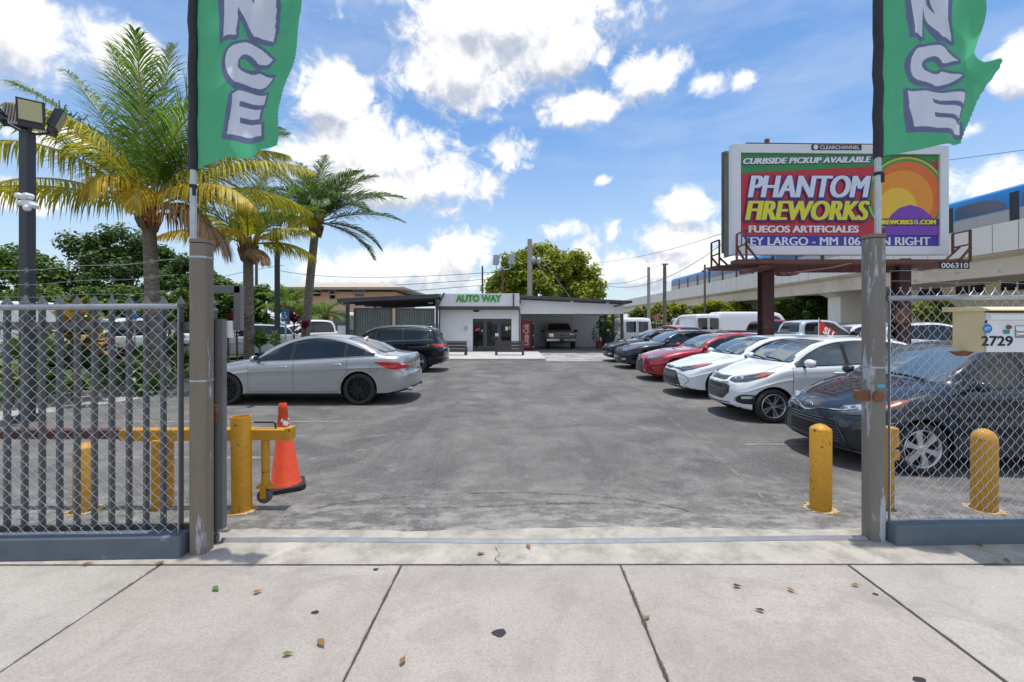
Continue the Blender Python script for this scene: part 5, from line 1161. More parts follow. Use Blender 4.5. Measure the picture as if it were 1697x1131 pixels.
class Car:
    """body = loft of side profile, plan and shoulder curves; nose at x=0, tail at x=L (local frame shifted so the root sits mid-length)"""
    def __init__(s, name, label, cat, S, loc, rz=0., group=None):
        s.S = S; s.L = S['L']; s.W = S['W']
        s.root = thing(name, label, cat, loc, rz, group)
        s.top = pchip(*zip(*S['top'])); s.belt = pchip(*zip(*S['belt'])); s.plan = pchip(*zip(*S['plan'])); s.bot = pchip(*zip(*S['bot']))
        s.tum = S.get('tumble', .42); s.build_body()
    def section(s, x):
        S = s.S; w = s.plan(x)*s.W; zb = s.bot(x); zt = s.top(x); zs = min(s.belt(x), zt-.012); g = zt-zs
        q = sstep(*S.get('cabq', (.09,.30)), g); ch = S.get('char', .70); hz = zs-zb; zc = zb+ch*hz; rd = S.get('ridge', .012)
        wr = w*.955-s.tum*g-.02
        lo = [(0,zb),(.80*w,zb),(.945*w,zb+.035),(.968*w,zb+.09),(w*.985-rd*.4,zb+.40*hz),(w-rd,zc-.05),(w,zc),(w*.992-.002,zc+.02),(w*.982,zs-.035),(w*.955,zs)]
        hd = [(w*.90,zs+.40*g),(w*.80,zs+.62*g),(w*.62,zs+.83*g),(w*.32,zs+.96*g),(0,zt)]
        cb = [(w*.945-.012,zs+.06*g),(w*.945-.02-(w*.945-.02-wr)*.45,zs+.45*g),(wr,zs+.86*g),(wr*.80,zt-.022),(0,zt)]
        up = [(a[0]*(1-q)+b_[0]*q, a[1]*(1-q)+b_[1]*q) for a, b_ in zip(hd, cb)]
        return lo+up
    @staticmethod
    def cr(P, sub):
        out = []; n = len(P)
        for i in range(n-1):
            p0, p1, p2, p3 = P[max(i-1,0)], P[i], P[i+1], P[min(i+2,n-1)]
            for k in range(sub):
                t = k/sub
                out.append(tuple(.5*(2*p1[j]+(p2[j]-p0[j])*t+(2*p0[j]-5*p1[j]+4*p2[j]-p3[j])*t*t*.8+(-p0[j]+3*p1[j]-3*p2[j]+p3[j])*t**3*.8) if False else
                           (p1[j]+(p2[j]-p1[j])*t+ (0 if i in (0,) else .5*(t*(1-t))*((p2[j]-p0[j])*(1-t)-(p3[j]-p1[j])*t-(p2[j]-p1[j])*(1-2*t)))) for j in range(2)))
        out.append(P[-1]); return out
    def warp(s, x, y, z):
        S = s.S; w = abs(y)/s.W
        f = max(0, 1-x/S.get('nf', .9))**1.3; r = max(0, 1-(s.L-x)/S.get('rf', .8))**1.3
        dx = f*(S.get('bow', .22)*w**2.3 + s.fz(z)) - r*(S.get('rbow', .16)*w**2.4 + s.rzp(z))
        return (x+dx-s.L/2, y, z)
    def build_body(s):
        S = s.S; L = s.L
        s.fz = pchip(*zip(*S['fprof'])); s.rzp = pchip(*zip(*S['rprof']))
        xs = sorted(set([0,.015,.04,.08,.13,.19]+list(np.linspace(.26,L-.26,int(L/.062)))+[L-.19,L-.13,L-.08,L-.04,L-.015,L]))
        rings = []
        for x in xs:
            P = s.cr(s.section(x), 3); h = P+[(-a,b_) for a, b_ in P[-2:0:-1]]
            rings.append([(x, a, b_) for a, b_ in h])
        n = len(rings[0]); vs = []; fs = []
        for rg in rings: vs += rg
        for i in range(len(rings)-1):
            for k in range(n): fs.append((i*n+k, i*n+(k+1)%n, (i+1)*n+(k+1)%n, (i+1)*n+k))
        for end in (0, 1):   # caps as shrinking rings so that they follow the bow
            rg = rings[-end] if end else rings[0]; base = (len(rings)-1)*n if end else 0
            half = (n)//2
            # stitch left-right pairs across
            for k in range(half):
                a, b_ = k, (n-k) % n; c, d = k+1, (n-k-1) % n
                cols = 8
                def row(i, j):
                    pa, pb = rg[i], rg[j]; return [tuple(pa[q]+(pb[q]-pa[q])*t/cols for q in range(3)) for t in range(cols+1)]
                r0, r1 = row(a, b_), row(c, d); k0 = len(vs); vs += r0+r1
                for t in range(cols):
                    f = (k0+t, k0+t+1, k0+cols+2+t, k0+cols+1+t); fs.append(f if not end else f[::-1])
        vs = [s.warp(*p) for p in vs]
        me = bpy.data.meshes.new('body'); me.from_pydata(vs, [], fs); bm = bmesh.new(); bm.from_mesh(me)
        bmesh.ops.remove_doubles(bm, verts=bm.verts, dist=4e-4); bmesh.ops.dissolve_degenerate(bm, edges=bm.edges, dist=1e-5); bmesh.ops.recalc_face_normals(bm, faces=bm.faces)
        bm.to_mesh(me); s.bvh = BVHTree.FromBMesh(bm); bm.free()
        o = bpy.data.objects.new('body', me); COL.objects.link(o)
        Ra = S['R']+S.get('arch', .045); s.Ra = Ra
        cut = MB()
        for xw in (S['xf'], S['xr']):
            for sg in (-1, 1):
                cut.lathe([(Ra,0),(Ra,.62)], (xw-L/2, sg*(s.W-.30) if sg > 0 else -(s.W-.30)-.62, S['R']+S.get('arch_dz', 0)), 48, 'y')
        co = cut.build('cut', M_WELL)
        bmc = bmesh.new(); bmc.from_mesh(co.data); bmesh.ops.recalc_face_normals(bmc, faces=bmc.faces); bmc.to_mesh(co.data); bmc.free()
        md = o.modifiers.new('b', 'BOOLEAN'); md.object = co; md.operation = 'DIFFERENCE'; md.solver = 'EXACT'
        dg = bpy.context.evaluated_depsgraph_get(); dg.update(); nm = bpy.data.meshes.new_from_object(o.evaluated_get(dg))
        o.modifiers.clear(); o.data = nm; bpy.data.objects.remove(co)
        nm.materials.clear(); nm.materials.append(S['paint']); nm.materials.append(M_WELL); nm.materials.append(S.get('sill', S['paint']))
        zr = S['R']+S.get('arch_dz', 0)
        for p in nm.polygons:
            c = p.center; mi = 0
            for xw in (S['xf'], S['xr']):
                d = math.hypot(c.x-(xw-L/2), c.z-zr)
                if d < Ra+.003 and abs(c.y) < s.W+.01 and (d < Ra-.02 or abs(p.normal.y) < .35): mi = 1
            if mi == 0 and p.normal.z < -.7 and c.z < .4: mi = 1
            if mi == 0 and S.get('sillz') and c.z < s.bot(c.x+L/2)+S['sillz']: mi = 2
            p.material_index = mi
        nm.polygons.foreach_set('use_smooth', [True]*len(nm.polygons)); nm.set_sharp_from_angle(angle=R(42)); nm.update(); s.body = o; o.name = 'body'; o.parent = s.root
    # --- conforming patches
    def cast(s, a, b_, dirn):
        """dirn: 'L' near side (-y), 'R' far side, 'F' front, 'B' back, 'T' top, or an angle in degrees from straight front towards -y (positive) / +y"""
        L2 = s.L/2
        if dirn == 'L': o, d = Vector((a-L2, -3, b_)), Vector((0,1,0))
        elif dirn == 'R': o, d = Vector((a-L2, 3, b_)), Vector((0,-1,0))
        elif dirn == 'F': o, d = Vector((-6, a, b_)), Vector((1,0,0))
        elif dirn == 'B': o, d = Vector((6, a, b_)), Vector((-1,0,0))
        elif dirn == 'T': o, d = Vector((a-L2, b_, 4)), Vector((0,0,-1))
        hit = s.bvh.ray_cast(o, d)
        return hit
    def pt(s, a, b_, dirn, off=.003):
        h = s.cast(a, b_, dirn)
        if h[0] is None: return None
        n = h[1]
        D = {'L': Vector((0,-1,0)), 'R': Vector((0,1,0)), 'F': Vector((-1,0,0)), 'B': Vector((1,0,0)), 'T': Vector((0,0,1))}[dirn]
        if n.dot(D) < 0: n = -n
        return h[0]+(n*.7+D*.3).normalized()*off
    def patch(s, name, topc, botc, dirn, M, off=.004, parent=None, nc=None, nr=6, smooth=60, mirror=False, xs=None, edge=True):
        """region between two polylines (given along the first coordinate) pressed onto the body"""
        tf = lambda x: float(np.interp(x, [p[0] for p in topc], [p[1] for p in topc])); bf = lambda x: float(np.interp(x, [p[0] for p in botc], [p[1] for p in botc]))
        x0 = max(topc[0][0], botc[0][0]); x1 = min(topc[-1][0], botc[-1][0])
        if xs is None:
            nc = nc or max(4, int((x1-x0)/.05)); xs = sorted(set(list(np.linspace(x0, x1, nc+1))+[p[0] for p in topc+botc if x0 <= p[0] <= x1]))
            xs = [x for i, x in enumerate(xs) if i == 0 or x-xs[i-1] > 1e-3]
        dl = [(dirn, 1)]
        if mirror: dl.append(({'L':'R','F':'F','B':'B','T':'T'}[dirn], -1))
        objs = []
        for dd, sg in dl:
            vs = []; ok = True; fs = []; m_ = len(xs)
            for x in xs:
                zt, zb = tf(x), bf(x)
                for r in range(nr+1):
                    z = zb+(zt-zb)*r/nr
                    a = x if (sg > 0 or dd == 'R') else -x
                    if dirn == 'T' and sg < 0: a = x; z = -z
                    p = s.pt(a, z, dd, off)
                    vs.append(p)
            last = None
            for i in range(len(vs)):
                if vs[i] is None: vs[i] = last if last is not None else next((q for q in vs[i:] if q is not None), Vector((0,0,0)))
                last = vs[i]
            for i in range(m_-1):
                for r in range(nr): fs.append((i*(nr+1)+r, (i+1)*(nr+1)+r, (i+1)*(nr+1)+r+1, i*(nr+1)+r+1))
            m = MB()
            if edge and off > 0:   # turned-in rim
                inn = []
                D = {'L': Vector((0,1,0)), 'R': Vector((0,-1,0)), 'F': Vector((1,0,0)), 'B': Vector((-1,0,0)), 'T': Vector((0,0,-1))}[dd]
                loop = [i*(nr+1) for i in range(m_)]+[(m_-1)*(nr+1)+r for r in range(1, nr+1)]+[i*(nr+1)+nr for i in range(m_-2, -1, -1)]+[r for r in range(nr-1, 0, -1)]
                k = len(vs); vs += [vs[i]+D*(off+.006) for i in loop]; q = len(loop)
                for i in range(q): fs.append((loop[i], k+i, k+(i+1)%q, loop[(i+1)%q]))
            if dd in ('R','T') or (dd in ('F','B') and False): fs = [f[::-1] for f in fs]
            m.add(vs, fs); bm_fix = True
            o = m.build(name, M, parent or s.root, smooth=smooth)
            b = bmesh.new(); b.from_mesh(o.data); bmesh.ops.recalc_face_normals(b, faces=b.faces)
            # orient outward
            D = {'L': Vector((0,-1,0)), 'R': Vector((0,1,0)), 'F': Vector((-1,0,0)), 'B': Vector((1,0,0)), 'T': Vector((0,0,1))}[dd]
            if sum((f.normal.dot(D)*f.calc_area() for f in b.faces)) < 0: bmesh.ops.reverse_faces(b, faces=b.faces)
            b.to_mesh(o.data); b.free(); objs.append(o)
        return objs
    def line(s, name, pts, dirn, M, w=.008, off=.002, parent=None, mirror=False):
        objs = []
        for dd in ([dirn, 'R'] if (mirror and dirn == 'L') else [dirn]):
            P = []
            for (a, b_), (c, d) in zip(pts[:-1], pts[1:]):
                n = max(2, int(math.hypot(c-a, d-b_)/.04))
                for k in range(n): P.append((a+(c-a)*k/n, b_+(d-b_)*k/n))
            P.append(pts[-1]); V = [s.pt(a, b_, dd, off) for a, b_ in P]; V = [v for v in V if v is not None]
            if len(V) < 2: continue
            m = MB(); m.tube(V, w/2, 5); objs.append(m.build(name, M, parent or s.root, smooth=60))
        return objs
    def wheels(s, style, M_r, wd=.21, frac=.70):
        S = s.S; w0 = make_wheel(S['R'], wd, style, M_r, frac); first = True
        for xw in (S['xf'], S['xr']):
            for sg in (-1, 1):
                o = w0 if first else copy_tree(w0); first = False
                o.parent = s.root; o.location = (xw-s.L/2, sg*(s.W-wd/2-S.get('inset', .03)), S['R']); o.rotation_euler = (0, random.uniform(0,.9), 0 if sg < 0 else math.pi)
    def side_glass(s, xa, xb, pillars, M=None, low=.035, frac=.86, ap=.12, cp=.16, trim=None, minh=.03, chrome=False, outline=True):
        M = M or M_GLASS
        top = lambda x: s.belt(x)+frac*(min(s.top(x-ap), s.top(x+cp))-s.belt(x))-.012
        bot = lambda x: s.belt(x)+low
        xs = [x for x in np.linspace(xa, xb, 70) if top(x)-bot(x) > minh]
        xa, xb = xs[0], xs[-1]
        T = [(x, top(x)) for x in xs]; B = [(x, bot(x)) for x in xs]
        if outline: s.patch('window_trim', [(x, z+.018) for x, z in T], [(x, z-.016) for x, z in B], 'L', trim or M_TRIM, .0022, mirror=True, xs=xs)
        cuts = [xa-1]+pillars+[xb+1]; 
        for i in range(len(cuts)-1):
            a = cuts[i]+.035; b_ = cuts[i+1]-.035; q = [x for x in list(np.linspace(max(a, xa), min(b_, xb), 26))]
            s.patch('window', [(x, top(x)) for x in q], [(x, bot(x)) for x in q], 'L', M, .0055, mirror=True, xs=q)
        if chrome: s.line('window_brightwork', [(x, bot(x)-.012) for x in xs[::4]+[xs[-1]]], 'L', M_CHROME, .016, .004, mirror=True)
        s.gt, s.gb, s.gx = top, bot, (xa, xb)
    def windscreen(s, z0, z1, w0, w1, M=None, dirn='F', name='windscreen', crown=.02):
        n = 14; ys = np.linspace(-w0, w0, 33)
        def t(y): return z1-crown*(y/w1)**2 if abs(y) <= w1 else z1-crown-(abs(y)-w1)/(w0-w1)*(z1-crown-z0-.012)
        s.patch(name+'_surround', [(y*1.03, t(y)+.012) for y in ys], [(y*1.03, z0-.016) for y in ys], dirn, M_TRIM, .002, xs=[y*1.03 for y in ys], nr=10)
        return s.patch(name, [(y, t(y)) for y in ys], [(y, z0) for y in ys], dirn, M or M_WIND, .005, xs=list(ys), nr=12)
    def doors(s, x0, x1, x2=None, zlo=None, rear_notch=True):
        S = s.S; zl = zlo or (s.bot((x0+x1)/2)+.10)
        defs = [(x0, x1-.004)]
        if x2: defs.append((x1+.004, x2))
        for i, (a, b_) in enumerate(defs):
            xs = list(np.linspace(a, b_, 24)); r = s.Ra+.045
            def zb(x, i=i):
                z = zl; dx = x-S['xr']; 
                if i == len(defs)-1 and abs(dx) < r: z = max(z, S['R']+math.sqrt(max(0, r*r-dx*dx)))
                dx = x-S['xf']
                if i == 0 and abs(dx) < r: z = max(z, S['R']+math.sqrt(max(0, r*r-dx*dx)))
                return z
            zt = lambda x: s.belt(x)+.012
            per = [(x, zb(x)-.004) for x in [a-.004]+xs+[b_+.004]]+[(x, zt(x)) for x in ([b_+.004]+xs[::-1]+[a-.004])]
            s.line('door_gap', per+[per[0]], 'L', M_SEAM, .009, -.0015, mirror=True)
            ds = s.patch('door', [(x, zt(x)) for x in xs], [(x, zb(x)) for x in xs], 'L', S['paint'], .0038, mirror=True, xs=xs, nr=14, smooth=50)
            for d, dd in zip(ds, ('L','R')):
                xh = b_-.20; zh = s.belt(xh)-.105
                p = s.pt(xh, zh, dd, .012); m = MB()
                sg = -1 if dd == 'L' else 1
                if p is not None:
                    m.ball(p, .095, .022, .017, 14, 8); m.build('handle', S.get('handle', S['paint']), d, smooth=180)
    def mirrors(s, x, M=None, z=None, size=1.):
        z = z or s.belt(x)+.07
        for dd, sg in (('L',-1),('R',1)):
            p = s.pt(x, s.belt(x)-.01, dd, 0)
            if p is None: continue
            y = p.y; m = MB(); c = Vector((x-s.L/2-.0, y+sg*.13*size, z+.02)); vs = []
            m.ball(c, .075*size, .115*size, .075*size, 16, 10)
            m.v = [(min(v[0], c.x+.035*size), v[1], v[2]) for v in m.v]
            o = m.build('mirror', M or s.S['paint'], s.root, smooth=50)
            m = MB(); m.obox(c+Vector((.0365*size,0,0)), (.0015,0,0), (0,.095*size,0), (0,0,.058*size)); m.build('mirror_glass', M_CHROME, o)
            m = MB(); m.bar(Vector((x-s.L/2,y-sg*.02,s.belt(x)+.02)), c+Vector((.0,-sg*.06,-.055*size)), .05, .03); m.build('mirror_stalk', M_TRIM, o)
    def emblem(s, y, z, r, dirn='F', M=None, ring=True, off=.012):
        p = s.pt(y, z, dirn, off)
        m = MB(); D = -1 if dirn == 'F' else 1
        if ring:
            m.tube([p+Vector((0, r*1.25*math.cos(a), r*.85*math.sin(a))) for a in np.linspace(0, 2*math.pi, 20, endpoint=False)], r*.14, 6, closed=True)
            m.tube([p+Vector((0, r*.5*math.cos(a), r*.82*math.sin(a))) for a in np.linspace(0, 2*math.pi, 16, endpoint=False)], r*.12, 6, closed=True)
            m.tube([p+Vector((0, r*.95*math.cos(a), r*.35+r*.32*math.sin(a))) for a in np.linspace(0, 2*math.pi, 16, endpoint=False)], r*.12, 6, closed=True)
        else:
            m.prism([(-1.5*r,-.33*r),(-.55*r,-.33*r),(-.5*r,-.75*r),(.55*r,-.75*r),(.6*r,-.33*r),(1.5*r,-.33*r),(1.35*r,.33*r),(.5*r,.33*r),(.45*r,.75*r),(-.6*r,.75*r),(-.65*r,.33*r),(-1.65*r,.33*r)], p, (0,D,0), (0,0,1), (D*.01,0,0))
        return m.build('emblem', M or M_CHROME, s.root)
    def lampballs(s, name, pts, r, M, dirn, parent=None, off=.0):
        m = MB()
        for a, b_ in pts:
            p = s.pt(a, b_, dirn, off)
            if p is not None: m.ball(p, r*.55, r, r, 14, 8)
        return m.build(name, M, parent or s.root, smooth=180)
    def aerial(s, x, M=None):
        p = s.pt(x, 0, 'T', 0); m = MB(); m.add([p+Vector(q) for q in ((-.1,-.02,-.005),(.09,-.025,-.005),(.09,.025,-.005),(-.1,.02,-.005),(.075,0,.065))], [(0,1,4),(1,2,4),(2,3,4),(3,0,4)]); m.build('aerial', M or s.S['paint'], s.root, smooth=180)
    def wipers(s, z, w):
        for y0, y1 in ((-.55*w, .02*w), (.0, .6*w)):
            s.line('wiper', [(y0, z), ((y0+y1)/2, z+.022), (y1, z+.03)], 'F', M_TRIM, .018, .016)

FP0 = [(.0,.10),(.2,.06),(.35,.01),(.5,.0),(.62,.03),(.74,.10),(.9,.22),(1.2,.3),(2.,.3)]
RP0 = [(.0,.12),(.25,.05),(.4,.0),(.55,.0),(.8,.05),(1.0,.10),(1.3,.16),(2.,.2)]
PLAN = lambda L: [(0,.80),(.05,.86),(.2,.925),(.5,.97),(1.1,1.0),(L*.5,1.0),(L-1.1,.995),(L-.5,.965),(L-.2,.93),(L-.05,.87),(L,.82)]
BOT = lambda L, a=.17: [(0,.27),(.08,.21),(.3,a),(L-.4,a+.02),(L-.1,a+.07),(L,a+.13)]

def sedan_front(c, hl, gr_, lower, M_g, M_l, amber=True, drl=True):
    """hl: list (y, ztop, zbot) inner->outer for half; near side is -y"""
    for sg in (1, -1):
        T = sorted([(sg*y, zt) for y, zt, zb in hl]); B = sorted([(sg*y, zb) for y, zt, zb in hl])
        xs = sorted(set(float(v) for v in np.linspace(T[0][0], T[-1][0], 24)))
        h = c.patch('headlight', T, B, 'F', M_LENS, .006, xs=xs, nr=6)[0]
        ym = [p[0] for p in hl]; a, b_ = ym[0], ym[-1]
        yi = a+(b_-a)*.42; zi = (np.interp(yi, ym, [p[1] for p in hl])+np.interp(yi, ym, [p[2] for p in hl]))/2; hh = (np.interp(yi, ym, [p[1] for p in hl])-np.interp(yi, ym, [p[2] for p in hl]))
        c.lampballs('projector', [(sg*yi, zi)], min(.055, hh*.36), M_LAMP, 'F', h, .0)
        yj = a+(b_-a)*.2; zj = (np.interp(yj, ym, [p[1] for p in hl])+np.interp(yj, ym, [p[2] for p in hl]))/2
        c.lampballs('projector', [(sg*yj, zj)], min(.038, hh*.28), M_LAMP, 'F', h, .0)
        if amber:
            q = np.linspace(a+(b_-a)*.78, b_-.01, 8); Tq = sorted([(sg*y, float(np.interp(y, ym, [p[1] for p in hl]))-.012) for y in q]); Bq = sorted([(sg*y, float(np.interp(y, ym, [p[2] for p in hl]))+.008+.25*(float(np.interp(y, ym, [p[1] for p in hl]))-float(np.interp(y, ym, [p[2] for p in hl])))) for y in q])
            c.patch('side_marker', Tq, Bq, 'F', M_AMB, .0085, h, xs=[p[0] for p in Tq], nr=3)
        if drl:
            q = np.linspace(a+.02, a+(b_-a)*.66, 10); f = lambda y: float(np.interp(y, ym, [p[1] for p in hl]))
            Tq = sorted([(sg*y, f(y)-.012) for y in q]); Bq = sorted([(sg*y, f(y)-.026) for y in q]); c.patch('lamp_strip', Tq, Bq, 'F', M_LAMP, .0085, h, xs=[p[0] for p in Tq], nr=1)
    def sym(pts): return [(-y, z) for y, z in pts[::-1] if y > 0]+pts
    if gr_:
        T, B = sym(gr_[0]), sym(gr_[1]); xs = list(np.linspace(T[0][0], T[-1][0], 31)); c.patch('grille', T, B, 'F', M_g, .005, xs=xs, nr=6)
    if lower:
        T, B = sym(lower[0]), sym(lower[1]); xs = list(np.linspace(T[0][0], T[-1][0], 31)); c.patch('lower_grille', T, B, 'F', M_l, .005, xs=xs, nr=6)
    return sym
ROW = 'cars parked nose out along the right side'
def place(xn, D, S): return (xn+S['L']/2, D+S['W'], 0)

# ---- silver saloon, left
S = dict(L=4.82, W=.918, R=.335, xf=.93, xr=3.725, paint=P_SILV, ridge=.016, char=.74, tumble=.46, nf=1.0, bow=.30, rbow=.24, handle=M_CHROME,
    top=[(0,.60),(.06,.68),(.25,.76),(.7,.87),(1.2,.955),(1.42,.99),(1.75,1.19),(2.1,1.375),(2.45,1.452),(2.8,1.472),(3.2,1.445),(3.6,1.345),(4.0,1.19),(4.3,1.085),(4.55,1.062),(4.74,1.05),(4.79,1.0),(4.82,.86)],
    belt=[(0,.54),(.3,.70),(1.0,.82),(1.5,.885),(2.5,.93),(3.4,.975),(4.2,1.0),(4.7,.97),(4.82,.80)], plan=PLAN(4.82), bot=BOT(4.82,.19), fprof=FP0,
    rprof=[(.0,.20),(.25,.09),(.42,.0),(.6,.0),(.75,.05),(.95,.04),(1.05,.03),(1.3,.2),(2,.2)])
c = Car('silver_car', 'silver four door saloon with black wheels parked on the left, nose towards the palms', 'car', S, (-3.21-3.725+2.41, 9.06+.918, 0))
c.side_glass(1.3, 4.4, [2.30, 3.42], ap=.16, cp=.22, frac=.87, chrome=True)
c.windscreen(1.03, 1.40, .70, .55); c.windscreen(1.10, 1.40, .62, .50, M_GLASS, 'B', 'rear_window')
c.doors(1.42, 2.36, 3.48); c.mirrors(1.62); c.aerial(3.55); c.wheels('ten', M_RIMB, .22, .74)
S_HL = [(.45,.70,.63),(.60,.75,.62),(.75,.80,.64),(.83,.82,.70)]
sedan_front(c, S_HL, ([(0,.68),(.3,.68),(.40,.62)],[(0,.45),(.25,.47),(.40,.60)]), ([(0,.33),(.5,.33)],[(0,.25),(.5,.25)]), M_GRILL, M_TRIM)
def taillight(c, xs, T, B, M=M_RED, bw=None, mirror=True, name='tail_light'):
    o = c.patch(name, [(x, z) for x, z in T], [(x, z) for x, z in B], 'L', M, .006, mirror=True)
    return o
tl = taillight(c, None, [(4.06,.905),(4.25,.905),(4.5,.895),(4.66,.865),(4.74,.83)], [(4.06,.895),(4.2,.82),(4.35,.765),(4.5,.745),(4.66,.765),(4.74,.80)])
for o, dd in zip(tl, ('L','R')):
    T = [(4.58,.872),(4.72,.842)]; B = [(4.58,.79),(4.72,.80)]
    q = list(np.linspace(4.58,4.72,6)); sgn = dd
    vs = c.patch('reverse_lamp', [(4.55,.875),(4.72,.845)], [(4.62,.79),(4.72,.808)][:] if False else [(4.55,.86),(4.72,.81)], dd, M_LAMP, .009, o, xs=q)
c.patch('tail_light', [(-.80,.86),(-.55,.84)], [(-.80,.76),(-.55,.78)], 'B', M_RED, .006, mirror=True)
c.patch('licence_plate', [(-.17,.86),(.17,.86)], [(-.17,.74),(.17,.74)], 'B', M_PLATE, .008)
c.line('boot_seam', [(-.72,.90),(-.60,.70),(.60,.70),(.72,.90)], 'B', M_SEAM, .008, .001)
c.patch('bumper_insert', [(-.55,.36),(.55,.36)], [(-.55,.26),(.55,.26)], 'B', M_TRIM, .005)
m = MB(); 
for y in (-.52,.52): m.lathe([(.030,-.07),(.045,-.07),(.048,.06),(.034,.065),(.032,-.06)], (0,0,0), 16, 'x') if False else m.tube([(2.18,y,.315),(2.36,y,.305)], .045, 14)
m.build('exhaust_tip', M_CHROME, c.root, smooth=50)
c.line('fuel_flap', [(3.95,.70),(4.10,.71),(4.12,.83),(3.97,.83),(3.95,.70)], 'L', M_SEAM, .006, .0005)
c.patch('side_skirt', [(1.35,.262),(3.30,.262)], [(1.35,.235),(3.30,.235)], 'L', M_TRIMG, .003, mirror=True)
for sg in (-1,1): c.patch('mud_flap', [(3.99+.055,.34),(4.08,.33)], [(4.045,.16),(4.08,.16)], 'L', M_TRIM, .004, mirror=False) if sg < 0 else None

# ---- black estate / SUV behind it
S = dict(L=4.70, W=.945, R=.365, xf=.85, xr=3.72, paint=P_NAVY, ridge=.014, char=.72, tumble=.40, bow=.26, rbow=.20,
    top=[(0,.72),(.05,.82),(.25,.92),(.7,1.02),(1.2,1.09),(1.4,1.12),(1.75,1.32),(2.1,1.50),(2.5,1.60),(3.0,1.63),(3.5,1.615),(3.95,1.575),(4.25,1.52),(4.36,1.46),(4.46,1.25),(4.58,1.06),(4.66,.95),(4.70,.80)],
    belt=[(0,.66),(.3,.82),(1.0,.95),(1.5,1.02),(2.5,1.07),(3.5,1.10),(4.3,1.12),(4.55,1.03),(4.7,.76)], plan=PLAN(4.70), bot=BOT(4.7,.24), fprof=[(.0,.1),(.3,.04),(.5,0),(.7,.0),(.85,.06),(1.0,.16),(1.4,.3),(2,.3)], rprof=[(0,.2),(.3,.08),(.5,0),(.75,.0),(.95,.05),(1.1,.05),(1.4,.04),(2,.05)])
c = Car('black_wagon', 'black estate car with red tail lights parked beyond the silver car', 'car', S, (-3.30-3.72+2.35, 14.95+.945, 0))
c.side_glass(1.35, 4.42, [2.30, 3.22], ap=.16, cp=.16, frac=.86, chrome=True); c.windscreen(1.16, 1.54, .72, .58); c.windscreen(1.16, 1.50, .68, .56, M_GLASS, 'B', 'rear_window')
c.doors(1.40, 2.36, 3.45); c.mirrors(1.62); c.wheels('five', M_RIMS, .24, .72)
c.patch('tail_light', [(4.22,1.01),(4.4,1.01),(4.62,.98)], [(4.22,.98),(4.4,.90),(4.62,.88)], 'L', M_RED, .006, mirror=True); c.patch('tail_light', [(-.86,1.0),(-.52,1.0)], [(-.86,.88),(-.52,.90)], 'B', M_RED, .006, mirror=True)
c.patch('licence_plate', [(-.17,.80),(.17,.80)], [(-.17,.68),(.17,.68)], 'B', M_PLATE, .008); c.patch('chrome_strip', [(-.6,.86),(.6,.86)], [(-.6,.835),(.6,.835)], 'B', M_CHROME, .008)
c.patch('rear_spoiler', [(4.12,.56),(4.40,.54)], [(4.12,-.56),(4.40,-.54)], 'T', P_NAVY, .02)
c.patch('bumper_chrome', [(-.75,.36),(.75,.36)], [(-.75,.30),(.75,.30)], 'B', M_CHROME, .012)
c.patch('reflector', [(-.84,.56),(-.62,.56)], [(-.84,.51),(-.62,.51)], 'B', M_REDD, .008, mirror=True)
for sg in (-1,1):
    m = MB(); P = [c.pt(x, sg*.60, 'T', .035) for x in np.linspace(2.0,4.0,14)]; P = [c.pt(1.92,sg*.60,'T',0)]+P+[c.pt(4.08,sg*.60,'T',0)]; m.tube(P, .016, 8); m.build('roof_rail', M_CHROME, c.root, smooth=60)
sedan_front(c, [(.45,.82,.74),(.6,.87,.72),(.8,.92,.78)], ([(0,.85),(.35,.85)],[(0,.6),(.35,.6)]), None, M_GRILL, M_TRIM)

# ---- right row, nearest first
# black hatch
S = dict(L=3.98, W=.85, R=.296, xf=.80, xr=3.31, paint=P_BLK, ridge=.012, char=.72, tumble=.40, nf=.95, bow=.30, rbow=.2, arch=.05,
    top=[(0,.62),(.05,.70),(.18,.775),(.5,.885),(.85,.965),(1.02,1.00),(1.35,1.20),(1.7,1.395),(2.0,1.475),(2.4,1.505),(2.9,1.49),(3.4,1.42),(3.65,1.32),(3.82,1.08),(3.93,.95),(3.98,.72)],
    belt=[(0,.56),(.25,.72),(.8,.86),(1.1,.92),(2.0,.96),(3.0,1.0),(3.7,1.02),(3.98,.68)], plan=[(0,.74),(.05,.82),(.2,.91),(.5,.97),(1.0,1.0),(2,1),(3.2,.99),(3.7,.95),(3.98,.84)], bot=BOT(3.98,.16), fprof=[(.0,.14),(.14,.10),(.24,.0),(.45,.0),(.6,.03),(.72,.10),(.9,.22),(1.2,.3),(2,.3)], rprof=RP0)
c = Car('black_hatchback', 'black hatchback with dark slatted grille and silver hubcaps, nearest car behind the right fence', 'car', S, place(3.84, 4.86, S), 0, ROW)
c.side_glass(.95, 3.75, [2.02, 3.0], ap=.14, cp=.2, frac=.86); c.windscreen(1.03, 1.435, .66, .54); c.windscreen(1.06, 1.38, .60, .5, M_GLASS, 'B', 'rear_window')
c.doors(1.06, 2.05, 3.02); c.mirrors(1.30, size=.85); c.wheels('six', M_RIMS, .19, .74); c.wipers(1.035, .9)
sym = sedan_front(c, [(.40,.715,.65),(.55,.77,.63),(.70,.83,.66),(.775,.85,.74)], ([(0,.655),(.36,.665)],[(0,.628),(.36,.645)]), ([(0,.56),(.30,.565),(.44,.52),(.52,.34),(.54,.22)],[(0,.17),(.40,.17),(.54,.21)]), M_TRIM, M_GRILL)
c.patch('plate_panel', [(-.26,.47),(.26,.47)], [(-.26,.33),(.26,.33)], 'F', M_TRIM, .02)
c.line('chrome_bar', [(-.62,.735),(-.45,.665),(-.2,.645),(-.10,.615),(0,.60),(.10,.615),(.2,.645),(.45,.665),(.62,.735)], 'F', M_CHROME, .022, .008)
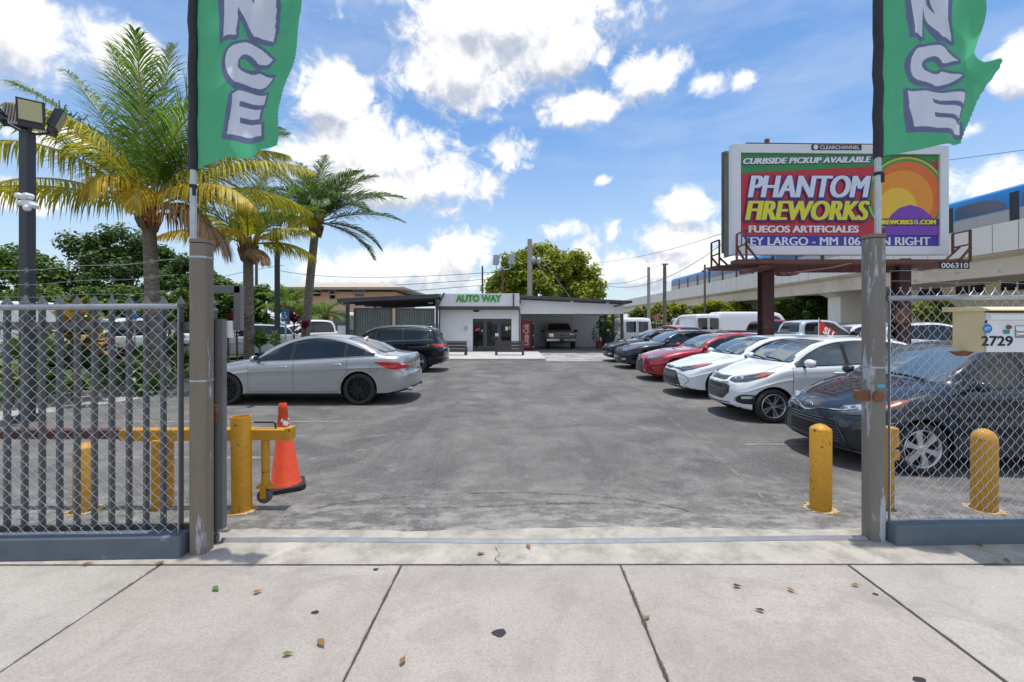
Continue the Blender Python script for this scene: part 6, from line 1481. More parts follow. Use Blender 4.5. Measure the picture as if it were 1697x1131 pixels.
c.emblem(0, .655, .055)
for sg in (1,-1): c.line('bumper_crease', [(sg*.30,.575),(sg*.45,.53),(sg*.55,.33),(sg*.57,.22)], 'F', P_BLK, .03, .004)
c.patch('fog_recess', [(-.74,.40),(-.60,.36)], [(-.74,.26),(-.60,.26)], 'F', M_TRIM, .004, mirror=True)
c.patch('lip', [(-.66,.155+.07),(.66,.155+.07)], [(-.66,.195),(.66,.195)], 'F', mat('scuffed_lip', (.20,.22,.25), .5, 0, .3, 9), .012)
c.line('bonnet_seam', [(.30,-.60),(.62,-.68),(1.0,-.70)], 'T', M_SEAM, .008, .001); c.line('bonnet_seam', [(.30,.60),(.62,.68),(1.0,.70)], 'T', M_SEAM, .008, .001)
# white city hatch
S = dict(L=3.64, W=.80, R=.292, xf=.66, xr=3.045, paint=P_WHT, ridge=.016, char=.76, tumble=.38, nf=.85, bow=.30, rbow=.18, arch=.045,
    top=[(0,.66),(.04,.74),(.14,.80),(.4,.90),(.7,.985),(.88,1.02),(1.2,1.235),(1.5,1.385),(1.8,1.455),(2.2,1.48),(2.7,1.465),(3.15,1.40),(3.4,1.28),(3.54,1.02),(3.6,.9),(3.64,.7)],
    belt=[(0,.58),(.25,.74),(.7,.88),(1.0,.935),(1.8,.975),(2.7,1.02),(3.4,1.06),(3.64,.66)], plan=[(0,.74),(.05,.82),(.2,.91),(.5,.975),(1.0,1.0),(2,1),(3.0,.99),(3.4,.95),(3.64,.84)], bot=BOT(3.64,.17), fprof=[(.0,.14),(.16,.07),(.26,.0),(.48,.0),(.62,.02),(.74,.07),(.9,.20),(1.2,.3),(2,.3)], rprof=RP0)
c = Car('white_hatchback', 'small white hatchback with gold bow badge and split grille, red pennant on its roof', 'car', S, place(3.84, 7.42, S), 0, ROW)
c.side_glass(.82, 3.4, [1.93, 2.75], ap=.13, cp=.18, frac=.86, M=mat('pale_tint_glass', (.06,.075,.08), .03, 0, .5, 1.8, ior=1.7)); c.windscreen(1.045, 1.41, .63, .52); c.windscreen(1.10, 1.36, .58, .48, M_GLASS, 'B', 'rear_window')
c.doors(.98, 1.96, 2.78); c.mirrors(1.18); c.wheels('pairs', M_RIMS, .185, .71); c.wipers(1.05, .85)
sym = sedan_front(c, [(.34,.755,.69),(.48,.80,.665),(.62,.855,.69),(.735,.875,.79)], ([(0,.755),(.27,.765)],[(0,.69),(.22,.685),(.27,.70)]), ([(0,.615),(.30,.625),(.40,.60)],[(0,.35),(.26,.35),(.40,.48)]), M_MESH, M_MESH)
c.patch('grille_bar', [(-.36,.535),(0,.53),(.36,.535)], [(-.30,.43),(0,.425),(.30,.43)], 'F', M_TRIMG, .02)
c.line('chrome_bar', [(-.36,.665),(-.2,.64),(0,.632),(.2,.64),(.36,.665)], 'F', M_CHROME, .03, .006)
c.emblem(0, .722, .042, M=mat('gold_badge', (.55,.38,.10), .3, .9, 0), ring=False)
c.patch('fog_surround', [(-.71,.47),(-.62,.47),(-.53,.40)], [(-.71,.31),(-.62,.31),(-.53,.34)], 'F', M_TRIM, .005, mirror=True); c.patch('fog_lamp', [(-.70,.452),(-.61,.44)], [(-.70,.41),(-.61,.395)], 'F', M_LAMP, .011, mirror=True)
c.line('fog_brightwork', [(-.72,.49),(-.62,.485),(-.52,.40),(-.50,.34)], 'F', M_CHROME, .014, .006)
c.line('bumper_slit', [(-.42,.30),(0,.285),(.42,.30)], 'F', M_TRIM, .02, .002)
for sg in (1,-1): c.line('bonnet_seam', [(.22,sg*.50),(.5,sg*.62),(.86,sg*.66)], 'T', M_SEAM, .007, .001)
wc = c
# white saloon
S = dict(L=4.63, W=.89, R=.325, xf=.93, xr=3.63, paint=P_PEARL, ridge=.014, char=.74, tumble=.44, nf=1.0, bow=.32, rbow=.2,
    top=[(0,.62),(.05,.70),(.2,.76),(.6,.86),(1.05,.95),(1.28,.985),(1.65,1.20),(2.0,1.36),(2.35,1.425),(2.7,1.435),(3.1,1.40),(3.5,1.29),(3.95,1.12),(4.2,1.06),(4.5,1.04),(4.6,.95),(4.63,.82)],
    belt=[(0,.56),(.3,.70),(1.0,.84),(1.4,.90),(2.5,.94),(3.5,.98),(4.3,1.0),(4.63,.78)], plan=PLAN(4.63), bot=BOT(4.63,.17), fprof=[(.0,.14),(.15,.08),(.26,.0),(.45,.0),(.58,.03),(.70,.08),(.8,.2),(1.2,.3),(2,.3)], rprof=RP0)
c = Car('white_saloon', 'white saloon with wide black lower grille between the red car and the small white hatchback', 'car', S, place(3.80, 9.75, S), 0, ROW)
c.side_glass(1.2, 4.2, [2.25, 3.25], ap=.15, cp=.2, frac=.87); c.windscreen(1.01, 1.375, .69, .56); c.windscreen(1.08, 1.36, .62, .5, M_GLASS, 'B', 'rear_window')
c.doors(1.30, 2.28, 3.30); c.mirrors(1.52); c.wheels('ten', M_RIMS, .21, .72); c.wipers(1.015, .9)
sedan_front(c, [(.16,.69,.655),(.40,.705,.64),(.58,.755,.60),(.72,.80,.66),(.80,.815,.745)], ([(0,.69),(.16,.69)],[(0,.63),(.16,.65)]), ([(0,.61),(.35,.60),(.44,.54),(.56,.28),(.58,.24)],[(0,.22),(.5,.22),(.58,.235)]), M_TRIM, M_GRILL)
c.patch('grille_panel', [(-.40,.54),(.40,.54)], [(-.46,.42),(.46,.42)], 'F', M_TRIMG, .014); c.emblem(0, .665, .05)
for sg in (1,-1): c.line('bumper_crease', [(sg*.44,.56),(sg*.70,.50),(sg*.74,.40),(sg*.64,.30),(sg*.74,.22)], 'F', M_SEAM, .012, .002); c.line('bonnet_seam', [(.25,sg*.55),(.7,sg*.66),(1.25,sg*.72)], 'T', M_SEAM, .007, .001)
# red sports saloon
S = dict(L=4.70, W=.92, R=.335, xf=.87, xr=3.67, paint=P_RED, ridge=.02, char=.72, tumble=.44, nf=1.0, bow=.34, rbow=.2,
    top=[(0,.66),(.05,.73),(.25,.80),(.7,.89),(1.2,.96),(1.45,.99),(1.8,1.19),(2.15,1.35),(2.5,1.42),(2.85,1.43),(3.2,1.39),(3.6,1.27),(4.0,1.11),(4.3,1.06),(4.6,1.04),(4.67,.95),(4.70,.82)],
    belt=[(0,.60),(.3,.73),(1.0,.86),(1.5,.91),(2.5,.94),(3.5,.98),(4.3,1.0),(4.7,.78)], plan=PLAN(4.70), bot=BOT(4.70,.16), fprof=[(.0,.12),(.15,.06),(.24,.0),(.4,.01),(.55,.03),(.72,.07),(.85,.2),(1.2,.3),(2,.3)], rprof=RP0)
c = Car('red_saloon', 'metallic red sports saloon with hourglass black mesh grille in the right row', 'car', S, place(3.92, 12.55, S), 0, ROW)
c.side_glass(1.3, 4.25, [2.35, 3.35], ap=.15, cp=.2, frac=.87, chrome=True); c.windscreen(1.02, 1.375, .71, .57); c.windscreen(1.08, 1.35, .62, .5, M_GLASS, 'B', 'rear_window')
c.doors(1.40, 2.38, 3.40); c.mirrors(1.62); c.wheels('five', M_RIMS, .22, .74); c.wipers(1.03, .9)
sedan_front(c, [(.42,.69,.66),(.56,.735,.63),(.70,.77,.65),(.80,.785,.73)], ([(0,.69),(.26,.685),(.33,.60),(.30,.50),(.42,.30),(.46,.22)],[(0,.20),(.36,.20),(.46,.215)]), None, M_MESH, M_TRIM, amber=False)
for sg in (1,-1):
    c.line('grille_surround', [(sg*.27,.69),(sg*.34,.60),(sg*.31,.50),(sg*.43,.30),(sg*.47,.21)], 'F', M_CHROME, .02, .008)
    c.patch('bumper_vent', sorted([(sg*.62,.50),(sg*.74,.34)]), sorted([(sg*.62,.40),(sg*.74,.26)]), 'F', M_TRIM, .004); c.line('bonnet_seam', [(.25,sg*.55),(.7,sg*.70),(1.35,sg*.74)], 'T', M_SEAM, .007, .001)
c.patch('lip', [(-.70,.20),(.70,.20)], [(-.70,.175),(.70,.175)], 'F', M_CHROME, .008); c.emblem(0, .62, .05, off=.016)
# two black saloons at the far end
def black_saloon(label, x, D, P, wheel):
    S = dict(L=4.85, W=.925, R=.33, xf=.93, xr=3.72, paint=P, ridge=.014, char=.72, tumble=.43, nf=1.0, bow=.32, rbow=.2,
        top=[(0,.66),(.05,.74),(.25,.83),(.7,.92),(1.2,.99),(1.45,1.02),(1.8,1.22),(2.2,1.40),(2.6,1.465),(3.0,1.47),(3.4,1.42),(3.8,1.29),(4.2,1.13),(4.5,1.08),(4.75,1.05),(4.82,.95),(4.85,.82)],
        belt=[(0,.60),(.3,.75),(1.0,.88),(1.5,.93),(2.5,.96),(3.5,.99),(4.4,1.01),(4.85,.78)], plan=PLAN(4.85), bot=BOT(4.85,.17), fprof=FP0, rprof=RP0)
    c = Car('black_saloon', label, 'car', S, place(x, D, S), 0, ROW)
    c.side_glass(1.3, 4.4, [2.38, 3.40], ap=.15, cp=.2, frac=.87, chrome=True); c.windscreen(1.05, 1.41, .71, .57); c.windscreen(1.10, 1.39, .64, .52, M_GLASS, 'B', 'rear_window')
    c.doors(1.42, 2.40, 3.45); c.mirrors(1.64, P); c.wheels(wheel, M_RIMS, .215, .72)
    sedan_front(c, [(.44,.745,.67),(.6,.79,.66),(.74,.83,.69),(.82,.845,.77)], ([(0,.76),(.36,.76)],[(0,.62),(.28,.62),(.36,.68)]), ([(0,.42),(.48,.42)],[(0,.28),(.48,.28)]), M_GRILL, M_MESH, amber=False)
    c.line('grille_surround', [(-.38,.775),(0,.78),(.38,.775)], 'F', M_CHROME, .028, .008); c.patch('fog_lamp', [(-.74,.42),(-.56,.40)], [(-.74,.36),(-.56,.35)], 'F', M_LAMP, .008, mirror=True); c.emblem(0, .70, .05)
    c.patch('lip', [(-.72,.255),(.72,.255)], [(-.72,.225),(.72,.225)], 'F', M_CHROME, .008)
    return c
black_saloon('black saloon with silver wheels and bright fog lamps, parked beyond the red car', 4.02, 16.0, P_BLK, 'five')
black_saloon('dark blue black saloon, farthest of the right row, nearest the carport', 4.15, 18.85, P_NAVY, 'pairs')

# red pennant on the small hatch
t = thing('pennant', 'red triangular pennant with white letters clipped to the small white hatchback', 'flag', at(1356,556,8.1))
m = MB(); q = lambda px, py, dy=0: at(px, py, 8.1)-t.location+Vector((0,dy,0)); nn = 8; vs = []
for i in range(nn+1):
    u = i/nn
    for j in range(2):
        a = q(1357+u*28, 528+u*24 if j else 553.5, .03*math.sin(u*5)); vs.append(a)
m.add(vs, [(2*i, 2*i+2, 2*i+3, 2*i+1) for i in range(nn)]); m.build('cloth', mat('pennant_red', (.72,.045,.02), .7, 0, .05, 4, trans=.2), t, smooth=180)
m = MB(); m.tube([q(1356.5,557), q(1357,527)], .006, 6); m.build('stick', M_WHITE, t)
m = MB(); m.text('SU', q(1361,552,-.035), (.87,0,-.5), (.35,0,.94), .13, .2, bold=.04); m.build('lettering', M_WHITE, t)

# ---- rear rank and background vehicles
def van(label, loc, rz, L, W_, H, P, group, R_=.34, high=True, rear_glass=True, name='white_van'):
    S = dict(L=L, W=W_, R=R_, xf=.95, xr=L-1.1, paint=P, ridge=.01, char=.6, tumble=.10 if high else .16, nf=.8, bow=.22, rbow=.06, rf=.4, cabq=(.12,.4),
        top=[(0,.85),(.06,.98),(.3,1.08),(.75,1.18),(.95,1.28),(1.35,H*.83),(1.6,H*.955),(1.95,H*.99),(2.5,H),(L-.6,H),(L-.12,H*.985),(L-.04,H*.95),(L,H*.88)],
        belt=[(0,.78),(.3,.95),(.8,1.06),(1.3,1.12),(L-.4,1.14),(L,1.12)], plan=[(0,.78),(.08,.88),(.4,.97),(1,1),(L-.3,1),(L-.05,.985),(L,.95)], bot=[(0,.32),(.3,.24),(L-.3,.28),(L,.36)], fprof=FP0, rprof=[(0,.0),(1,.0),(1.4,.02),(2,.05),(3,.1)])
    c = Car(name, label, 'van', S, loc, rz, group)
    c.side_glass(.9, 2.15, [], ap=.16, cp=.1, frac=.80, outline=True); c.windscreen(1.28, H*.90, .74, .62)
    if rear_glass:
        zt, zb = H*.88, H*.55
        for sg in (-1, 1): c.patch('rear_window', sorted([(sg*.08,zt),(sg*.68,zt-.02)]), sorted([(sg*.08,zb),(sg*.70,zb)]), 'B', M_GLASS, .006)
    c.patch('tail_light', [(-.93*W_,1.28),(-.82*W_,1.28)], [(-.93*W_,.78),(-.82*W_,.78)], 'B', M_RED, .008, mirror=True)
    c.line('door_seam', [(0,.5),(0,H*.93)], 'B', M_SEAM, .012, .002); c.line('door_seam', [(2.3,.5),(2.3,H*.9),(3.4,H*.9),(3.4,.5)], 'L', M_SEAM, .012, .002)
    c.patch('rear_bumper', [(-.9*W_,.58),(.9*W_,.58)], [(-.9*W_,.40),(.9*W_,.40)], 'B', M_TRIM, .05); c.patch('licence_plate', [(-.2,.80),(.2,.80)], [(-.2,.68),(.2,.68)], 'B', M_PLATE, .01)
    c.wheels('steel', M_RIMS, .22, .66); c.mirrors(1.15, M_TRIM, size=1.4)
    sedan_front(c, [(.50,.86,.76),(.65,.92,.76),(.80,.97,.82)], ([(0,.84),(.42,.84)],[(0,.62),(.42,.62)]), None, M_GRILL, M_TRIM)
    return c
VG = 'vans and trucks parked in the rear rank'
van('white passenger van with two dark rear windows beyond the carport posts', (X_(1061,27.5), 30.2, 0), R(-94), 5.5, 1.02, 2.08, P_WHT, VG)
van('white cargo van seen from behind, second from the carport', (X_(1177,29.2), 31.9, 0), R(-92), 5.4, .98, 2.36, P_WHT, VG)
van('narrow white van squeezed behind the cargo vans, by the railing', (X_(1152,37), 39.5, 0), R(-98), 5.4, 1.0, 2.2, P_WHT, VG)
van('long high roofed white cargo van standing broadside behind the red pickup', (X_(1263,29.5), 30.5, 0), R(180), 5.9, 1.02, 2.52, P_WHT, VG, rear_glass=False)
def pickup(name, label, loc, rz, P, L=5.7, W_=1.0, H=1.93, group=None, wheel='five'):
    S = dict(L=L, W=W_, R=.40, xf=1.0, xr=L-1.25, paint=P, ridge=.012, char=.7, tumble=.30, nf=.5, bow=.12, rbow=.04, rf=.3, arch=.06,
        top=[(0,.95),(.04,1.10),(.2,1.17),(.8,1.23),(1.45,1.28),(1.62,1.33),(2.0,H*.86),(2.2,H*.965),(2.6,H),(3.2,H*.995),(3.62,H*.965),(3.76,H*.86),(3.84,1.30),(L-.1,1.30),(L,1.25)],
        belt=[(0,.92),(.2,1.10),(1.4,1.17),(2.5,1.19),(3.9,1.21),(L,1.2)], plan=[(0,.88),(.05,.93),(.3,.98),(1,1),(L-.1,1),(L,.97)], bot=[(0,.42),(.3,.36),(L-.3,.42),(L,.5)], fprof=[(0,.0),(.8,.0),(1.0,.02),(1.2,.08),(2,.1)], rprof=[(0,0),(2,0)])
    c = Car(name, label, 'pickup truck', S, loc, rz, group)
    c.side_glass(1.5, 3.75, [2.62], ap=.15, cp=.12, frac=.84); c.windscreen(1.34, H*.935, .76, .64); c.windscreen(1.34, H*.93, .66, .58, M_GLASS, 'B', 'rear_window')
    c.doors(1.55, 2.66, 3.70); c.mirrors(1.75, M_TRIM, size=1.5); c.wheels(wheel, M_RIMS, .25, .62)
    sedan_front(c, [(.58,1.07,.86),(.70,1.08,.86),(.86,1.06,.90)], ([(0,1.08),(.52,1.08),(.56,.98)],[(0,.76),(.48,.76),(.56,.86)]), ([(0,.52),(.55,.52)],[(0,.44),(.55,.44)]), M_GRILL, M_TRIM)
    c.line('grille_surround', [(-.54,1.095),(0,1.10),(.54,1.095)], 'F', M_CHROME, .04, .008); c.line('grille_bar', [(-.54,.92),(0,.92),(.54,.92)], 'F', M_CHROME, .05, .012)
    c.patch('front_bumper', [(-.92,.70),(.92,.70)], [(-.92,.54),(.92,.54)], 'F', M_CHROME, .04); c.patch('tail_light', [(L-.22,1.16),(L-.02,1.16)], [(L-.22,.86),(L-.02,.86)], 'L', M_RED, .008, mirror=True); c.patch('tail_light', [(-.96,1.16),(-.84,1.16)], [(-.96,.80),(-.84,.80)], 'B', M_RED, .008, mirror=True)
    c.patch('rear_bumper', [(-.9,.64),(.9,.64)], [(-.9,.50),(.9,.50)], 'B', M_CHROME, .05)
    m = MB(); m.box(3.95-L/2, L/2-.08, -W_*.80, W_*.80, 1.303, 1.31); m.build('bed_liner', M_TRIM, c.root)
    return c
pickup('white_pickup', 'white pickup truck with black grille parked behind the third palm, facing the lot', (X_(502,23), 24.4, 0), R(38), P_WHT, 5.8)
pickup('red_pickup', 'maroon pickup truck behind the brown billboard post, bed to the left', (X_(1288,24), 24.5, 0), R(180), P_MAROON, 5.6, .98, 1.92, VG)
pickup('silver_pickup', 'pale silver crew cab pickup behind the red pennant, bed to the left', (X_(1352,19.5), 19.8, 0), R(180), P_SIL2, 5.6, .98, 1.88, VG)
# tan truck in the carport
S = dict(L=4.6, W=1.0, R=.37, xf=.9, xr=3.5, paint=P_TAN, ridge=.008, char=.72, tumble=.26, nf=.4, bow=.08, rbow=.05, arch=.06, sill=M_CHAR, sillz=.27,
    top=[(0,1.0),(.03,1.06),(.15,1.10),(1.0,1.13),(1.35,1.16),(1.5,1.20),(1.8,1.52),(2.0,1.70),(2.4,1.74),(4.0,1.74),(4.4,1.66),(4.55,1.3),(4.6,1.1)],
    belt=[(0,.96),(.2,1.05),(1.4,1.08),(4.3,1.10),(4.6,1.05)], plan=[(0,.95),(.05,.98),(.3,1),(4.4,1),(4.6,.96)], bot=[(0,.48),(.3,.42),(4.3,.45),(4.6,.52)], fprof=[(0,0),(1,.0),(1.2,.04),(2,.05)], rprof=[(0,0),(2,0)])
c = Car('tan_truck', 'old tan boxy truck with amber corner lamps and chrome bumper inside the carport', 'truck', S, (X_(931,28.2), 28.2+2.3, .03), R(90))
c.side_glass(1.45, 4.3, [2.5], ap=.12, cp=.15, frac=.84); c.windscreen(1.215, 1.655, .82, .68, M=M_GLASS); c.doors(1.45, 2.55); c.mirrors(1.65, M_TRIM, size=1.3); c.wheels('steel', M_RIMS, .26, .58)
c.patch('grille', [(-.52,1.0),(.52,1.0)], [(-.52,.80),(.52,.80)], 'F', stripes('egg_grille', (.02,.02,.02), (.45,.45,.45), 7., 'y'), .012)
c.patch('headlight', [(-.82,1.0),(-.54,1.0)], [(-.82,.80),(-.54,.80)], 'F', M_LAMP, .012, mirror=True); c.patch('indicator', [(-.965,1.0),(-.83,1.0)], [(-.965,.80),(-.83,.80)], 'F', M_AMB, .016, mirror=True)
c.patch('lower_valance', [(-.95,.785),(.95,.785)], [(-.95,.72),(.95,.72)], 'F', M_CHAR, .006); m = MB(); m.box(-2.42,-2.31,-.99,.99,.52,.70); m.build('front_bumper', M_CHROME, c.root, bevel=.02); m = MB(); m.box(-2.435,-2.421,-.15,.15,.54,.68); m.build('plate_panel', M_TRIM, c.root)
p = c.pt(0,.90,'F',.03); m = MB(); m.obox(p, (.01,0,0), (0,.12,0), (0,0,.045)); m.build('emblem', mat('blue_oval', (.03,.08,.25), .3, 0, 0), c.root, bevel=.03)
# distant saloons / SUVs in the back rank
def suv(name, label, loc, rz, P, group=None, L=4.6, H=1.70):
    S = dict(L=L, W=.92, R=.355, xf=.88, xr=L-.95, paint=P, ridge=.012, char=.7, tumble=.36, bow=.22, rbow=.14,
        top=[(0,.82),(.05,.92),(.3,1.0),(1.1,1.12),(1.35,1.16),(1.75,1.45),(2.1,H*.96),(2.6,H),(3.3,H*.985),(L-.5,H*.93),(L-.28,H*.86),(L-.14,1.2),(L-.04,1.0),(L,.9)],
        belt=[(0,.78),(.3,.92),(1.2,1.06),(2.5,1.1),(L-.4,1.14),(L,.86)], plan=PLAN(L), bot=BOT(L,.24), fprof=FP0, rprof=[(0,.1),(.4,0),(.8,0),(1.2,.03),(2,.05)])
    c = Car(name, label, 'car', S, loc, rz, group); c.side_glass(1.3, L-.2, [2.3, 3.3], frac=.85); c.windscreen(1.2, H*.93, .70, .58); c.windscreen(1.2, H*.9, .66, .56, M_GLASS, 'B', 'rear_window')
    c.doors(1.4, 2.34, 3.4); c.mirrors(1.6); c.wheels('five', M_RIMS, .22, .7)
    c.patch('tail_light', [(L-.3,1.12),(L-.1,1.1)], [(L-.3,.92),(L-.1,.92)], 'L', M_RED, .006, mirror=True); c.patch('tail_light', [(-.84,1.1),(-.62,1.1)], [(-.84,.92),(-.62,.92)], 'B', M_RED, .006, mirror=True)
    sedan_front(c, [(.45,.88,.80),(.6,.92,.78),(.78,.96,.84)], ([(0,.9),(.38,.9)],[(0,.7),(.38,.7)]), None, M_GRILL, M_TRIM); return c
suv('red_suv', 'bright red car roof showing between the white passenger van and the cargo vans', (X_(1119,26), 26.5, 0), R(-80), P_RED, VG, 4.5, 1.62)
suv('white_suv', 'white SUV behind the mesh fence, just left of the mailbox', (X_(1575,15.5), 16.2, 0), R(172), P_WHT, VG, 4.6, 1.76)
suv('white_suv', 'white SUV half hidden by the right billboard post', (X_(1492,19), 19.4, 0), R(170), P_WHT, VG, 4.6, 1.74)
# vehicles seen through the left fence
LG = 'white vehicles beyond the planting bed'
van('white high roofed van at the far left behind the pickets, orange marker at its corner', (-18.3, 14.2, 0), R(75), 5.4, 1.0, 2.5, P_WHT, LG)
pickup('white_pickup', 'white pickup behind the left fence between the lamp post and the first palm', (-16.2, 18.2, 0), R(65), P_WHT, 5.6, 1.0, 1.95, LG)
suv('silver_suv', 'silver SUV partly hidden by red plants behind the first palm', (-13.0, 21.0, 0), R(55), P_SIL2, LG)
suv('white_suv', 'white SUV beside the white pickup, left of the second palm', (-12.1, 23.6, 0), R(45), P_WHT, LG)
# ================================================================ vegetation
M_PALM = [mat('palm_green', (.14,.24,.03), .45, 0, .25, 1.2, island=.35, trans=.55), mat('palm_yellow_green', (.50,.47,.035), .5, 0, .25, 1.2, island=.28, trans=.5),
          mat('palm_yellow', (.70,.54,.045), .5, 0, .2, 1.5, island=.25, trans=.5), mat('palm_dead', (.42,.29,.17), .8, 0, .3, 2, island=.35, trans=.3), mat('palm_dark_green', (.10,.18,.035), .4, 0, .25, 1.2, island=.30, trans=.45)]
M_STEM = mat('frond_stalk', (.30,.27,.06), .5, 0, .15, 3)
M_PTRUNK = mat('palm_trunk', (.24,.20,.16), .9, 0, .3, 5, (.10,.085,.07), (7,.56), .6, 30, stretch=(1,1,3.5), soft=.08)
M_BOOT = mat('palm_boot', (.20,.135,.075), .9, 0, .35, 6)
M_BARK = mat('bark', (.12,.095,.07), .95, 0, .3, 5)
def frond(mbs, base, az, el, droop, Lf, k, lw=.042, lmax=.95, hang=.55, n=46, twist=0.):
    """one feather leaf: curved stalk with two rows of leaflets; leaflets go to material list k"""
    mb, st = mbs; az = R(az); N = 22; pts = []; p = Vector(base); tans = []
    for i in range(N+1):
        u = i/N; e = R(el-droop*u**1.35); az2 = az+twist*u
        t = Vector((math.cos(az2)*math.cos(e), math.sin(az2)*math.cos(e), math.sin(e))); tans.append(t); pts.append(p.copy()); p = p+t*(Lf/N)
    st.tube(pts, [.030*(1-.85*i/N)+.004 for i in range(N+1)], 5)
    mb.m = k
    for j in range(n):
        u = .14+.86*(j+random.uniform(-.3,.3))/n; u = min(max(u,.1),.995); f = u*N; i = min(int(f), N-1); q = pts[i].lerp(pts[i+1], f-i); t = tans[i]
        side = t.cross(Vector((0,0,1))); side = side.normalized() if side.length > .05 else Vector((math.sin(az),-math.cos(az),0)); up = side.cross(t).normalized()
        ll = lmax*(math.sin(math.pi*min(1,.18+.80*u))**.7)*random.uniform(.70,1.12)
        for sg in (-1, 1):
            d = (side*sg*(.85-.35*u)*random.uniform(.75,1.2)+t*(.55+.5*u)+up*random.uniform(.05,.38)*(1 if hang < 1 else .2)+Vector((0,0,-.25 if hang >= 1 else 0))).normalized()
            w = t.cross(d).cross(d).normalized()*lw*random.uniform(.75,1.1)
            w = (t-d*t.dot(d)).normalized()*lw*.5
            a0 = q; V = [a0-w*.5, a0+w*.5]; d2 = d
            for s_ in range(3):
                a0 = a0+d2*ll/3; d2 = (d2+Vector((0,0,-hang*random.uniform(.45,1.5)*(.45+.35*s_)))).normalized(); ww = w*(1,.85,.06)[s_]
                V += [a0-ww, a0+ww]
            mb.add(V, [(0,1,3,2),(2,3,5,4),(4,5,7,6)])
def palm(label, base, lean, zc, r0, r1, fronds, name='coconut_palm', nuts=None, lw=.042, lmax=.95, boots=26, nl=46):
    t = thing(name, label, 'palm', base); m = MB(); pts = []; rs = []; n = 46
    for i in range(n+1):
        u = i/n; pts.append((lean[0]*u**1.3, lean[1]*u**1.3, zc*u)); rs.append((r0*1.35 if u < .02 else r0+(r1-r0)*u**.8)*(1+.035*(i % 2))*(1+.25*max(0, .12-u)/.12))
    m.tube(pts, rs, 14); m.build('trunk', M_PTRUNK, t, smooth=60)
    top = Vector(pts[-1]); m = MB()
    for k in range(boots):   # old leaf bases
        a = k*2.4; z = -.55+.65*k/boots; d = Vector((math.cos(a),math.sin(a),0)); c = top+d*r1*.9+Vector((0,0,z)); l = random.uniform(.25,.5); o_ = d*.12+Vector((0,0,l)); s_ = Vector((-d.y,d.x,0))*.09
        m.add([c-s_, c+s_, c+o_+s_*.5+d*.05, c+o_-s_*.5+d*.05, c-s_+d*.06, c+s_+d*.06, c+o_+s_*.3+d*.09, c+o_-s_*.3+d*.09], [(0,1,2,3),(7,6,5,4),(0,3,7,4),(1,5,6,2),(3,2,6,7)])
    m.build('crown_shaft', M_BOOT, t)
    mbs = {}
    for f in fronds:
        az, el, dr, L_, k = f[:5]; kind = 'dead_fronds' if k == 3 else 'fronds'
        if kind not in mbs: mbs[kind] = (MB(), MB())
        b0 = top+Vector((math.cos(R(az))*r1*.6, math.sin(R(az))*r1*.6, .12 if k != 3 else -.1))
        frond(mbs[kind], b0, az, el, dr, L_, k, lw*(.62 if k in (0,4) else .74), lmax*(1 if len(f) < 6 else f[5]), hang=.75 if k in (0,4) else 1.7, n=int(nl*(1.35 if k in (0,4) else 1.5)), twist=random.uniform(-.15,.15))
    for kind, (mb, st) in mbs.items():
        o = mb.build(kind, M_PALM, t); st.build('stalks', M_STEM if kind == 'fronds' else M_BOOT, o, smooth=60)
    if nuts:
        m = MB()
        for k in range(26): m.ball(top+Vector(nuts)+Vector((random.gauss(0,.09),random.gauss(0,.07),random.gauss(0,.09))), .045,.045,.055, 8, 6)
        m.build('fruit_cluster', mat('orange_fruit', (.75,.22,.02), .5, 0, .2, 6), t, smooth=180)
    return t
D = 12.2; b = Vector((X_(257,D), D, 0)); top = at(246,352,D)
palm('largest coconut palm with yellow drooping fronds and orange fruit, left of the banner post', b, (top.x-b.x, 0), top.z, .20, .155,
     [(95,86,14,5.3,0),(160,80,18,5.2,0),(30,80,22,5.0,0),(172,66,26,5.1,0),(178,56,34,5.5,0),(160,48,50,4.6,0),(150,58,52,5.0,0),(20,68,34,5.0,4),(45,60,45,5,4),(-60,80,40,4.4,0),(-100,64,95,3.7,1),(0,56,66,4.6,0),(200,54,70,4.4,0),(-30,62,85,4.4,0),(75,70,40,4.8,4),
      (184,44,66,5.7,1),(174,25,46,5.9,1),(196,18,58,5.0,1),(-4,34,62,5.2,1),(4,50,72,4.4,1),(-20,22,66,4.2,2),(28,34,70,4.4,1),(-85,52,150,2.3,2,.8),(-60,40,140,2.0,2,.7),
      (-18,26,125,2.9,3),(5,12,100,2.6,3)], nuts=(.25,-.22,-.02), nl=70, lmax=1.32, lw=.052)
D = 15.0; b = Vector((X_(413,D), D, 0)); top = at(411,412,D)
palm('middle coconut palm with yellowing fronds, just right of the left gate post', b, (top.x-b.x, 0), top.z, .17, .15,
     [(90,80,25,3.2,0),(150,70,45,3.0,0),(30,70,45,3.0,0),(180,50,60,2.9,1),(0,50,60,2.9,0),(-60,58,90,2.4,1),(-120,55,90,2.4,0),(60,60,55,2.9,0),(195,28,60,2.7,2),(-10,30,60,2.7,1),(120,60,55,2.9,0),(-90,40,110,2.0,2),(12,14,60,2.2,1),(-40,10,80,1.6,3,.7)], lmax=.95, nl=54, lw=.05)
D = 19.0; b = Vector((X_(504,D), D, 0)); top = at(520,372,D)
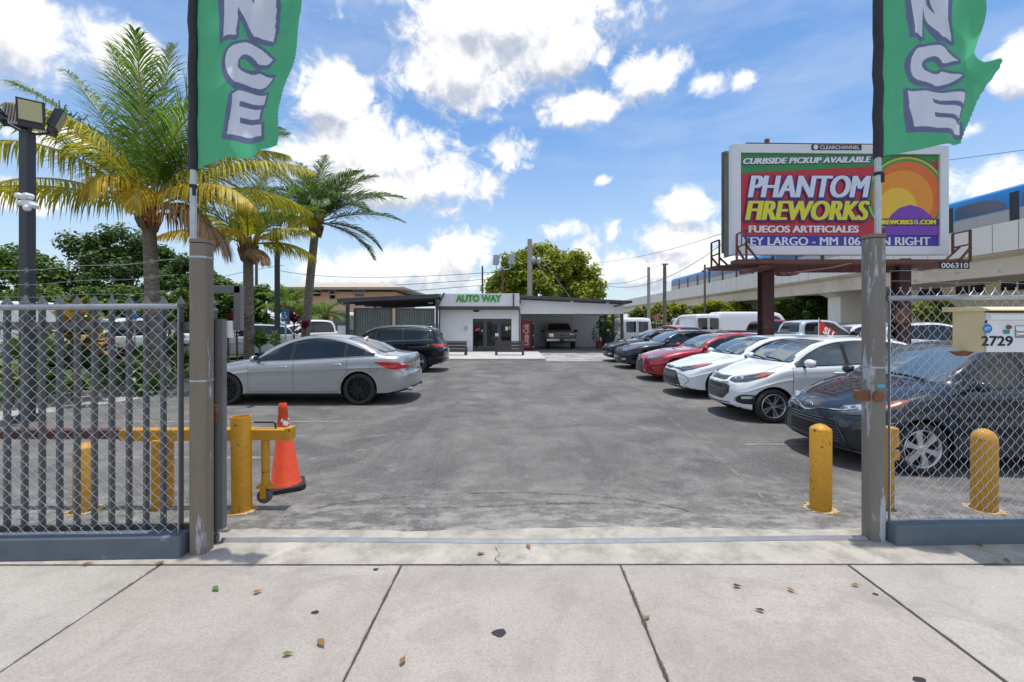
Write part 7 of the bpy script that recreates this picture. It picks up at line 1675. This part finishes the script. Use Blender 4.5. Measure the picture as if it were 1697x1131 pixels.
palm('slender leaning coconut palm with dark green fronds, nearest the office', b, (top.x-b.x, .2), top.z, .19, .16,
     [(90,82,22,3.6,4),(140,74,30,3.5,4),(40,70,40,3.5,4),(10,62,55,3.5,4),(170,64,50,3.5,4),(2,38,52,4.1,4),(-4,16,42,4.0,4),(-2,-12,52,3.1,4),(180,40,60,3.8,1),(186,22,60,3.6,1),(200,50,70,3.2,4),(-40,45,85,3.0,4),(-110,55,100,2.8,4),(-75,62,80,3,4),(60,50,70,3.3,4),(120,45,70,3.3,4),(25,58,80,3.4,4),(155,50,80,3.3,4),(-20,66,70,3.3,4),(-60,35,80,2.8,4),(190,70,50,3.4,4),(75,72,35,3.4,4),(-150,20,70,2.6,1),(15,2,60,3.0,4),(-95,15,90,2.0,1)], lmax=1.08, nl=64, lw=.056)
for (px, py, D, lab, L_) in ((478,500,26,'small bushy palm left of the white pickup, under the peach building',2.0),(537,517,26,'small bushy palm between the third coconut palm and the canopy',1.9),(500,520,29,'low dark palm behind the white pickup',1.7)):
    b = Vector((X_(px,D), D, 0)); top = Z_(py+12, D)
    palm(lab, b, (0,0), top, .11, .09, [(k*360/13+random.uniform(-9,9), random.choice((70,55,35,20)), random.choice((70,90,110)), L_*random.uniform(.8,1.05), 0) for k in range(18)], 'garden_palm', lmax=.62, lw=.05, boots=8, nl=26)

# leafy trees: limbs plus leaf-sized faces gathered in clumps
LM = {'dark': mat('foliage_dark', (.075,.14,.026), .5, 0, .4, .6, island=.55, trans=.45), 'mid': mat('foliage_mid', (.11,.20,.03), .5, 0, .3, .6, island=.5, trans=.42), 'light': mat('foliage_light', (.13,.21,.025), .5, 0, .3, .6, island=.45, trans=.45),
      'yellow': mat('foliage_yellow_green', (.28,.32,.02), .5, 0, .35, .5, island=.45, trans=.45), 'lime': mat('foliage_lime', (.30,.36,.025), .5, 0, .5, .5, island=.5, trans=.55)}
def leaf_faces(C, rad, n, size, flat=.8):
    """C: (k,3) clump centres, rad: (k,) radii -> vertices, faces"""
    k = len(C); idx = RNG.integers(0, k, n); d = RNG.normal(size=(n,3)); d /= np.linalg.norm(d, axis=1)[:,None]
    r = RNG.random(n)**.40; P = C[idx]+d*(rad[idx]*r)[:,None]*np.array([1,1,flat])
    nrm = d*.8+np.array([0,0,.7])+RNG.normal(scale=.5, size=(n,3)); nrm /= np.linalg.norm(nrm, axis=1)[:,None]
    a = np.cross(nrm, RNG.normal(size=(n,3))); a /= np.linalg.norm(a, axis=1)[:,None]; b_ = np.cross(nrm, a); s = size*RNG.uniform(.6,1.25,n)[:,None]
    V = np.stack([P-a*s*.5, P+b_*s*.32+nrm*s*.06, P+a*s*.5, P-b_*s*.32+nrm*s*.06], 1).reshape(-1,3)
    return V, np.arange(n*4).reshape(-1,4)
def tree(name, label, x, y, h, blobs, kind, n, size, trunk_r=.2, clumps=70, cr=(.5,1.0), group=None, cat='tree', forks=7, z0=.0):
    """blobs: ellipsoids (dx,dy,z,rx,ry,rz) of the crown"""
    t = thing(name, label, cat, (x,y,z0), 0, group); C = []
    vol = np.array([b[3]*b[4]*b[5] for b in blobs])**.67; vol /= vol.sum()
    for k in range(clumps):
        b = blobs[RNG.choice(len(blobs), p=vol)]; d = RNG.normal(size=3); d /= np.linalg.norm(d); d[2] = d[2] if d[2] > -.35 else -d[2]*.6
        rr = RNG.uniform(.55,1.02); C.append((b[0]+d[0]*b[3]*rr, b[1]+d[1]*b[4]*rr, b[2]+d[2]*b[5]*rr))
    C = np.array(C); rad = RNG.uniform(cr[0], cr[1], clumps); V, F = leaf_faces(C, rad, n, size); V[:,2] = np.maximum(V[:,2], .05)
    me = bpy.data.meshes.new('crown'); me.from_pydata(V.tolist(), [], F.tolist()); me.materials.append(LM[kind]); me.update(); o = bpy.data.objects.new('crown', me); COL.objects.link(o); o.parent = t
    m = MB(); zc = min(b[2]-b[5]*.55 for b in blobs); zc = max(zc, h*.18); m.tube([(0,0,-.05),(.05,.02,zc*.5),(0,0,zc)], [trunk_r*1.25, trunk_r, trunk_r*.85], 9)
    for k in range(forks):
        c = Vector(C[RNG.integers(0, clumps)]); s = Vector((0,0,zc*random.uniform(.75,1))); mid = s.lerp(c, .5)+Vector((0,0,.15*h*.3)); m.tube([s, mid, c], [trunk_r*.55, trunk_r*.35, trunk_r*.12], 6)
    m.build('trunk', M_BARK, t, smooth=60); return t
D = 46; cx = X_(905,D); u = D/720
tree('shade_tree', 'big round yellow green shade tree rising behind the office roof', cx, D, 9.5, [(0,0,5.4,5.7,4.5,3.8),(-1.8,-.5,6.8,3.4,3,2.3),(1.6,-.5,7.0,3.6,3,2.3),(-.4,0,8.2,2.8,2.4,1.6),(3.8,0,5.0,2.4,2.2,2.4),(-4.4,0,4.6,1.8,2,2.4)], 'lime', 40000, .40, .35, 240, (.75,1.3), forks=16)
def bush_tree(px, py, D, hw, kind, label, n=5000, size=.26,  name='tree', clumps=70, low=.6):
    h = Z_(py, D); w = hw*D/720; x = X_(px, D)
    bl = [(0,0,h*.55,w*.95,w*.8,h*.42),(-w*.4,-.3,h*.68,w*.55,w*.5,h*.28),(w*.42,.2,h*.64,w*.55,w*.5,h*.28),(w*.05,0,h*.80,w*.45,w*.45,h*.18),(-w*.15,-.5,h*.32,w*.85,w*.6,h*.24)]
    return tree(name, label, x, D, h, bl, kind, int(n*2.2), size*1.15, .16, clumps, (h*.07,h*.135))
bush_tree(12,398,30,75,'mid','mid green tree at the far left behind the lamp post', 4200)
bush_tree(105,415,33,62,'light','sparse pale tree with sky gaps right of the left lamp post', 1500, .22, clumps=34)
bush_tree(205,378,34,88,'dark','dense dark tree behind the largest coconut palm', 7000, .27, clumps=100)
bush_tree(310,425,33,62,'dark','dark tree directly behind the left gate post', 4500)
bush_tree(375,462,30,48,'mid','leafy tree between the left gate post and the middle palm', 4000, .22)
bush_tree(446,470,31,46,'mid','rounded leafy tree between the middle and the slender palm', 4000, .22)
bush_tree(60,470,25,70,'light','low light green shrub mass behind the left fence', 3200, .2, 'shrub')
bush_tree(190,472,25,62,'mid','low green shrub below the dark tree on the left', 3200, .2, 'shrub')
bush_tree(290,478,25,50,'light','low bright shrub behind the left gate post', 2800, .2, 'shrub')
bush_tree(1118,500,62,40,'yellow','yellow green shrub left of the second railway column', 2500, .38, 'shrub')
bush_tree(1178,497,62,36,'lime','green yellow shrub between two railway columns, above the white van', 2500, .38, 'shrub')
bush_tree(1222,500,64,30,'yellow','small yellow shrub at the foot of a railway column', 1800, .38, 'shrub')
bush_tree(1300,500,60,28,'lime','small bright shrub before the green roofed building', 1800, .38, 'shrub')
bush_tree(1346,478,52,44,'dark','dark tree under the railway between the billboard posts', 4200, .38)
bush_tree(1549,497,34,48,'yellow','bright yellow green bush behind the mesh fence beside the mailbox', 4500, .24, 'shrub')
bush_tree(1066,508,70,26,'light','distant green tree under the far end of the railway', 1600, .45)
bush_tree(1018,522,33,17,'yellow','yellow green shrub seen between the carport posts', 2600, .17, 'shrub')
bush_tree(1000,520,34.5,14,'light','tall green shrub behind the carport side opening', 2000, .17, 'shrub')
# planting bed plants
M_BLADE = {'green': mat('blade_green', (.12,.22,.035), .5, 0, .3, 3, island=.4, trans=.25), 'pale': mat('blade_pale', (.32,.38,.12), .5, 0, .3, 3, island=.35, trans=.25), 'red': mat('ti_red', (.22,.018,.035), .45, 0, .3, 3, island=.5, trans=.25), 'bronze': mat('bronze_leaf', (.30,.20,.02), .5, 0, .35, 3, island=.4, trans=.25)}
def spiky(px, py, D, kind, hpx, label, n=46, wl=.06, spread=.8, name='spiky_plant'):
    q = at(px, py, D); h = hpx*D/720; z = max(q.z, .03); t = thing(name, label, 'plant', (q.x, D, .03)); m = MB(); zb = max(0, z-.03-h*.0)
    stem = z > .25
    for k in range(n):
        a = random.uniform(0, 6.283); e = R(random.uniform(18,82)); l = h*random.uniform(.6,1.05); d = Vector((math.cos(a)*math.cos(e), math.sin(a)*math.cos(e), math.sin(e))); s = Vector((-math.sin(a), math.cos(a), 0))*wl*random.uniform(.7,1.2)
        b = Vector((0,0,zb+random.uniform(-.1,.15)*h)) if stem else Vector((random.uniform(-.1,.1), random.uniform(-.1,.1), 0)); p1 = b+d*l*.5; p2 = p1+(d+Vector((0,0,-.35))).normalized()*l*.35; p3 = p2+(d+Vector((0,0,-.9))).normalized()*l*.25
        m.add([b-s*.4, b+s*.4, p1-s, p1+s, p2-s*.75, p2+s*.75, p3], [(0,1,3,2),(2,3,5,4),(4,5,6)])
    m.build('foliage', M_BLADE[kind], t)
    if stem: m = MB(); m.tube([(0,0,-.03),(.02,0,zb*.5),(0,0,zb+.1)], .03, 6); m.build('stem', M_BARK, t)
    return t
spiky(392,545,13.8,'red',34,'dark red cordyline left of the middle palm trunk', 60)
spiky(378,560,13.2,'red',26,'low red cordyline beside the left gate post', 44)
spiky(487,535,19.3,'red',22,'red leaved plant at the base of the lamp post, before the white pickup', 50, .07)
spiky(505,545,18.4,'red',18,'short red plant at the foot of the slender palm', 40, .07)
spiky(205,600,12.0,'red',30,'red plant behind the pickets left of the largest palm', 50)
spiky(262,596,12.5,'red',26,'red plant behind the pickets at the foot of the largest palm', 50)
spiky(232,604,11.2,'green',40,'clump of green blades before the largest palm trunk', 70)
spiky(300,612,12.6,'pale',40,'pale green spiky clump near the left gate post', 70)
spiky(355,590,13.0,'green',34,'green spiky clump just behind the left gate post', 60)
spiky(430,575,14.2,'green',34,'green leafy clump at the middle palm trunk, above the silver car bonnet', 70)
spiky(455,570,15.6,'pale',26,'pale leafy clump left of the slender lamp post', 60)
spiky(180,625,10.2,'green',36,'low green clump behind the left pickets', 70)
spiky(120,560,9.6,'bronze',62,'tall bronze yellow broad leaved plant behind the pickets', 40, .13, name='broad_leaf_plant')
spiky(160,585,9.8,'bronze',48,'shorter bronze yellow broad leaved plant behind the pickets', 34, .12, name='broad_leaf_plant')
spiky(20,640,8.8,'pale',44,'pale spiky clump by the foot of the left lamp post', 80)
spiky(75,640,9.0,'green',42,'green clump right of the left lamp post', 80)
spiky(272,630,11.4,'pale',30,'pale low clump at the edge of the walkway by the pickets', 60)
spiky(128,650,8.9,'green',30,'low leafy clump at the kerb of the planting bed', 70)
for (px, py, D_, kd, hp, lab) in ((35,610,9.4,'green',60,'tall green clump behind the pickets, left of the bronze plants'),(95,600,10.4,'pale',54,'tall pale clump behind the pickets beside the bronze plants'),(215,630,10.6,'pale',46,'pale bright clump in the bed, middle of the picket run'),(245,640,10.5,'green',38,'bright green clump near the walkway, before the largest palm'),
        (150,610,11.5,'green',66,'tall green clump behind the bronze plants'),(330,605,12.9,'green',42,'green clump hidden partly by the left gate post'),(60,590,11.5,'pale',60,'pale feathery clump behind the left lamp post'),(285,590,13.4,'green',46,'green clump behind the largest palm trunk')):
    spiky(px, py, D_, kd, hp, lab, 90, .065)
m = MB()
for k in range(9000):
    y = random.uniform(6,23); x = bedx(y)-.2-random.random()**1.5*3.2; h = random.uniform(.06,.20); a = random.uniform(0,6.28); d = Vector((math.cos(a),math.sin(a),0)); s = Vector((-d.y,d.x,0))*.012
    b = Vector((x,y,.03)); m.add([b-s, b+s, b+d*h*.5+Vector((0,0,h))], [(0,1,2)])
tag(m.build('grass', M_BLADE['green']), 'green ground cover growing in the planting bed along the walkway', 'grass', kind='stuff')
# boundary fence behind the rear rank
t = thing('boundary_fence', 'low grey mesh fence along the back of the lot under the railway', 'fence', (20,44,0)); m = MB()
for k in range(15): x = -11+2.2*k; m.tube([(x,0,0),(x,0,1.75)], .035, 6)
m.build('fence_posts', M_GALV, t); m = MB(); m.tube([(-11,0,1.72),(20,0,1.72)], .03, 6)
for z in (.3,.75,1.2): m.tube([(-11,0,z),(20,0,z)], .012, 4)
m.build('fence_rails', M_GALV, t)
